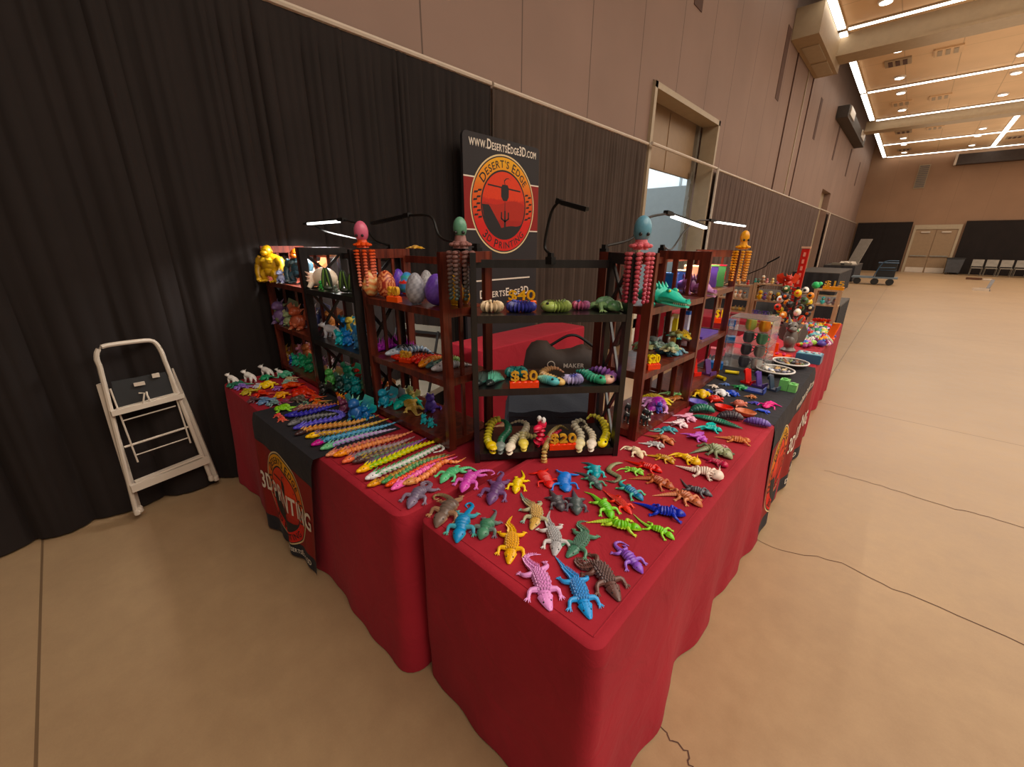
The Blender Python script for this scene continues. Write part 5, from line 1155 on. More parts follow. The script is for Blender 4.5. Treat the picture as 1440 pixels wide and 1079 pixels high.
lz('V', [(150,362),(260,345),(340,335),(470,318)], 'dark green dragon at the far left table corner', 'lizard', '2c6c58', '3c8468', k=1.3)
lz('V', [(575,380),(620,350),(650,330),(700,300)], 'bright yellow dragon in the back of the left heap', 'lizard', 'ecc81c', 'f0d848', k=1.8)
lz('V', [(470,375),(520,355),(560,345),(620,320)], 'silver dragon beside the bright yellow one', 'lizard', 'b0b4bc', 'd0d0d8', k=1.4)
lz('V', [(690,400),(730,380),(760,365),(800,350)], 'violet dragon beside the orange red one', 'lizard', '9058a8', 'b080c8', k=1.4)
lz('V', [(730,560),(790,545),(850,540),(940,520)], 'magenta and brown dragon behind the lime green one', 'lizard', '8c3c5c', '6c4c4c', k=1.2)
lz('V', [(860,520),(940,505),(990,515),(1080,530)], 'dark brown spiny dragon behind the lime green one', 'lizard', '4c4038', '6c5c50', k=1.3)
lz('V', [(950,590),(1010,570),(1060,575),(1150,560)], 'black and mint dragon near the runner', 'lizard', '3c4444', '78a888', k=1.3)
lz('V', [(690,688),(760,690),(800,685)], 'small coral fish shaped dragon on the runner', 'lizard', 'd05050', 'd87060', k=2.)
lz('V', [(730,735),(800,735),(850,730)], 'small coral dragon nearest the runner front edge', 'lizard', 'd85c50', 'e07c68', k=2.)
lz('V', [(780,330),(850,310),(890,300),(960,290)], 'pale teal striped dragon near the left bookcase', 'lizard', '88b0a0', 'b0ccc0', k=1.3)
lz('V', [(540,285),(600,265),(640,250),(700,225)], 'emerald green dragon among the white ones', 'lizard', '2c9464', '48ac7c', k=1.6)
lz('V', [(790,260),(820,230),(840,215),(870,190)], 'sea green dragon among the white ones by the bookcase', 'lizard', '50a484', '70b89c', k=1.8)
lz('V', [(830,300),(880,275),(920,265),(980,245)], 'pale sand dragon closest to the left bookcase foot', 'lizard', 'c0b088', 'd8ccb0', k=1.4)
# white standing beasts at the far left end
for i, (x0, x1, y, lb) in enumerate(((130,330,325,'front'),(310,530,300,'middle'),(505,720,240,'rear'),(690,835,235,'rightmost'))):
    p = PZ('V', (x0+x1)/2, y, TZ+.003); hgt = (x1-x0)*.56*CR['V'][2]*mpp(p)
    beast(p, 'white angular standing beast at the far left table end, %s of four' % lb, hgt, PI+.25, 'e8e4e0', 'f0ece8' if i < 3 else 'c8dcd0', 'white standing beasts at the far left table end', L=1.5)
# ================================================================ figures on the shelves
def onshelf(tg, x, y, z, lo, hi, n=(0,1,0), o=(0,0,0)):
    """spot on a shelf for a pixel, kept between the shelf's front and back edges (n = depth direction)"""
    p = PZ(tg, x, y, z); n = V3(n); d = (p-V3(o)).dot(n); t = min(hi, max(lo, d))
    k = (t + V3(o).dot(n))/(d + V3(o).dot(n)) if abs(d + V3(o).dot(n)) > 1e-6 else 1
    return V3((p.x*k, p.y*k, z))
def fig(tg, x, yb, yt, z, lo, hi, n=(0,1,0), o=(0,0,0), zpx=None):
    p = onshelf(tg, x, yb, z, lo, hi, n, o); return p, max(.02, (yb-yt)*CR[tg][2]*mpp(p))
FACE = -PI/2+.5     # toward the camera side of the left bookcases
def dl(tg, x, yb, yt, z, lo, hi, label, *cols, yaw=FACE, grp='baby dragon figures on the left bookcases', **k):
    p, h = fig(tg, x, yb, yt, z, lo, hi); return dragonling(p, label, h*1.12, yaw, *cols, group=grp, **k)
B1 = (.962,1.19); B2r = (.99,1.2); B3r = (1.05,1.25)
# far left bookcase
p, h = fig('D', 235, 515, 100, S3, *B1); gorilla(p+V3((.02,0,0)), 'golden gorilla figure standing on the far left bookcase top shelf', h*.92, FACE, 'b48c2c', 'c8a440')
p, h = fig('D', 425, 505, 120, S3, *B1); gorilla(p+V3((.06,.05,0)), 'dark blue green gorilla figure with orange head beside the golden gorilla', h*.95, FACE, '24404c', '3c4c50', 'c8642c')
dl('D', 335, 520, 390, S3, *B1, 'small silver and blue dragon at the golden gorilla feet', '8890b0', '303c78', 'd0d0c8', wings=False)
dl('D', 690, 400, 190, S3, 1.05, 1.2, 'copper dragon on the far left bookcase top shelf, seen through the black cross brace', 'a86840', '8c4c3c', 'd8a890')
dl('D', 335, 960, 735, S2, *B1, 'purple headed dragon on the far left bookcase middle shelf', '6c5480', '6c7c58', '8c7ca0')
dl('D', 440, 900, 725, S2, 1.1, 1.19, 'sky blue dragon at the back of the far left middle shelf', '2c90d8', '50b0e8', 'a8d0e8')
dl('D', 540, 900, 715, S2, 1.1, 1.19, 'pale green dragon at the back of the far left middle shelf', '9cb878', 'c0c898', 'd8d8b0')
dl('D', 345, 1000, 825, S2, 1.0, 1.05, 'olive green dragon at the front left of the far left middle shelf', '8c9c68', '5c5070', 'a8b888')
dl('D', 420, 1010, 870, S2, 1.0, 1.05, 'sage and cream dragon in the front of the far left middle shelf', '90a078', 'c8c8a0', '4c6858')
dl('D', 530, 1055, 825, S2, 1.0, 1.1, 'copper scaled dragon at the front of the far left middle shelf', 'a85840', 'c88068', 'd89878')
dl('D', 700, 1000, 780, S2, 1.05, 1.19, 'navy and white dragon seen through the cross brace, middle shelf', '38406c', '7078a0', 'd8d8e0')
dl('D', 880, 960, 790, S2, 1.05, 1.19, 'orange and brown dragon seen through the cross brace, middle shelf', 'b87c4c', '5c3c34', 'd8a878')
dl('D2', 230, 640, 480, S1, 1.0, 1.19, 'bronze gold dragon on the far left bottom shelf', 'a87c38', '8c5c34', 'c8a058')
dl('D2', 300, 600, 465, S1, 1.05, 1.19, 'teal dragon with pinkish white head on the far left bottom shelf', 'd8a8b8', '48a898', '3c9ca0')
dl('D2', 390, 600, 445, S1, 1.08, 1.19, 'pale pink dragon at the back of the far left bottom shelf', 'e8a8c8', 'f0c0d8', 'd890b8')
dl('D2', 465, 600, 440, S1, 1.08, 1.19, 'copper brown dragon at the back of the far left bottom shelf', 'b06c48', '8c5040', 'd09878')
dl('D2', 335, 670, 560, S1, 1.0, 1.06, 'jade green dragon at the left front of the far left bottom shelf', '38b08c', '50c8a4', '2c8c8c')
dl('D2', 430, 690, 560, S1, 1.0, 1.06, 'spring green dragon in the middle front of the far left bottom shelf', '34a878', '58c898', '288060')
dl('D2', 490, 740, 600, S1, 1.0, 1.06, 'deep green dragon at the right front of the far left bottom shelf', '1c8858', '2ca070', '146048')
dl('D2', 300, 700, 620, S1, 1.0, 1.03, 'blue and white dragon low on the far left bottom shelf', '3858b0', 'c8d0e8', '5870c0')
dl('D2', 640, 700, 580, S1, 1.05, 1.19, 'purple and brown dragon seen through the cross brace, bottom shelf', '684868', 'a88c90', '8c6c84')
dl('D2', 740, 720, 610, S1, 1.05, 1.19, 'white and mauve dragon seen through the cross brace, bottom shelf', 'c8c0c8', '8c7088', 'e0d8e0')
# black bookcase: top
p, h = fig('D', 790, 560, 335, S3, *B2r)
t = thing('axolotl_figure', 'big cream axolotl figure on the left black bookcase top shelf', 'figurine', p, PI+.35, world=False)
b = MB(); b.ell((-.25*h,0,.5*h), (.72*h,.42*h,.5*h), c('e8d8c4'), None, 16, 11); b.build('body', M['print'], t, off=(0,0,0))
b = MB(); b.ell((.55*h,0,.42*h), (.45*h,.45*h,.38*h), c('ecdccc'), None, 14, 10); b.ell((.85*h,0,.3*h), (.2*h,.3*h,.2*h), c('ecdccc'), None, 10, 7); hd = b.build('head', M['print'], t, off=(0,0,0))
for e in (-1,1):
    b = MB(); b.ell((.8*h,e*.27*h,.58*h), .06*h, hx('181414'), None, 8, 6); b.build('eye', M['print'], hd, off=(0,0,0))
    b = MB()
    for j in range(3): b.cone((.4*h,e*.38*h,(.35+j*.17)*h), (.25*h,e*.72*h,(.4+j*.22)*h), .07*h, c('d8b8a8'), 6)
    b.build('gill', M['print'], t, off=(0,0,0))
    for x in (.3,-.6): b = MB(); b.tube([(x*h,e*.33*h,.28*h),(x*h+.06*h,e*.5*h,.04*h)], [.13*h,.1*h], None, 8, c('e8d8c4')); b.build('leg', M['print'], t, off=(0,0,0))
for x, yb, yt, lb, lean in ((860,600,345,'left',-.2),(1050,615,365,'middle',-.25),(1140,620,400,'right',-.2)):
    p, h = fig('D', x, yb, yt, S3, 1.0, 1.1); t = thing('leaf_shell_figure', 'upright green and black leaf shaped beetle wing figure, %s of three on the black bookcase' % lb, 'figurine', p, FACE, world=False)
    b = MB(); b.ell((0,0,.12*h), (.2*h,.22*h,.12*h), c('3c4438'), None, 9, 6); b.build('body', M['print'], t, off=(0,0,0))
    for e in (-1,1):
        b = MB(); b.ell((0,e*.12*h+lean*.2*h,.52*h), (.07*h,.14*h,.48*h), c('1c2c24') if e > 0 else c('28402c'), Matrix.Rotation(e*.16,3,'X'), 9, 8); b.ell((.045*h,e*.12*h+lean*.2*h,.55*h), (.035*h,.05*h,.4*h), c('6c9048'), Matrix.Rotation(e*.16,3,'X'), 7, 7); b.build('wing_case', M['print'], t, off=(0,0,0))
dl('D', 790, 600, 510, S3, 1.0, 1.06, 'small bright green frog dragon in front of the cream axolotl', '3ca850', '80d868', 'b8e0a0', wings=False, grp=None)
dl('D', 940, 610, 540, S3, .99, 1.03, 'small grey and green dragon between the leaf shaped figures', '68786c', '9c8c90', '58704c', wings=False, grp=None)
# black bookcase: middle
p, h = fig('D2', 740, 365, 195, S2, *B2r); beast(p, 'white scaled dragon standing on the left black bookcase middle shelf', h*.95, PI+.3, 'd8dce8', 'eceef4', L=1.5)
dl('D2', 880, 300, 145, S2, 1.1, 1.2, 'azure star winged dragon at the back of the black middle shelf', '1c88d8', '38a8e8', '58c0f0', grp=None)
dl('D2', 950, 300, 140, S2, 1.1, 1.2, 'pale yellow dragon at the back of the black middle shelf', 'd8c45c', 'e8dc90', 'c0a848', grp=None)
dl('D2', 830, 430, 300, S2, .99, 1.05, 'cyan dragon at the left front of the black middle shelf', '28b8c8', '38ccd8', '50dce0', grp=None)
dl('D2', 920, 440, 290, S2, 1.0, 1.07, 'bright blue dragon at the front of the black middle shelf', '2080d8', '3ca0e8', '58b8f0', grp=None)
dl('D2', 1040, 480, 350, S2, .99, 1.05, 'steel blue dragon at the right front of the black middle shelf', '4888b8', '68a8d0', '80b8d8', grp=None)
dl('D2', 1020, 370, 230, S2, 1.08, 1.2, 'fluffy sky blue dragon at the right back of the black middle shelf', '50a0d0', '78bce0', '90cce8', grp=None)
dl('D2', 1065, 320, 215, S2, 1.1, 1.2, 'small white tipped grey dragon by the right post of the black middle shelf', 'b8c0c8', 'e0e4e8', 'd0d0c8', grp=None)
# black bookcase: bottom, and the figures spilling onto the runner
g2 = dict(grp=None)
dl('D2', 730, 880, 715, S1, *B2r, 'apple green dragon with peach wings on the black bottom shelf', '58a858', 'e8b088', 'd8e0c0', **g2)
dl('D2', 830, 830, 690, S1, 1.1, 1.2, 'mauve winged dragon at the back of the black bottom shelf', 'b098a8', 'd0b0c0', 'e0c8d4', **g2)
dl('D2', 935, 860, 680, S1, 1.06, 1.2, 'jade green dragon with round head on the black bottom shelf', '38a888', '58c4a0', '2c8870', **g2)
dl('D2', 1040, 840, 690, S1, 1.08, 1.2, 'red dragon at the back of the black bottom shelf', 'd03c34', 'e05848', 'c02c2c', **g2)
dl('D2', 1115, 850, 715, S1, 1.08, 1.2, 'pale green and white dragon by the right post of the black bottom shelf', 'a8c8a8', 'd8e4d0', '88b090', **g2)
dl('D2', 840, 940, 790, S1, 1.0, 1.06, 'black and teal spotted dragon at the front of the black bottom shelf', '20403c', '3c8c80', '90c0b0', **g2)
dl('D2', 930, 960, 820, S1, 1.0, 1.06, 'dark teal dragon at the front of the black bottom shelf', '1c6c70', '38a0a0', '78c0b8', **g2)
dl('D2', 1020, 980, 830, S1, 1.0, 1.05, 'cyan headed dragon at the right front of the black bottom shelf', '28a0a8', '48c0c0', '38a8b8', **g2)
dl('D2', 1110, 960, 820, S1, 1.02, 1.08, 'green and maroon dragon by the right post, front of the black bottom shelf', '5c8c68', '8c3c38', '58a890', **g2)
TB = dict(z=TZ+.006, lo=.6, hi=.93)
def dt(tg, x, yb, yt, label, *cols, **k): return dl(tg, x, yb, yt, TZ+.006, .6, .925, label, *cols, grp=None, **k)
dt('D2', 640, 990, 870, 'black dragon on the table at the black bookcase left foot', '1c1c1c', '2c302c', '3c4038')
dt('D2', 835, 1060, 950, 'gold and orange dragon on the table before the black bookcase', 'c8842c', 'd85c28', 'e0b050')
dt('D2', 880, 1105, 1030, 'pink and black dragon on the runner before the black bookcase', '9c5c84', '3c2c3c', 'd8a0c0')
dt('D2', 1095, 1040, 900, 'blue and aqua dragon on the table at the black bookcase right foot', '2868a8', '38b0b0', '88d0c8')
dt('T', 565, 165, 5, 'blue headed aqua dragon standing on the end of the black runner', '3868a8', '48a89c', '88c8b0')
dt('T', 470, 110, 10, 'plum and pink dragon beside the blue headed aqua one', '6c3450', 'c07c98', '402838')
# egg bookcase: top
for x, yb, yt, w_, st, cols, lb, lo, hi in (
  (235,628,365,165,'zigzag',('d8c088','d0784c','7c9858'),'cream egg with orange and green bands, farthest left on the egg shelf',1.04,1.1),
  (395,640,370,185,'swirl',('8c2c20','d89068','e0a080'),'copper red egg with swirl pattern behind the gold price sign',1.06,1.12),
  (520,600,355,140,'scales',('4848b8','8c5cc8','3c70c8'),'violet blue scaled egg at the back of the egg shelf',1.18,1.22),
  (605,600,368,165,'bands',('4c90c8','d83c30','3c9c98'),'blue egg with red and teal bands at the back of the egg shelf',1.16,1.2),
  (690,705,395,195,'scales',('6c6c74','a8a8b0','888'*2),'dark grey dragon egg with raised scales in the middle of the egg shelf',1.04,1.09),
  (800,640,368,150,'rough',('c0c0c4','78787c','a0a0a0'),'speckled silver egg behind the purple one',1.17,1.22),
  (900,712,402,235,'rough',('6448a8','7c5cc0','7c5cc0'),'large purple rough egg right of the grey one',1.05,1.1),
  (1080,690,392,170,'crater',('e0b020','b88414','c89018'),'bright yellow textured egg near the right post of the egg shelf',1.1,1.16),
  (1185,670,500,90,'crater',('d09838','b07c28','c89018'),'small tan gold egg behind the right post of the egg shelf',1.16,1.22)):
    p = onshelf('E', x, yb, S3, lo, hi); q = mpp(p)*.139; egg(p, lb, w_*q, (yb-yt)*q, st, *cols)
# egg bookcase: middle, long snakes
def ls(xy, label, w_, *cols, style='ribs', z=S2, **k):
    return long_dragon([onshelf('W', x, y, z, 1.02, 1.24) for x, y in xy], label, w_*1.25, *cols, style=style, z=z, name=k.pop('name','jointed_snake_toy'), **k)
ls([(190,295),(300,270),(400,240),(540,205),(690,175)], 'magenta spiky jointed dragon on the egg bookcase middle shelf', .02, 'a83cb8', 'd058d8', style='spikes', name='jointed_dragon_toy')
ls([(470,265),(560,245),(650,225),(740,210)], 'black jointed snake behind the pale blue one', .014, '202024', '3c3c44')
ls([(385,335),(500,310),(620,290),(740,270),(860,255)], 'pale blue and white ribbed snake on the middle shelf', .019, 'c8d8e8', '6888a8')
ls([(430,370),(540,385),(640,400),(740,360),(930,305)], 'scarlet jointed dragon along the middle shelf front', .016, 'd83020', 'e85c3c', style='beads', name='jointed_dragon_toy')
ls([(700,425),(790,380),(860,345),(950,310)], 'coral red jointed snake behind the scarlet dragon', .014, 'd04040', 'e87868')
ls([(745,465),(830,410),(900,375),(990,330)], 'orange jointed snake with tan back', .017, 'dc8428', 'e8b070', 'd89850')
ls([(835,475),(930,440),(1010,410),(1080,375)], 'dark teal jointed snake with pale head', .016, '2c5c68', '88a890', '48807c', '3c5c60')
ls([(1010,430),(1080,395),(1150,365),(1210,345)], 'leaf green jointed snake behind the right post', .018, '80a860', 'a0c080')
ls([(920,505),(1030,475),(1130,450),(1290,400)], 'white and silver jointed snake at the right front of the middle shelf', .019, 'c8c8d0', 'e0e0e4', 'b0b8c0')
# egg bookcase: bottom
dl('W', 325, 885, 700, S1, 1.04, 1.15, 'spiky blue lionfish dragon on the egg bookcase bottom shelf', '3898b8', '58b8d0', '80d0e0', grp=None)
dl('W', 365, 790, 675, S1, 1.18, 1.25, 'small orange dragon behind the blue lionfish dragon', 'c87c48', 'e0a878', 'd89868', grp=None)
dl('W', 435, 870, 720, S1, 1.1, 1.2, 'grey dragon beside the blue lionfish dragon', '8890a0', 'b0b0c0', '9ca0ac', grp=None)
dl('W', 545, 800, 680, S1, 1.18, 1.25, 'cream and mint dragon raising its head at the back of the bottom shelf', 'd0c8a0', 'a8c0a0', 'e0d8b8', grp=None)
dl('W', 640, 830, 720, S1, 1.18, 1.25, 'khaki gold dragon at the back of the bottom shelf', 'b8a860', 'd8c890', 'c8b878', grp=None)
rp = lambda xy, lb, kind, *cols, **k: reptile([onshelf('W', x, y, S1, 1.02, 1.24) for x, y in xy], lb, kind, *cols, z=S1, **k)
rp([(440,935),(510,890),(590,840),(660,820),(720,870),(765,920)], 'bright turquoise gecko on the egg bookcase bottom shelf', 'gecko', '18b8a8', '30d0c0', k=1.3)
rp([(545,835),(590,880),(640,920),(670,970),(700,1000),(760,960)], 'pale gold gecko crossing the turquoise one', 'gecko', 'c8a850', 'e0c880', k=1.3)
dl('W', 850, 920, 735, S1, 1.08, 1.18, 'purple seated cat figure on the egg bookcase bottom shelf', '6450b0', '7864c4', '7864c4', grp=None, wings=False, horns=False, spikes=False, name='seated_cat_figure')
dl('W', 770, 1060, 960, S1, 1.03, 1.06, 'left one of two cyan baby figures at the egg bookcase front edge', '28b0c0', '40c8d4', '58d8e0', grp=None, wings=False)
dl('W', 850, 1090, 990, S1, 1.03, 1.06, 'right one of two cyan baby figures at the egg bookcase front edge', '28b0c0', '40c8d4', '58d8e0', grp=None, wings=False)
# ---------------------------------------------------------------- corner bookcase
CO = V3((-1.167,1.022,0)); CN = V3((-.762,.652,0))
def cs(tg, x, y, z, lo=.04, hi=.25): return onshelf(tg, x, y, z, lo, hi, CN, CO)
def coil(tg, x, y, wpx, z, label, *cols, w=.02, lo=.1, hi=.17, rz=0, **k):
    p = cs(tg, x, y, z, lo, hi); r = wpx*CR[tg][2]*mpp(p)/2; return coil_snake(p, label, (r-w)/1.35, w, *cols, z=z, rz=rz, **k)
coil('B', 240, 235, 190, S3, 'cream coiled millipede at the left of the corner top shelf', 'e4c8a4', 'e8d4b0', w=.022, rz=2.5)
coil('B', 480, 238, 250, S3, 'indigo purple coiled millipede in front of the $40 sign', '28245c', '5458b8', w=.021, rz=1)
coil('B', 755, 235, 255, S3, 'yellow green coiled millipede in the middle of the corner top shelf', 'a0b464', '58683c', w=.022, rz=4)
coil('B', 960, 235, 150, S3, 'pink and blue coiled millipede on the corner top shelf', 'd86878', '4c6cb0', w=.018, rz=2, lo=.14, hi=.2)
reptile([cs('B', x, y, S3, .04, .24) for x, y in ((1265,225),(1200,215),(1120,200),(1040,185),(975,175))], 'big dark green lizard at the right end of the corner top shelf', 'lizard', '4c7850', '8ca874', '6c8c60', z=S3, thick=.045)
for i, (x, y, lb) in enumerate(((165,820,'left'),(265,815,'right'))):
    long_dragon([cs('B', x-45, y+10, S2), cs('B', x, y-20, S2, .04, .2), cs('B', x+70, y-40, S2, .1, .24)], 'black and mint spiky jointed dragon at the left of the corner middle shelf, %s one' % lb, .017, '1c2424', '78c8b0' if i else '50605c', '58a898', style='spikes', z=S2)
coil('B', 440, 770, 190, S2, 'teal coiled snake behind the $30 sign', '48a8a0', '2c7c80', w=.02, lo=.17, hi=.2, rz=1)
def arcs(tg, pts, label, w_, *cols, z=S2, head='flat', **k):      # (pixel x, y on shelf, height above it)
    return arch_snake([cs(tg, x, y, z, -.02, .24)+V3((0,0,w_*.95+h_)) for x, y, h_ in pts], label, w_, *cols, z=z, head=head, **k)
def arcv(pts, label, w_, *cols, z=S2, **k):      # a snake rearing up: pixels on upright planes at the given depth into the shelf
    P = []
    for x, y, d_ in pts:
        q = CO + CN*d_; r = ray('B', x, y); o = V3((0,0,CAM_H)); p = o + r*((q-o).dot(CN)/r.dot(CN)); p.z = max(p.z, z+w_*.95); P.append(p)
    return arch_snake(P, label, w_, *cols, z=z, head='flat', rk=.8, **k)
arcv([(785,805,.03),(720,760,.06),(650,730,.1),(690,690,.13),(760,680,.14),(825,715,.12)], 'sand and rose curved snake with ring mouth on the corner middle shelf', .017, 'd8b878', 'c08c74')
arcv([(735,815,.03),(690,795,.05),(640,772,.07),(605,755,.09)], 'aqua snake beside the $30 sign', .019, '60b8c0', '98c8a0')
coil('B', 895, 825, 165, S2, 'lavender and white coiled snake on the corner middle shelf', 'c0b8e0', '5458b0', w=.02, lo=.05, hi=.1, rz=3)
arcv([(1120,805,.03),(1050,765,.06),(990,712,.1),(920,700,.13)], 'sea green snake reaching forward on the corner middle shelf', .02, '48a880', '389888')
arcv([(1180,805,.03),(1215,765,.07),(1150,705,.1),(1080,685,.13),(1020,695,.16)], 'violet pink ribbed snake at the right end of the corner middle shelf', .021, 'a868b8', '6c4890', hc='d8b0a0')
arcs('B2', [(235,420,0),(205,370,.01),(240,310,.05),(300,290,.06),(250,270,.05),(185,275,.02)], 'yellow skull headed snake farthest left on the corner bottom shelf', .017, 'd8c83c', 'e0d468', z=S1, head='jaw', hc='e0c030')
arcs('B2', [(310,420,0),(320,370,.01),(375,310,.02),(340,250,.03),(260,245,.02)], 'dark green ribbed snake with grey skull head on the corner bottom shelf', .016, '2c6c50', '3c8868', z=S1, head='jaw', hc='788480')
arcs('B2', [(390,428,.0),(420,370,.01),(500,330,.02),(520,280,.03),(460,255,.03),(390,260,.02)], 'bone white snake with open skull jaws on the corner bottom shelf', .016, 'e0d8c0', 'd8ccb0', z=S1, head='jaw', hc='e8dcc8')
arcs('B2', [(495,405,.005),(490,350,.02),(545,335,.0),(600,330,0),(660,320,0)], 'cream and olive snake with yellow skull jaws', .016, 'e0d4a0', 'b0a468', z=S1, head='jaw', hc='e8d468')
arcs('B2', [(640,395,.095),(635,395,.07),(625,400,.03),(600,395,0),(660,380,0),(740,340,.01),(800,300,.01)], 'red googly eyed snake with neck raised upright on the corner bottom shelf', .018, 'd83c54', 'd04858', z=S1, head='dino', hc='dc4860')
def tailpt(x, y, n_): 
    q = CO + CN*n_; r = ray('B2', x, y); o = V3((0,0,CAM_H)); k = (q-o).dot(CN)/r.dot(CN); return o + r*k
arch_snake([tailpt(662,515,-.02), tailpt(663,470,-.025), tailpt(668,420,-.012), cs('B2',690,395,S1,.02,.1)+V3((0,0,.02)), cs('B2',720,330,S1,.1,.2)+V3((0,0,.03)), cs('B2',790,270,S1,.14,.24)+V3((0,0,.03)), cs('B2',860,290,S1,.14,.24)+V3((0,0,.02))], 'tan banded snake with its end hanging over the corner bottom shelf edge', .0125, 'd8b878', '8c7c48', S1, 'flat', 'c89058')
arcs('B2', [(950,400,.0),(955,350,.02),(900,300,.04),(960,280,.05),(1010,300,.03)], 'ivory ribbed snake with open skull jaws right of the $20 sign', .017, 'd8d0b8', 'a8a088', z=S1, head='jaw', hc='d8cca0')
arcs('B2', [(1045,400,.0),(1050,350,.015),(1000,310,.03),(960,290,.02)], 'pale skull headed snake beside the ivory one', .016, 'e0d4c0', 'd0c4a8', z=S1, head='jaw', hc='e4d8c8')
arcs('B2', [(1135,395,.004),(1165,335,.02),(1120,280,.05),(1040,255,.06),(1000,260,.04)], 'lemon yellow arched snake at the right end of the corner bottom shelf', .018, 'e4d43c', 'e8dc60', z=S1, head='flat', hc='ecd828')
# ---------------------------------------------------------------- bookcase right of the corner
RN = V3((-1,0,0)); RO = V3((-.76,0,0))
def rs(tg, x, y, z, lo=.03, hi=.25): return onshelf(tg, x, y, z, lo, hi, RN, RO)
def big_croc(label, nose, tail, z, a, b2, w_):
    t = thing('crocodile_toy', label, 'toy', (nose+tail)/2); A, B = c(a), c(b2); d = (nose-tail); L_ = d.length; d.normalize(); s = V3((-d.y,d.x,0)); rot = Matrix((d,s,V3((0,0,1)))).transposed(); w=w_
    h = MB(); P = [nose - d*L_*f_ + V3((0,0,w*hh)) for f_, hh in ((.5,.9),(.4,1.0),(.3,.95),(.18,.72),(.06,.62),(0,.6))]
    h.tube(P, [w*.85,w*.95,w*.85,w*.6,w*.48,w*.3], [w*.5,w*.6,w*.5,w*.3,w*.22,w*.14], 14, lambda i, sa: A if sa > -.2 else B)
    for e in (-1,1):
        h.ell(nose-d*L_*.36+s*e*w*.45+V3((0,0,w*1.5)), (w*.28,w*.22,w*.24), A, rot, 9, 7); h.ell(nose-d*L_*.03+s*e*w*.16+V3((0,0,w*.78)), w*.13, A, None, 7, 5)
        for j in range(7): h.cone(nose-d*L_*(.02+.035*j)+s*e*w*(.3+.03*j)+V3((0,0,w*.52)), nose-d*L_*(.02+.035*j)+s*e*w*(.34+.03*j)+V3((0,0,w*.3)), w*.07, c('e8e4d4'), 4)
    hb = h.build('upper_head', M['print'], t)
    j_ = MB(); j_.tube([nose-d*L_*f_+V3((0,0,w*hh)) for f_, hh in ((.45,.4),(.3,.3),(.12,.22),(.01,.2))], [w*.8,w*.7,w*.48,w*.25], [w*.22,w*.2,w*.16,w*.1], 12, B); j_.build('lower_jaw', M['print'], t)
    for e in (-1,1):
        ey = MB(); ey.ell(nose-d*L_*.33+s*e*w*.58+V3((0,0,w*1.52)), w*.12, hx('f0e060'), None, 7, 5); ey.build('eye', M['print'], hb, off=WORLD[t.name])
    b = MB(); b.tube([nose-d*L_*f_+V3((0,0,w*hh)) for f_, hh in ((.48,.9),(.56,1.05),(.6,.85),(.7,1.1),(.8,1.1),(.86,.9),(1,.8))], [w*.7,w*1.05,w*.8,w*1.1,w*1.05,w*.8,w*.7], [w*.6,w*.9,w*.65,w*.95,w*.9,w*.65,w*.55], 12, A)
    for f_ in (.55,.62,.7,.78,.86):
        for e in (-.5,.0,.5): b.cone(nose-d*L_*f_+s*e*w+V3((0,0,w*1.7)), nose-d*L_*(f_+.03)+s*e*w+V3((0,0,w*2.25)), w*.22, A, 4)
    b.build('body', M['print'], t)
    for e in (-1,1): l = MB(); l.tube([nose-d*L_*.66+s*e*w*.8+V3((0,0,w*.8)), nose-d*L_*.62+s*e*w*1.4+V3((0,0,w*.6)), nose-d*L_*.5+s*e*w*1.5+V3((0,0,w*.12))], [w*.35,w*.3,w*.22], None, 8, A); l.build('leg', M['print'], t)
big_croc('turquoise crocodile poking its long snout over the right bookcase top shelf', PZ('Q', 845, 690, S3+.03)*1+V3((0,0,-.03)), rs('Q', 400, 690, S3, .05, .2), S3, '38b8a0', '60d0b8', .047)
big_croc('mauve purple crocodile with long snout behind the turquoise one', PX('Q', 1090, 610, -.72)*1+V3((0,0,-.025)), V3((-.93,2.42,S3)), S3, '945c90', 'ac7c9c', .05)
for i, (x, y, x2, y2, cols, lb) in enumerate(((740,335,520,290,('4c8ca0','284858'),'teal striped'),(880,265,640,170,('c8a090','88584c'),'cream and brown'),(840,290,600,215,('d8b83c','48a8a0'),'teal bodied yellow headed'),(770,330,480,230,('3c6c84','88a8b0'),'steel blue and black'),(740,345,560,330,('688c70','c0b890'),'green bellied'),(600,350,320,330,('2c3c38','90b0a0'),'black and mint'),(500,280,330,240,('a8a870','586840'),'olive'))):
    P = [rs('Q2', x, y, S2, -.02, .2)+V3((0,0,.0)), rs('Q2', (x+x2)/2, (y+y2)/2-6, S2, .05, .25), rs('Q2', x2, y2, S2, .1, .26)]
    z_ = S2 + (i % 3)*.032; reptile([V3((p.x,p.y,z_)) for p in P], '%s crocodile in the pile on the right bookcase middle shelf' % lb, 'croc', *cols, z=z_, thick=.04)
for k, (x, a) in enumerate(((605,'d8d8d0'),(700,'e8dc20'),(800,'e0e4e8'))):
    p = rs('Q2', x, 160, S2, .24, .26); p = V3((-1.0,p.y,S2)); t = thing('tube_box', ('white','yellow','blue capped white')[k]+' upright tube box at the back of the right bookcase middle shelf', 'box', p)
    b = MB(); b.box(p+V3((0,0,.06)), (.035,.04,.12), c(a)); b.build('carton', M['print'], t, smooth=False); b = MB(); b.box(p+V3((0,0,.13)), (.04,.046,.022), c(('d0d0c8','e8e0a0','3c78d0')[k])); b.build('lid', M['print'], t, smooth=False)
reptile([rs('Q2',x,y,S1) for x, y in ((480,850),(560,790),(450,740),(330,770))], 'magenta striped jointed lizard on the right bookcase bottom shelf', 'lizard', 'a838a8', 'e0b0d8', z=S1, k=1.1)
reptile([rs('Q2',x,y,S1) for x, y in ((675,805),(600,760),(500,720),(300,710))], 'yellow jointed crocodile on the right bookcase bottom shelf', 'croc', 'd8c030', 'e8d860', z=S1)
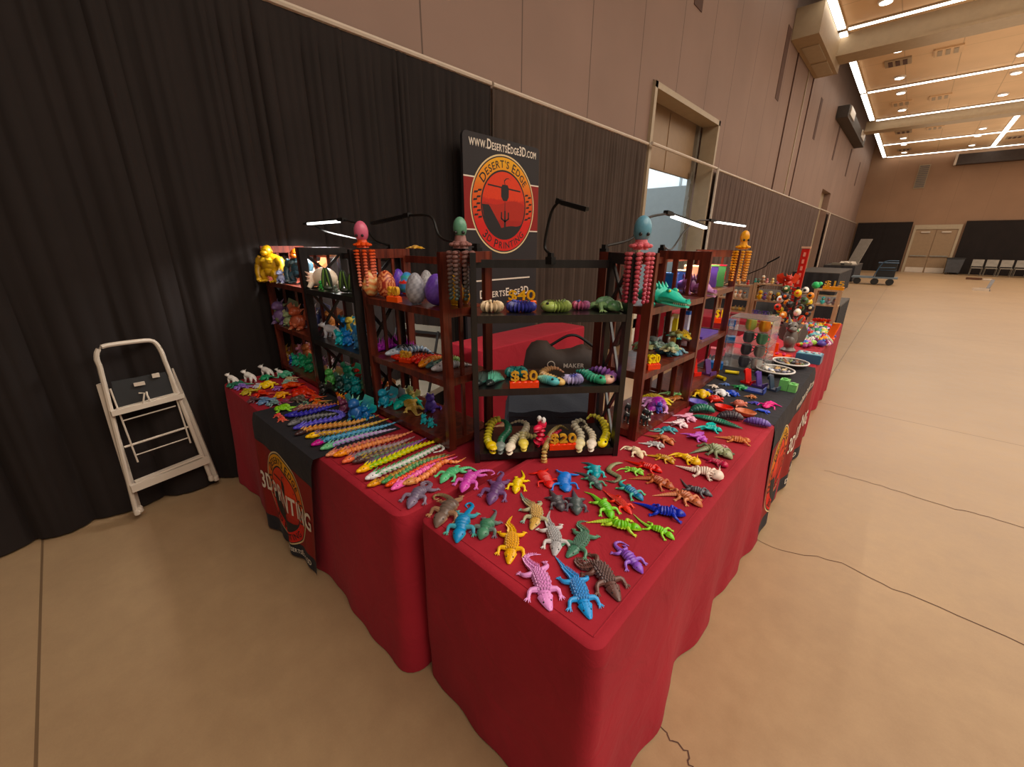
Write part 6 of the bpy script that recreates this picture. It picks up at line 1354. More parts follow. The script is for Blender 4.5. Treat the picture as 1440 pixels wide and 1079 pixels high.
reptile([rs('Q2',x,y,S1,.03,.26) for x, y in ((775,715),(690,690),(600,680),(540,690))], 'green striped jointed lizard at the back of the right bottom shelf', 'axolotl', '68a860', 'a8c890', z=S1, k=.8, name='lizard_toy')
reptile([rs('Q2',x,y,S1) for x, y in ((785,745),(710,735),(640,730),(560,715))], 'orange striped jointed lizard next to the green striped one', 'lizard', 'b87040', 'd8a070', z=S1)
for i, (x, y) in enumerate(((290,850),(280,935),(450,900),(420,980))):
    p = rs('Q2', x, y, S1, .03, .2); beast(p, 'black and white skeleton beast on the right bottom shelf, %s one' % ('rear left','front left','rear right','front right')[i], .05, -.6, '303638', 'd8e0dc', 'skeleton beasts on the right bottom shelf', name='skeleton_beast_toy')
dragonling(rs('Q2', 560, 850, S1, .03, .1), 'indigo spiky figure on a red base at the right bottom shelf front', .06, -.5, '4c50a8', '8c3c8c', '6870c8')
# farthest right bookcase: boxes and stands
def card(label, p, u, w_, d_, h_, a, b2=None, name='card_box', tilt=0):
    u = V3(u).normalized(); rot = Matrix(((u.x,-u.y,0),(u.y,u.x,0),(0,0,1))); t = thing(name, label, 'box', p); A = c(a); B = c(b2 or a)
    b = MB(); b.box(p+V3((0,0,h_/2)), (w_,d_,h_), A, rot); b.build('carton', M['print'], t, smooth=False)
    b = MB(); b.box(p+V3((0,0,h_+.004)), (w_*1.03,d_*1.05,.008), B, rot); b.box(p+V3((0,0,h_*.55))+rot@V3((w_/2,0,0)), (.004,d_*.7,h_*.4), B, rot); b.build('lid', M['print'], t, smooth=False); return t
for x, y, lb, a, b2, h_ in ((655,545,'blue card box on the far right bookcase top shelf behind the slats','2868c0','4c88d8',.1),(760,520,'blue and cream card box behind the slats','5878b8','d8d0a0',.11),(1030,545,'yellow and orange card box behind the mauve crocodile','d8981c','e8d890',.12),(1095,550,'purple card box between yellow and green boxes','5c4490','78b060',.13),(1165,560,'green and red card box by the far right post','5c9c5c','d84c5c',.13),(860,520,'pale orange card box behind the slats of the right bookcase','d89070','e8d8a0',.13)):
    p = rs('Q', x, y, S3, .18, .24); p = V3((-.985, PX('Q',x,y-40,-.985).y, S3)) if x < 1000 else {1030:V3((-.95,2.80,S3)),1095:V3((-.93,2.89,S3)),1165:V3((-.91,2.98,S3))}[x]; card(lb, p, (.97,.2,0), .09, .06, h_, a, b2)
p = V3((-.93, 2.78, S2)); t = thing('purple_sheet', 'purple flat printed plate on the far right bookcase middle shelf', 'plate', p); b = MB(); b.box(p+V3((0,0,.008)), (.2,.3,.016), c('5c44a0')); b.build('plate', M['print'], t, smooth=False); b = MB(); b.box(p+V3((.04,-.2,.003)), (.1,.08,.004), c('c8b8e8')); b.build('label_card', M['print'], t, smooth=False)
def stand(label, p, yaw, a, h=.09):
    t = thing('phone_stand', label, 'stand', p, yaw, world=False); A = c(a); b = MB(); b.box((0,0,.006), (.075,.06,.012), A); b.box((.035,0,.018), (.008,.06,.02), A); b.build('base', M['print'], t, smooth=False, off=(0,0,0))
    b = MB(); b.box((-.012,0,h/2+.01), (.008,.055,h), A, Matrix.Rotation(-.25,3,'Y')); b.ell((-.03,0,h*.95), (.006,.028,.02), A, None, 10, 6); b.build('back_plate', M['print'], t, smooth=False, off=(0,0,0)); return t
stand('red phone stand on the far right bookcase bottom shelf', rs('Q2', 885, 505, S1, .05, .2), -.5, 'd8342c', .1)
stand('plum purple phone stand on the far right bookcase bottom shelf', rs('Q2', 1020, 500, S1, .05, .2), -.3, '5c3c74', .09)
# ---------------------------------------------------------------- octopuses on the posts
octopus(V3((-1.965,1.03,TZ+BCH+.004)), 'pink and orange beaded octopus over the left post of the egg bookcase', 'd8907c', 'd05028', (1,0,0), hc='c86c84')
octopus(V3((-1.25,1.05,TZ+BCH+.012)), 'green and pink beaded octopus over the post between egg and corner bookcases', '3c4c48', '88605c', (1,0,0), hd_r=.026, hc='5c8c74', arm=.2)
octopus(V3((-.762,1.535,TZ+BCH+.012)), 'blue headed rose beaded octopus over the corner bookcase right post', 'a84458', 'd07078', (1,0,0), hc='5c8ca0', arm=.21)
octopus(V3((-.80,3.03,TZ+BCH+.004)), 'golden orange beaded octopus over the farthest right bookcase post', 'c88440', 'd89830', (1,0,0), hd_r=.028, hc='d89838', arm=.21)
rp2 = reptile([V3((-1.80,1.26,0)),V3((-1.87,1.26,0)),V3((-1.95,1.26,0))], 'small golden crocodile lying on top of the egg bookcase frame', 'croc', 'c8983c', 'd8b060', z=TZ+BCH+.004)
# ================================================================ things standing on the second and third right tables
for lb, a, p, yaw, kind in (('red phone stand on the black runner','d4302c',PZ('N',660,290),-.4,0),('violet phone stand beside the red one on the black runner','5a4490',PZ('N',770,320),-.3,0),('dark slate phone stand on the black runner','3a4458',PZ('N',900,355),-.2,0)):
    stand(lb, p+V3((0,0,.006)), yaw, a, .085)
p = PZ('N',1050,360)+V3((0,0,.006)); t = thing('brick_organiser', 'light green block shaped organiser on the black runner', 'organiser', p); b = MB(); b.box(p+V3((-.02,0,.035)), (.05,.06,.07), c('6cac64')); b.box(p+V3((.03,0,.025)), (.045,.06,.05), c('74b46c')); b.build('block', M['print'], t, smooth=False)
for dx, dz in ((-.02,.07),(.03,.05)): b = MB(); b.lathe(p+V3((dx,0,dz)), [(.012,0),(.012,.008)], 12, c('6cac64')); b.build('stud', M['print'], t)
p = PZ('N',730,375)+V3((0,0,.006)); t = thing('flat_tray', 'dusky blue flat tray in front of the violet phone stand', 'tray', p); b = MB(); b.box(p+V3((0,0,.006)), (.11,.07,.012), c('44549c')); b.box(p+V3((.05,0,.02)), (.008,.07,.03), c('44549c')); b.build('tray', M['print'], t, smooth=False)
def tray(p, r, label, seed, cols):
    t = thing('round_tray', label, 'tray', p); b = MB(); b.lathe(p, [(r*.8,0),(r,.03),(r*.985,.034),(r*.93,.026),(r*.78,.008),(.002,.008)], 36, hx('cfcac4')); b.build('dish', simple('pewter_tray', hx('6c6862'), .3, .6), t)
    b = MB(); b.tube([p+V3((r*math.cos(k*PI/18),r*math.sin(k*PI/18),.033)) for k in range(37)], .006, None, 8, hx('e0dcd8')); b.build('rim', M['print'], t)
    R = random.Random(seed)
    for k in range(14):
        an = R.uniform(0,6.28); rr = r*.62*math.sqrt(R.random()); q = p+V3((rr*math.cos(an),rr*math.sin(an),.012)); g = MB(); cl_ = c(R.choice(cols)); g.ell(q+V3((0,0,.012)), (.02,.014,.012), cl_, Matrix.Rotation(an,3,'Z'), 8, 5); g.ell(q+V3((.016*math.cos(an),.016*math.sin(an),.02)), .009, cl_, None, 7, 5)
        tag(g.build('trinket', M['print'], None, loc=q), 'small trinket lying in the '+('front' if seed == 1 else 'rear')+' round tray', 'trinket', ('front' if seed == 1 else 'rear')+' tray trinkets')
tray(PZ('N',925,190)+V3((0,0,.006)), .12, 'round pale rimmed tray of shiny trinkets on the black runner', 1, ('d0c0a0','e8e4e0','a8b8d8','c8a878','8c8ca0'))
tray(PZ('N',1080,110)+V3((0,0,.006)), .12, 'dark round tray of trinkets behind the pale rimmed tray', 2, ('7c8c58','58504c','c8a858','8c5c44','4c4c58'))
for x0, y0, x1, y1, lb, a in ((425,185,545,200,'yellow tube lying beside the clear display case','e0c830'),(350,235,410,258,'short yellow tube lying nearer than the other','e0c838')):
    a0, a1 = PZ('N',x0,y0)+V3((0,0,.018)), PZ('N',x1,y1)+V3((0,0,.018)); t = thing('yellow_tube', lb, 'tube', (a0+a1)/2); b = MB(); b.tube([a0,a1], .012, None, 12, c(a)); b.build('tube', M['print'], t); b = MB(); b.tube([a1,a1+(a1-a0).normalized()*.012], .014, None, 12, c('b8a020')); b.build('cap', M['print'], t)
# clear tiered case with cups
CC = V3((-.74,3.48,TZ+.006)); t = thing('clear_display_case', 'clear acrylic four tier display case holding round cups', 'display case', CC)
b = MB()
for x in (-.14,.14): b = MB(); b.box(CC+V3((x,0,.19)), (.004,.26,.38)); b.build('side_panel', M['clear'], t, smooth=False)
for z in (.0,.095,.19,.285,.38): b = MB(); b.box(CC+V3((0,0,z+.003)), (.28,.26,.005)); b.build('tier', M['clear'], t, smooth=False)
k = 0
for z, row in ((.29,(('98a050','d0a850'),('c87c38','e0b050'))),(.195,(('3c4040','585858'),('487858','70a078'))),(.10,(('34343a','504c50'),('7c7470','a8a098'))),(.005,(('484850','606068'),('d0ccc8','c8a8a0')))):
    for (a, b2), x in zip(row, (-.01,.08)):
        p = CC+V3((x,-.06,z+.004)); tt = thing('round_cup', 'round cup in the clear display case, '+('left' if x < .05 else 'right')+' one on the '+('top','second','third','bottom')[k//2]+' tier', 'cup', p); k += 1
        g = MB(); g.lathe(p, [(.026,0),(.036,.02),(.038,.045),(.034,.075),(.03,.078),(.028,.06)], 20, lambda i, q: c(a) if q % 5 else c(b2)); g.build('bowl', M['print'], tt); g = MB(); g.tube(cmr([p+V3((.036,0,.06)),p+V3((.055,0,.045)),p+V3((.036,0,.02))],8), .004, None, 6, c(b2)); g.build('handle', M['print'], tt)
for i, (x, y, z, a, lb) in enumerate(((-.9,3.25,.0,'2c6cb8','blue lidded box low beside the clear display case'),(-.9,3.45,.17,'3080c8','blue tray half way up beside the clear display case'),(-.93,3.5,.29,'2864b4','blue flat box at the top beside the clear display case'),(-.92,3.32,.09,'d0707c','pink flat pack beside the clear display case'))):
    p = V3((x,y,TZ+.006+z)); card(lb, p, (.95,.3,0), .1, .07, .04, a, name='small_box')
    if z: tt = thing('box_riser', 'clear riser under the '+lb, 'riser', (x,y,TZ+.006)); b = MB(); b.box(V3((x,y,TZ+.006+z/2)), (.09,.06,z-.002)); b.build('riser', M['clear'], tt, smooth=False)
# statue, orange tray, tissue box, orange bracket
SP = PZ('R',770,560); t = thing('gargoyle_bust', 'grey stone coloured dragon bust on the right table behind the round trays', 'statue', SP+V3((0,.1,0))); G = c('6c6660'); P0 = SP+V3((-.02,.12,0)); GS = .74; GV = lambda x, y, z: V3((x*GS,y*GS,z*GS)); b = MB()
b.lathe(P0, [(.055,0),(.06,.015),(.04,.037),(.045,.074),(.055,.118),(.045,.163),(.03,.19)], 18, G); b.ell(P0+GV(0,-.05,.13), (.045,.03,.05), G, None, 10, 8); b.build('chest', M['print'], t)
b = MB(); b.ell(P0+GV(0,-.02,.3), (.045,.05,.045), G, None, 12, 9); b.ell(P0+GV(.02,-.09,.28), (.03,.045,.024), G, None, 10, 7)
for e in (-1,1): b.cone(P0+GV(e*.04,.0,.34), P0+GV(e*.08,.05,.44), .018, c('585450'), 6); b.cone(P0+GV(e*.05,-.01,.31), P0+GV(e*.12,.02,.34), .025, G, 4); b.ell(P0+GV(e*.03,-.07,.315), .009, hx('181818'), None, 6, 4)
b.build('head', M['print'], t)
for e in (-1,1): b = MB(); b.add([P0+GV(e*.05,.03,.2),P0+GV(e*.1,.06,.34),P0+GV(e*.15,.06,.24),P0+GV(e*.13,.05,.13),P0+GV(e*.06,.04,.1)]+[P0+GV(e*.05,.038,.2),P0+GV(e*.1,.068,.34),P0+GV(e*.15,.068,.24),P0+GV(e*.13,.058,.13),P0+GV(e*.06,.048,.1)], [(0,1,2,3,4),(9,8,7,6,5),(0,1,6,5),(1,2,7,6),(2,3,8,7),(3,4,9,8),(4,0,5,9)], G); b.build('wing', M['print'], t, smooth=False)
p = PZ('R',650,600); t = thing('orange_tray', 'bright orange open display tray beside the dragon bust', 'tray', p); b = MB(); b.box(p+V3((0,.04,.012)), (.19,.14,.02), c('e84c18')); b.box(p+V3((-.06,.1,.06)), (.1,.012,.1), c('e85c20'), Matrix.Rotation(.3,3,'X')); b.build('tray', M['print'], t, smooth=False)
for k in range(3): g = MB(); q = p+V3((-.05+.05*k,.03,.022)); g.ell(q+V3((0,0,.012)), (.016,.022,.012), c('c03860' if k else 'e8a040'), None, 8, 5); tag(g.build('trinket', M['print'], None, loc=q), 'small bright trinket in the orange tray', 'trinket', 'orange tray trinkets')
p = PZ('R',970,650)+V3((0,.05,0)); t = thing('tissue_box', 'blue rectangular box with decorated lid near the right table edge', 'box', p); b = MB(); b.box(p+V3((0,0,.035)), (.17,.13,.07), c('3c6888')); b.build('carton', M['print'], t, smooth=False); b = MB(); b.box(p+V3((0,.0,.0725)), (.15,.11,.004), c('78b0c0'))
for k in range(8): b.ell(p+V3((-.06+.017*k,.02*math.sin(k*2.2),.076)), (.01,.014,.005), c(('e8dcd0','b85c6c','3c4c5c')[k%3]), None, 7, 4)
b.build('lid', M['print'], t, smooth=False)
p = PZ('R',1225,420)+V3((-.02,0,0)); t = thing('orange_stand', 'tall orange printed stand on the right table edge by the toy heap', 'stand', p); b = MB(); b.box(p+V3((0,0,.01)), (.07,.1,.02), c('e85018')); b.build('base', M['print'], t, smooth=False); b = MB(); b.bar(p+V3((-.01,0,.015)), p+V3((.02,.05,.16)), .07, .012, c('f06420')); b.box(p+V3((.02,.05,.16)), (.06,.02,.012), c('f0a040')); b.build('back_plate', M['print'], t, smooth=False)
p = PZ('R',690,640); t = thing('orange_paddle', 'flat orange strip pointing from under the dragon bust', 'strip', p+V3((.1,.1,0))); b = MB(); b.bar(p+V3((.05,.12,.01)), p+V3((.16,.2,.01)), .03, .012, c('e86420')); b.build('strip', M['print'], t, smooth=False)
p = PZ('R',400,255); 
# heap of small toys: every one its own little figure
R_ = random.Random(11); HC = ('c84878','5c4c9c','d8a8b8','48a878','3c6cb8','e0e0e0','e8a040','d84838','70b8c0','8c3c70','9cc858','404048','e0c848','b878c8','e8d0c0')
spots = []
for _try in range(6000):
    if len(spots) >= 84: break
    x = R_.uniform(870,1195); y = R_.uniform(285,500)
    if x > 1195-(y-285)*.0 or (y > 470 and x < 930): continue
    p = PZ('R',x,y)
    if not (-.80 < p.x < -.38): continue
    if any((p-q).length < .035 for q in spots): continue
    spots.append(p)
proto = None
def fidget(p, a, b2, yaw, kind):
    t = thing('fidget_toy', 'small bright printed toy in the crowded heap at the far end of the right tables', 'toy', p, yaw, 'small toys heaped at the far end of the right tables', world=False); A, B = c(a), c(b2)
    g = MB()
    if kind == 0: g.ell((0,0,.028), (.042,.032,.028), A, None, 9, 6); g.ell((.034,0,.044), .02, B, None, 8, 5)
    elif kind == 1: 
        for k in range(5): g.ell((-.046+.023*k,.009*math.sin(k*2),.018+.003*k), (.017,.023,.018), A if k%2 else B, None, 8, 5)
    else: g.lathe((0,0,0), [(.032,0),(.038,.015),(.026,.033),(.004,.05)], 10, lambda i, k: A if k%2 else B)
    g.build('body', M['print'], t, off=(0,0,0))
    if kind == 0:
        g = MB(); 
        for e in (-1,1): g.cone((.03,e*.011,.058), (.024,e*.02,.08), .009, B, 5)
        g.build('ears', M['print'], t, off=(0,0,0))
for i, p in enumerate(spots): fidget(p+V3((0,0,.002)), R_.choice(HC), R_.choice(HC), R_.uniform(0,6), i % 3)
# second heap between the clear case and the wooden shelves
k2 = 0
for _try in range(4000):
    if k2 >= 40: break
    x = R_.uniform(180,700); y = R_.uniform(170,280); p = PZ('R',x,y)
    if not (-1.05 < p.x < -.42 and 4.2 < p.y < 6.2): continue
    if any((p-q).length < .05 for q in spots): continue
    spots.append(p); k2 += 1
    t = fidget(p+V3((0,0,.002)), R_.choice(HC), R_.choice(HC), R_.uniform(0,6), k2 % 3)
# flowering figure tree in a vase
p = PZ('S',770,650,TZ); p = V3((-.755,5.05,TZ)); t = thing('figure_tree', 'dark stand crowded with little orange, black and yellow hanging figures', 'display stand', p); b = MB(); b.lathe(p, [(.1,0),(.1,.015),(.03,.03)], 20, hx('222222')); b.tube([p+V3((0,0,.02)),p+V3((0,0,.5))], .014, None, 8, hx('222222'))
tips = []
for k in range(26):
    an = k*2.4; z = .16+.014*k; r = .15*(1-.4*abs(z-.34)/.2); q = p+V3((r*math.cos(an),r*math.sin(an),z)); b.tube([p+V3((0,0,z-.03)), q], [.006,.003], None, 5, hx('26221f')); tips.append(q)
b.build('stand', M['print'], t)
for k, q in enumerate(tips):
    g = MB(); a = c(('d8842c','1c1c1c','e0c040','e8e4dc','3c5c34','c84030','2c2c30')[k%7]); b2 = c(('1c1c1c','e8d8b0','d86030')[k%3]); q2 = q-V3((0,0,.035)); g.ell(q2, (.034,.034,.038), a, None, 9, 7); g.ell(q2+V3((0,-.03,.006)), (.015,.009,.015), b2, None, 7, 5); g.cone(q2+V3((0,0,.024)), q+V3((0,0,.004)), .008, a, 5)
    tag(g.build('hanging_figure', M['print'], None, loc=q2), 'small round figure hanging on the dark figure tree', 'figurine', 'figures hanging on the dark tree')
# tall red letter strip with dragon
p = V3((-.87,5.75,TZ)); t = thing('red_pylon', 'tall thin red tower with raised pale letters rising behind the figure tree', 'sign', p); b = MB(); b.box(p+V3((0,0,.43)), (.07,.05,.86), c('b8302c')); b.build('tower', M['print'], t, smooth=False); b = MB(); b.box(p+V3((0,0,.875)), (.085,.06,.02), c('c8a088')); b.build('cap', M['print'], t, smooth=False)
b = MB()
for k in range(5): b.box(p+V3((.0,-.027,.5+.075*k)), (.022,.006,.045), c('d89080'))
b.build('raised_marks', M['print'], t, smooth=False)
dragonling(V3((-.95,5.62,TZ+.42)), 'red winged dragon clinging beside the tall red tower', .16, -1.2, 'b83c30', 'c85040', 'd87050')
st = thing('dragon_pedestal', 'dark pedestal under the red winged dragon', 'pedestal', (-.95,5.62,TZ)); b = MB(); b.lathe(V3((-.95,5.62,TZ)), [(.06,0),(.06,.02),(.025,.04),(.025,.38),(.05,.4),(.05,.418)], 14, hx('2a2826')); b.build('column', M['print'], st)
# pale wooden display shelves with ducks
def wshelf(label, x0, x1, y, z1, levels, ends=True, depth=.16, m='pine'):
    t = thing('wooden_shelf_unit', label, 'shelf', ((x0+x1)/2,y,TZ)); D_ = depth
    for x in (x0, x1):
        b = MB(); b.box((x,y-D_/2+.012,(TZ+z1)/2), (.035,.022,z1-TZ)); b.box((x,y+D_/2-.012,(TZ+z1)/2), (.035,.022,z1-TZ)); b.build('post', M[m], t, smooth=False)
    for z in levels: b = MB(); b.box(((x0+x1)/2,y,z-.008), (x1-x0+.04,D_,.016)); b.build('board', M[m], t, smooth=False)
    return t
WY = 6.1
def wz(tg, x, y, Y=WY-.05): return PY(tg, x, y, Y)
ax0 = wz('S',50,400).x; ax1 = wz('S',275,400).x; zt = wz('S',200,245).z; zm = wz('S',200,402).z; zl = wz('S',150,540).z
wshelf('pale wooden shelf unit with figures behind the far bookcase post', ax0-.15, ax1, WY, zt+.01, (zl, zm, zt))
bx0, bx1 = wz('S',335,400).x, wz('S',730,430).x; zt2 = wz('S',500,235).z; zm2 = wz('S',500,425).z; zl2 = wz('S',600,600).z
wshelf('pale wooden shelf unit with two rows of duck figures', bx0-.02, bx1+.02, WY, zt2+.005, (zl2, zm2, zt2))
cx0, cx1 = wz('S',985,460).x, wz('S',1250,460).x; zt3 = wz('S',1150,300).z; zm3 = wz('S',1100,465).z
wshelf('wooden shelf unit under the gold $15 sign at the far table end', cx0, cx1, WY, zt3, (TZ+.03, zm3, zt3))
GD = 'little duck and animal figures on the pale wooden shelves'
def dk(x, yb, yt, z, lb, *cols, **k):
    q = wz('S', x, yb, WY-.03); h = (yb-yt)*CR['S'][2]*mpp(q); return duck(V3((q.x, WY-.03, z+.001)), lb, h, -PI/2+.4, *cols, group=GD, **k)
row = 'on the top board of the duck shelf'
for x, yb, yt, lb, a, b2 in ((410,240,150,'white and tan','d8ccb8','8c7058'),(460,238,178,'rose pink','c88088','d8a0a0'),(522,238,170,'pale yellow','e8d8a0','d8c080'),(588,236,178,'magenta pink','d878a0','e090b8'),(660,234,180,'white','e8e0d8','e0d8d0'),(742,232,188,'grey white','c8c4c0','b8b4b0')): dk(x, yb, yt, zt2, lb+' duck '+row, a, b2=b2)
row = 'on the middle board of the duck shelf'
for x, yb, yt, lb, a, b2 in ((375,425,315,'bright yellow','e8c020','e0b018'),(430,425,335,'purple','6c5090','7c60a0'),(485,428,318,'cream and tan','e0d0a8','c8a878'),(525,428,345,'black','302c2c','403c3c'),(575,432,330,'yellow and black banded','d8c050','504838'),(630,432,335,'indigo','504890','605c9c'),(685,435,335,'white and grey','e0e0e4','c8c8d0')): dk(x, yb, yt, zm2, lb+' duck '+row, a, b2=b2)
for x, yb, yt, lb, a, b2, z in ((100,390,290,'cream bird','e8dcc8','e0d0b8',zm),(155,388,290,'peach bird','e0b898','e8c8b0',zm),(205,388,290,'grey bird','807c74','989488',zm),(148,245,182,'tan bird','d8b488','c89c68',zt),(250,245,190,'red bird','d03c38','c03030',zt),(330,240,190,'teal bird','3c9c94','48a8a0',zt2),(365,240,188,'dark green bird','3c6c58','487c68',zt2)): dk(x, yb, yt, z, lb+' figure on the pale shelf unit beside the ducks', a, b2=b2)
for x, yb, yt, lb, a, b2 in ((985,455,400,'magenta','b83c74','c85088'),(1085,455,370,'turquoise','48b8b8','58c8c4'),(1150,455,375,'mauve grey','8c8090','9c909c'),(1215,458,380,'slate grey','78747c','88848c')): dk(x, yb, yt, zm3, lb+' seated figure on the shelf under the $15 sign', a, b2=b2, name='seated_figure')
for k in range(7): 
    q = wz('S',1010+k*28,628,WY-.04); g = MB(); q = V3((q.x,WY-.05+.03*(k%2),TZ+.031)); a = c(('c83c30','d85840','b83028')[k%3]); g.ell(q+V3((0,0,.02)), (.028,.022,.02), a, None, 8, 6); g.ell(q+V3((.01,-.02,.035)), .013, a, None, 7, 5)
    tag(g.build('red_crab_toy', M['print'], None, loc=q), 'small red toy on the lowest board under the $15 sign', 'toy', 'red toys under the $15 sign')
for k in range(8):
    q = wz('S',320+k*26,560,WY-.03); g = MB(); q = V3((q.x,WY-.04,zl2+.001)); a = c(('6c58a0','4c48a0','7c78b8','58705c')[k%4]); 
    g.tube([q+V3((.022*math.cos(j*PI/8),0,.022+.022*math.sin(j*PI/8))) for j in range(17)], .006, None, 7, a); tag(g.build('ring_toy', M['print'], None, loc=q), 'small purple ring toy on the lowest board of the duck shelf', 'toy', 'ring toys on the duck shelf')
for k in range(4):
    q = V3((wz('S',85+k*40,530,WY-.03).x, WY-.03, zl+.001)); g = MB(); g.ell(q+V3((0,0,.025)), (.04,.03,.025), c(('a88c58','8c7c58','c8a04c','98885c')[k]), None, 9, 6); g.cone(q+V3((.02,0,.04)), q+V3((.03,-.02,.08)), .015, c('a89060'), 6); tag(g.build('tan_animal_toy', M['print'], None, loc=q), 'tan animal toy on the low board of the pale shelf unit', 'toy', 'tan toys on the pale shelf unit')
price_sign('small gold $15 price sign on top of the far wooden shelf', '$15', V3((wz('S',1215,270).x, WY-.03, zt3+.001)), (1,.0,0), .2, .1, base=('d8902c',))
g = MB(); q = V3((wz('S',1010,280).x, WY-.03, zt3+.001)); t = thing('green_dragon_toy', 'bright green little toy beside the $15 sign', 'toy', q); g.ell(q+V3((0,0,.04)), (.045,.035,.04), c('48c878'), None, 10, 7); g.ell(q+V3((.04,0,.06)), .022, c('58d888'), None, 8, 6); g.build('body', M['print'], t)
p = V3((-1.12,5.2,TZ)); 
sgn2 = price_sign('small yellow price sign on red base among toys seen past the far bookcase', '$12', PZ('Q',1130,880,TZ), (.9,.4,0), .14, .16, txt='f0c820')
# ================================================================ inside the booth
cp_ = PY('P',600,500,1.95); cp_.z = 0; cp_.y = 1.75
t = thing('padded_chair', 'folding chair with beige padded back and seat inside the booth behind the egg bookcase', 'chair', cp_); ca = .35; rot = Matrix.Rotation(ca,3,'Z'); A = hx('6c6658'); mp_ = simple('beige_vinyl', hx('6e675a'), .6)
def cb(nm, ctr, size, mt, extra=None): b = MB(); r_ = rot @ extra if extra is not None else rot; b.box(cp_+rot@V3(ctr), size, (.3,.3,.3), r_); b.build(nm, mt, t, smooth=False)
cb('seat', (0,0,.46), (.44,.42,.05), mp_); cb('backrest', (0,.2,.78), (.44,.04,.4), mp_, Matrix.Rotation(-.15,3,'X')); cb('back_trim', (0,.178,.93), (.45,.03,.02), M['black_metal'], Matrix.Rotation(-.15,3,'X'))
for sx in (-.21,.21):
    for sy in (-1,1): b = MB(); b.tube([cp_+rot@V3((sx,-.2*sy,.005)), cp_+rot@V3((sx,.17*sy,.95 if sy > 0 else .5))], .011, None, 8); b.build('leg', M['black_metal'], t)
t = thing('storage_bin', 'storage bin under a dark blue black cloth inside the booth behind the corner bookcase', 'bin', (-1.62,2.1,0)); b = MB()
bxp = V3((-1.62,2.15,0)); r3 = Matrix.Rotation(.75,3,'Z'); b.box(bxp+V3((0,0,.28)), (.62,.42,.55), hx('20242c'), r3); b.build('bin', M['black_cloth'], t, smooth=False)
b = MB(); vs = []
for i in range(17):
    for j in range(13):
        x = (i/16-.5)*.8; y = (j/12-.5)*.6; ex = max(0,abs(x)-.32); ey = max(0,abs(y)-.22); z = .575+.035*math.exp(-((x+.05)**2+y*y)*18) - 2.9*max(ex,ey) + .008*math.sin(x*25+y*13)
        vs.append(bxp + r3@V3((x - (ex*.8 if x > 0 else -ex*.8), y-(ey*.8 if y > 0 else -ey*.8), z)))
b.add(vs, [(i*13+j,(i+1)*13+j,(i+1)*13+j+1,i*13+j+1) for i in range(16) for j in range(12)], hx('1c2230')); b.build('cover_cloth', simple('navy_black_cloth', hx('20262f'), .8, bump=.3, bscale=60), t)
# brown bag slumped on a stool
BP = V3((-1.95,2.85,0)); t = thing('equipment_bag', 'dark brown slumped equipment bag with pale lettering inside the booth', 'bag', BP+V3((0,0,.5)))
b = MB(); vs = []; n1, n2 = 20, 12
ur = V3((.73,.68,0)); vr = V3((-.68,.73,0))
for i in range(n1+1):
    for j in range(n2):
        s = (i/n1-.5)*2; a = 2*PI*j/n2; r = (1-abs(s)**4)**.5 if abs(s) < 1 else 0; hh = .145-.04*s+.02*math.sin(s*7)
        vs.append(BP+V3((0,0,.50))+ur*(s*.44)+vr*(.13*r*math.cos(a))+V3((0,0,(hh*(1+math.sin(a)*(1 if math.sin(a) > 0 else 1)))*r**.6 + .012*math.sin(s*19+a*3))))
b.add(vs, [(i*n2+j,i*n2+(j+1)%n2,(i+1)*n2+(j+1)%n2,(i+1)*n2+j) for i in range(n1) for j in range(n2)], hx('3a2c26')); b.build('body', simple('brown_canvas', hx('2e2018'), .75, bump=.4, bscale=14), t)
g = MB(); fp = BP-vr*.142+V3((0,0,.65)); flat_text(g, lambda x, y, l: fp+ur*x+V3((0,0,y))-vr*.002*l, 'MAKER', .055, .0, .0, hx('b8aca0'), 2); g.build('lettering', M['ink'], t); g = MB(); g.tube([fp-ur*.19+ur*.03*math.cos(k*PI/8)+V3((0,0,.025+.03*math.sin(k*PI/8)))-vr*.004 for k in range(17)], .004, None, 5, hx('b8aca0')); g.build('round_mark', M['ink'], t)
b = MB(); b.tube(cmr([BP+V3((0,0,.8))-ur*.2, BP+V3((0,0,.9)), BP+V3((0,0,.79))+ur*.2],14), .012, None, 8, hx('241c18')); b.build('handle', M['black_metal'], t)
t = thing('low_stool', 'dark low stool under the brown equipment bag', 'stool', BP); b = MB(); b.box(BP+V3((0,0,.475)), (.46,.36,.04), A, Matrix.Rotation(.75,3,'Z')); b.build('seat', M['black_metal'], t, smooth=False)
for e in (-1,1):
    for e2 in (-1,1): b = MB(); q = BP+ur*.17*e+vr*.13*e2; b.bar(q+V3((0,0,.455)), q+V3((0,0,.005)), .03, .03); b.build('leg', M['black_metal'], t, smooth=False)
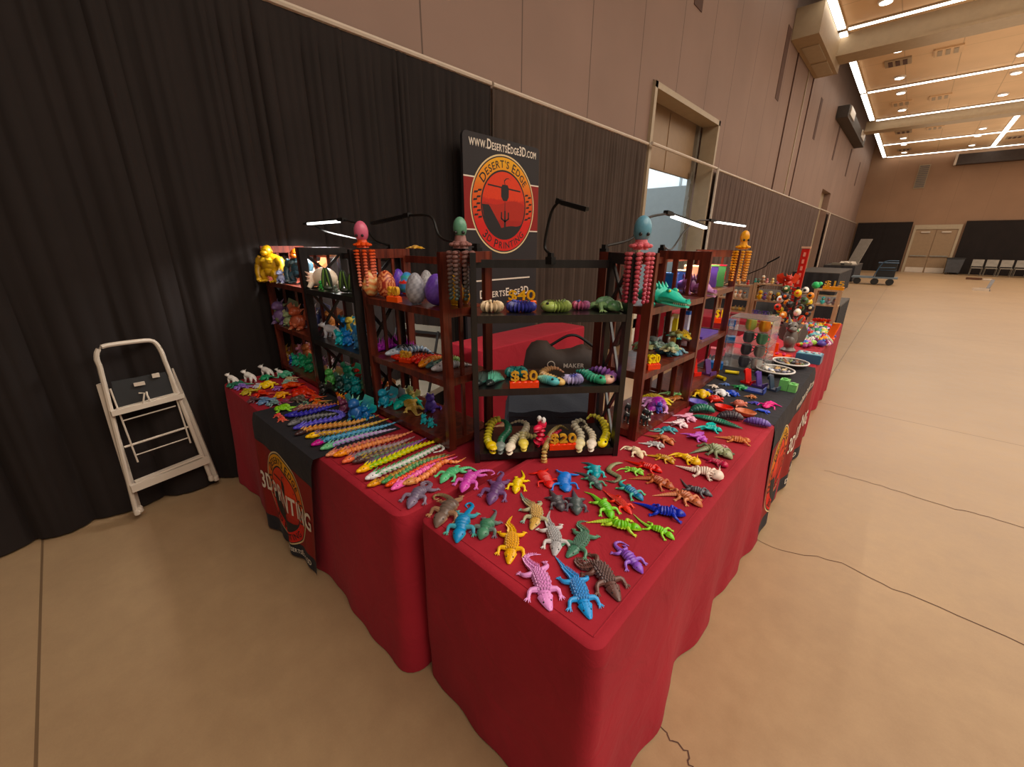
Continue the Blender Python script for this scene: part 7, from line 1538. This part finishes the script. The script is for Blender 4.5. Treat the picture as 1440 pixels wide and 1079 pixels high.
# ================================================================ far part of the hall
def htable(label, x0, x1, y0, y1, h=.74):
    t = thing('black_table', label, 'table', ((x0+x1)/2,(y0+y1)/2,0)); b = MB(); b.box(((x0+x1)/2,(y0+y1)/2,h-.012), (x1-x0,y1-y0,.024)); b.build('top', simple('grey_black_top', hx('4a443f'), .6), t, smooth=False)
    b = MB(); n = 40; vs = []
    per = [(x0,y0),(x1,y0),(x1,y1),(x0,y1)]
    pts = []
    for (a, b2) in zip(per, per[1:]+per[:1]):
        for k in range(16): f_ = k/16; pts.append((a[0]+(b2[0]-a[0])*f_, a[1]+(b2[1]-a[1])*f_))
    cxx, cyy = (x0+x1)/2, (y0+y1)/2
    for i, (x, y) in enumerate(pts):
        k = 1+.02*math.sin(i*1.9); vs += [(x,y,h-.025),(cxx+(x-cxx)*k*1.02,cyy+(y-cyy)*k*1.01,.01)]
    N = len(pts); b.add(vs, [(2*i,2*i+1,2*((i+1)%N)+1,2*((i+1)%N)) for i in range(N)], (.1,.1,.1)); b.build('skirt', M['black_cloth'], t); return t
htable('black skirted table nearest, beyond the far end of the booth', -2.95, -1.6, 17.9, 22.0)
htable('long black skirted table behind the near one', -2.95, -1.75, 25.2, 29.2)
htable('grey topped black table right behind the booth shelves', -1.5, -.62, 8.2, 9.6, .74)
htable('black table under the wooden shelves by the drape, behind the ducks', -2.9, -1.75, 8.0, 10.2)
t = thing('upright_board', 'thin grey panel leaning upright on the long black table', 'panel', (-1.9,26.5,.74)); b = MB(); b.bar((-1.98,26.4,.745), (-1.72,26.9,1.92), .5, .03); b.build('panel', simple('grey_panel', hx('8c857c'), .5), t, smooth=False)
t = thing('paper_pile', 'crumpled white papers piled on the long black table', 'papers', (-2.2,25.9,.745)); R5 = random.Random(3)
for k in range(6): b = MB(); b.box((-2.35+.09*k,26.0+R5.uniform(-.1,.1),.83+.02*R5.random()), (.2,.22,.1), hx('e0d4c4'), Matrix.Rotation(R5.uniform(-.5,.5),3,'X') @ Matrix.Rotation(R5.uniform(0,3),3,'Z'), .5); b.build('paper', simple('white_paper', hx('dccfbe'), .8), t, smooth=False)
t = thing('grey_case', 'grey equipment case on the near end of the long black table', 'case', (-2.35,25.4,.745)); b = MB(); b.box((-2.3,25.45,.79), (.75,.4,.09)); b.build('body', M['grey_metal'], t, smooth=False); b = MB(); b.box((-2.25,25.24,.79), (.14,.02,.06)); b.build('latch', M['rubber'], t, smooth=False)
t = thing('platform_cart', 'blue platform cart with black boxes beside the skirted tables', 'cart', (-.9,24.6,0)); mb_ = simple('blue_cart_paint', hx('34536e'), .5)
b = MB(); b.box((-.95,24.6,.3), (1.55,.8,.06)); b.build('deck', simple('cart_deck', hx('6c7c88'), .5), t, smooth=False)
for x in (-1.5,-.9,-.4):
    b = MB(); b.lathe((0,0,0), [(.13,-.03),(.14,0),(.13,.03)], 16, hx('1c1c1c')); o = b.build('wheel', M['rubber'], t, off=(0,0,0)); o.rotation_euler = (PI/2,0,0); o.location = V3((x+.9,-.35,.14))
b = MB(); b.tube(cmr([(-.98,24.25,.33),(-.85,24.25,.8),(-.7,24.25,1.0),(-.3,24.25,1.02)],12), .02, None, 8); b.tube([(-.85,24.25,.72),(-.35,24.25,.74)], .018, None, 8); b.build('rail', mb_, t)
t = thing('black_crate', 'black crate with blue rims on the platform cart', 'crate', (-.6,24.7,.33)); b = MB(); b.box((-.62,24.75,.62), (.62,.6,.57)); b.build('body', M['rubber'], t, smooth=False); b = MB(); b.box((-.62,24.75,.92), (.66,.64,.03)); b.box((-.62,24.75,.62), (.64,.62,.02)); b.build('rim', mb_, t, smooth=False)
t = thing('trash_bin', 'dark grey wheeled bin right of the double doors', 'bin', (2.1,37.1,0)); b = MB(); b.box((2.05,37.1,.5), (.62,.6,.78), None or (.2,.2,.2), None, 1.18); b.build('body', simple('grey_bin', hx('45464a'), .5), t, smooth=False); b = MB(); b.box((2.05,37.1,.93), (.78,.74,.07)); b.build('lid', M['rubber'], t, smooth=False)
for e in (-1,1): b = MB(); b.lathe((0,0,0), [(.07,-.03),(.08,0),(.07,.03)], 12, hx('1c1c1c')); o = b.build('wheel', M['rubber'], t, off=(0,0,0)); o.rotation_euler = (0,PI/2,0); o.location = V3((-.05+e*.26,-.25,.08))
GC = 'row of grey stacking chairs along the far wall'
first = thing('stacking_chair', 'grey stacking chair in the row right of the double doors', 'chair', (0,0,0), 0, GC, world=False); mg = simple('grey_chair', hx('8c8478'), .5)
Z0 = (0,0,0); b = MB(); b.box((0,0,.45), (.46,.44,.04)); b.build('seat', mg, first, smooth=False, off=Z0); b = MB(); b.box((0,.21,.72), (.46,.03,.38), (.5,.5,.5), Matrix.Rotation(-.15,3,'X')); b.build('backrest', mg, first, smooth=False, off=Z0)
for sx in (-.22,.22):
    for y0, y1, z1 in ((-.2,-.22,.45),(.2,.24,.9)): b = MB(); b.tube([(sx,y0 if y0 < 0 else .22,.005),(sx,y1,z1)], .013, None, 8); b.build('leg', M['grey_metal'], first, off=Z0)
for k in range(9):
    r_ = first if k == 0 else first.copy()
    if k:
        C.objects.link(r_)
        for ch in list(first.children): c_ = ch.copy(); C.objects.link(c_); c_.parent = r_
    r_.location = (2.95+k*.56, 36.2, 0)
p = PZ('P',1383,409,0); t = thing('dust_pan', 'grey dustpan left on the open floor', 'dustpan', p); b = MB(); b.box(p+V3((0,0,.05)), (.34,.3,.1), (.5,.5,.5), None, .8); b.build('pan', simple('slate_pan', hx('6c6868'), .5), t, smooth=False); b = MB(); b.bar(p+V3((.1,.1,.1)), p+V3((.2,.5,.4)), .1, .02); b.build('handle', simple('slate_pan2', hx('6c6868'), .5), t, smooth=False)
b = MB(); b.box(p+V3((-.1,-.12,.05)), (.45,.1,.1)); b.build('front_edge', M['white_metal'], t, smooth=False)
p = PZ('P',1376,394,0); t = thing('floor_brush', 'brown brush lying on the open floor behind the dustpan', 'brush', p); b = MB(); b.bar(p+V3((-.45,.1,.06)), p+V3((.1,0,.06)), .12, .1); b.build('head', simple('brown_bristle', hx('5c3c28'), .8), t, smooth=False); b = MB(); b.box(p+V3((.28,-.05,.05)), (.3,.2,.08)); b.build('handle', M['white_metal'], t, smooth=False)
# ---------------------------------------------------------------- check labels
seen = {}
for l, g in LABELS:
    if l in seen and not g: print('DUPLICATE LABEL', l)
    seen[l] = 1
    if not 4 <= len(l.split()) <= 16: print('LABEL LENGTH', l)
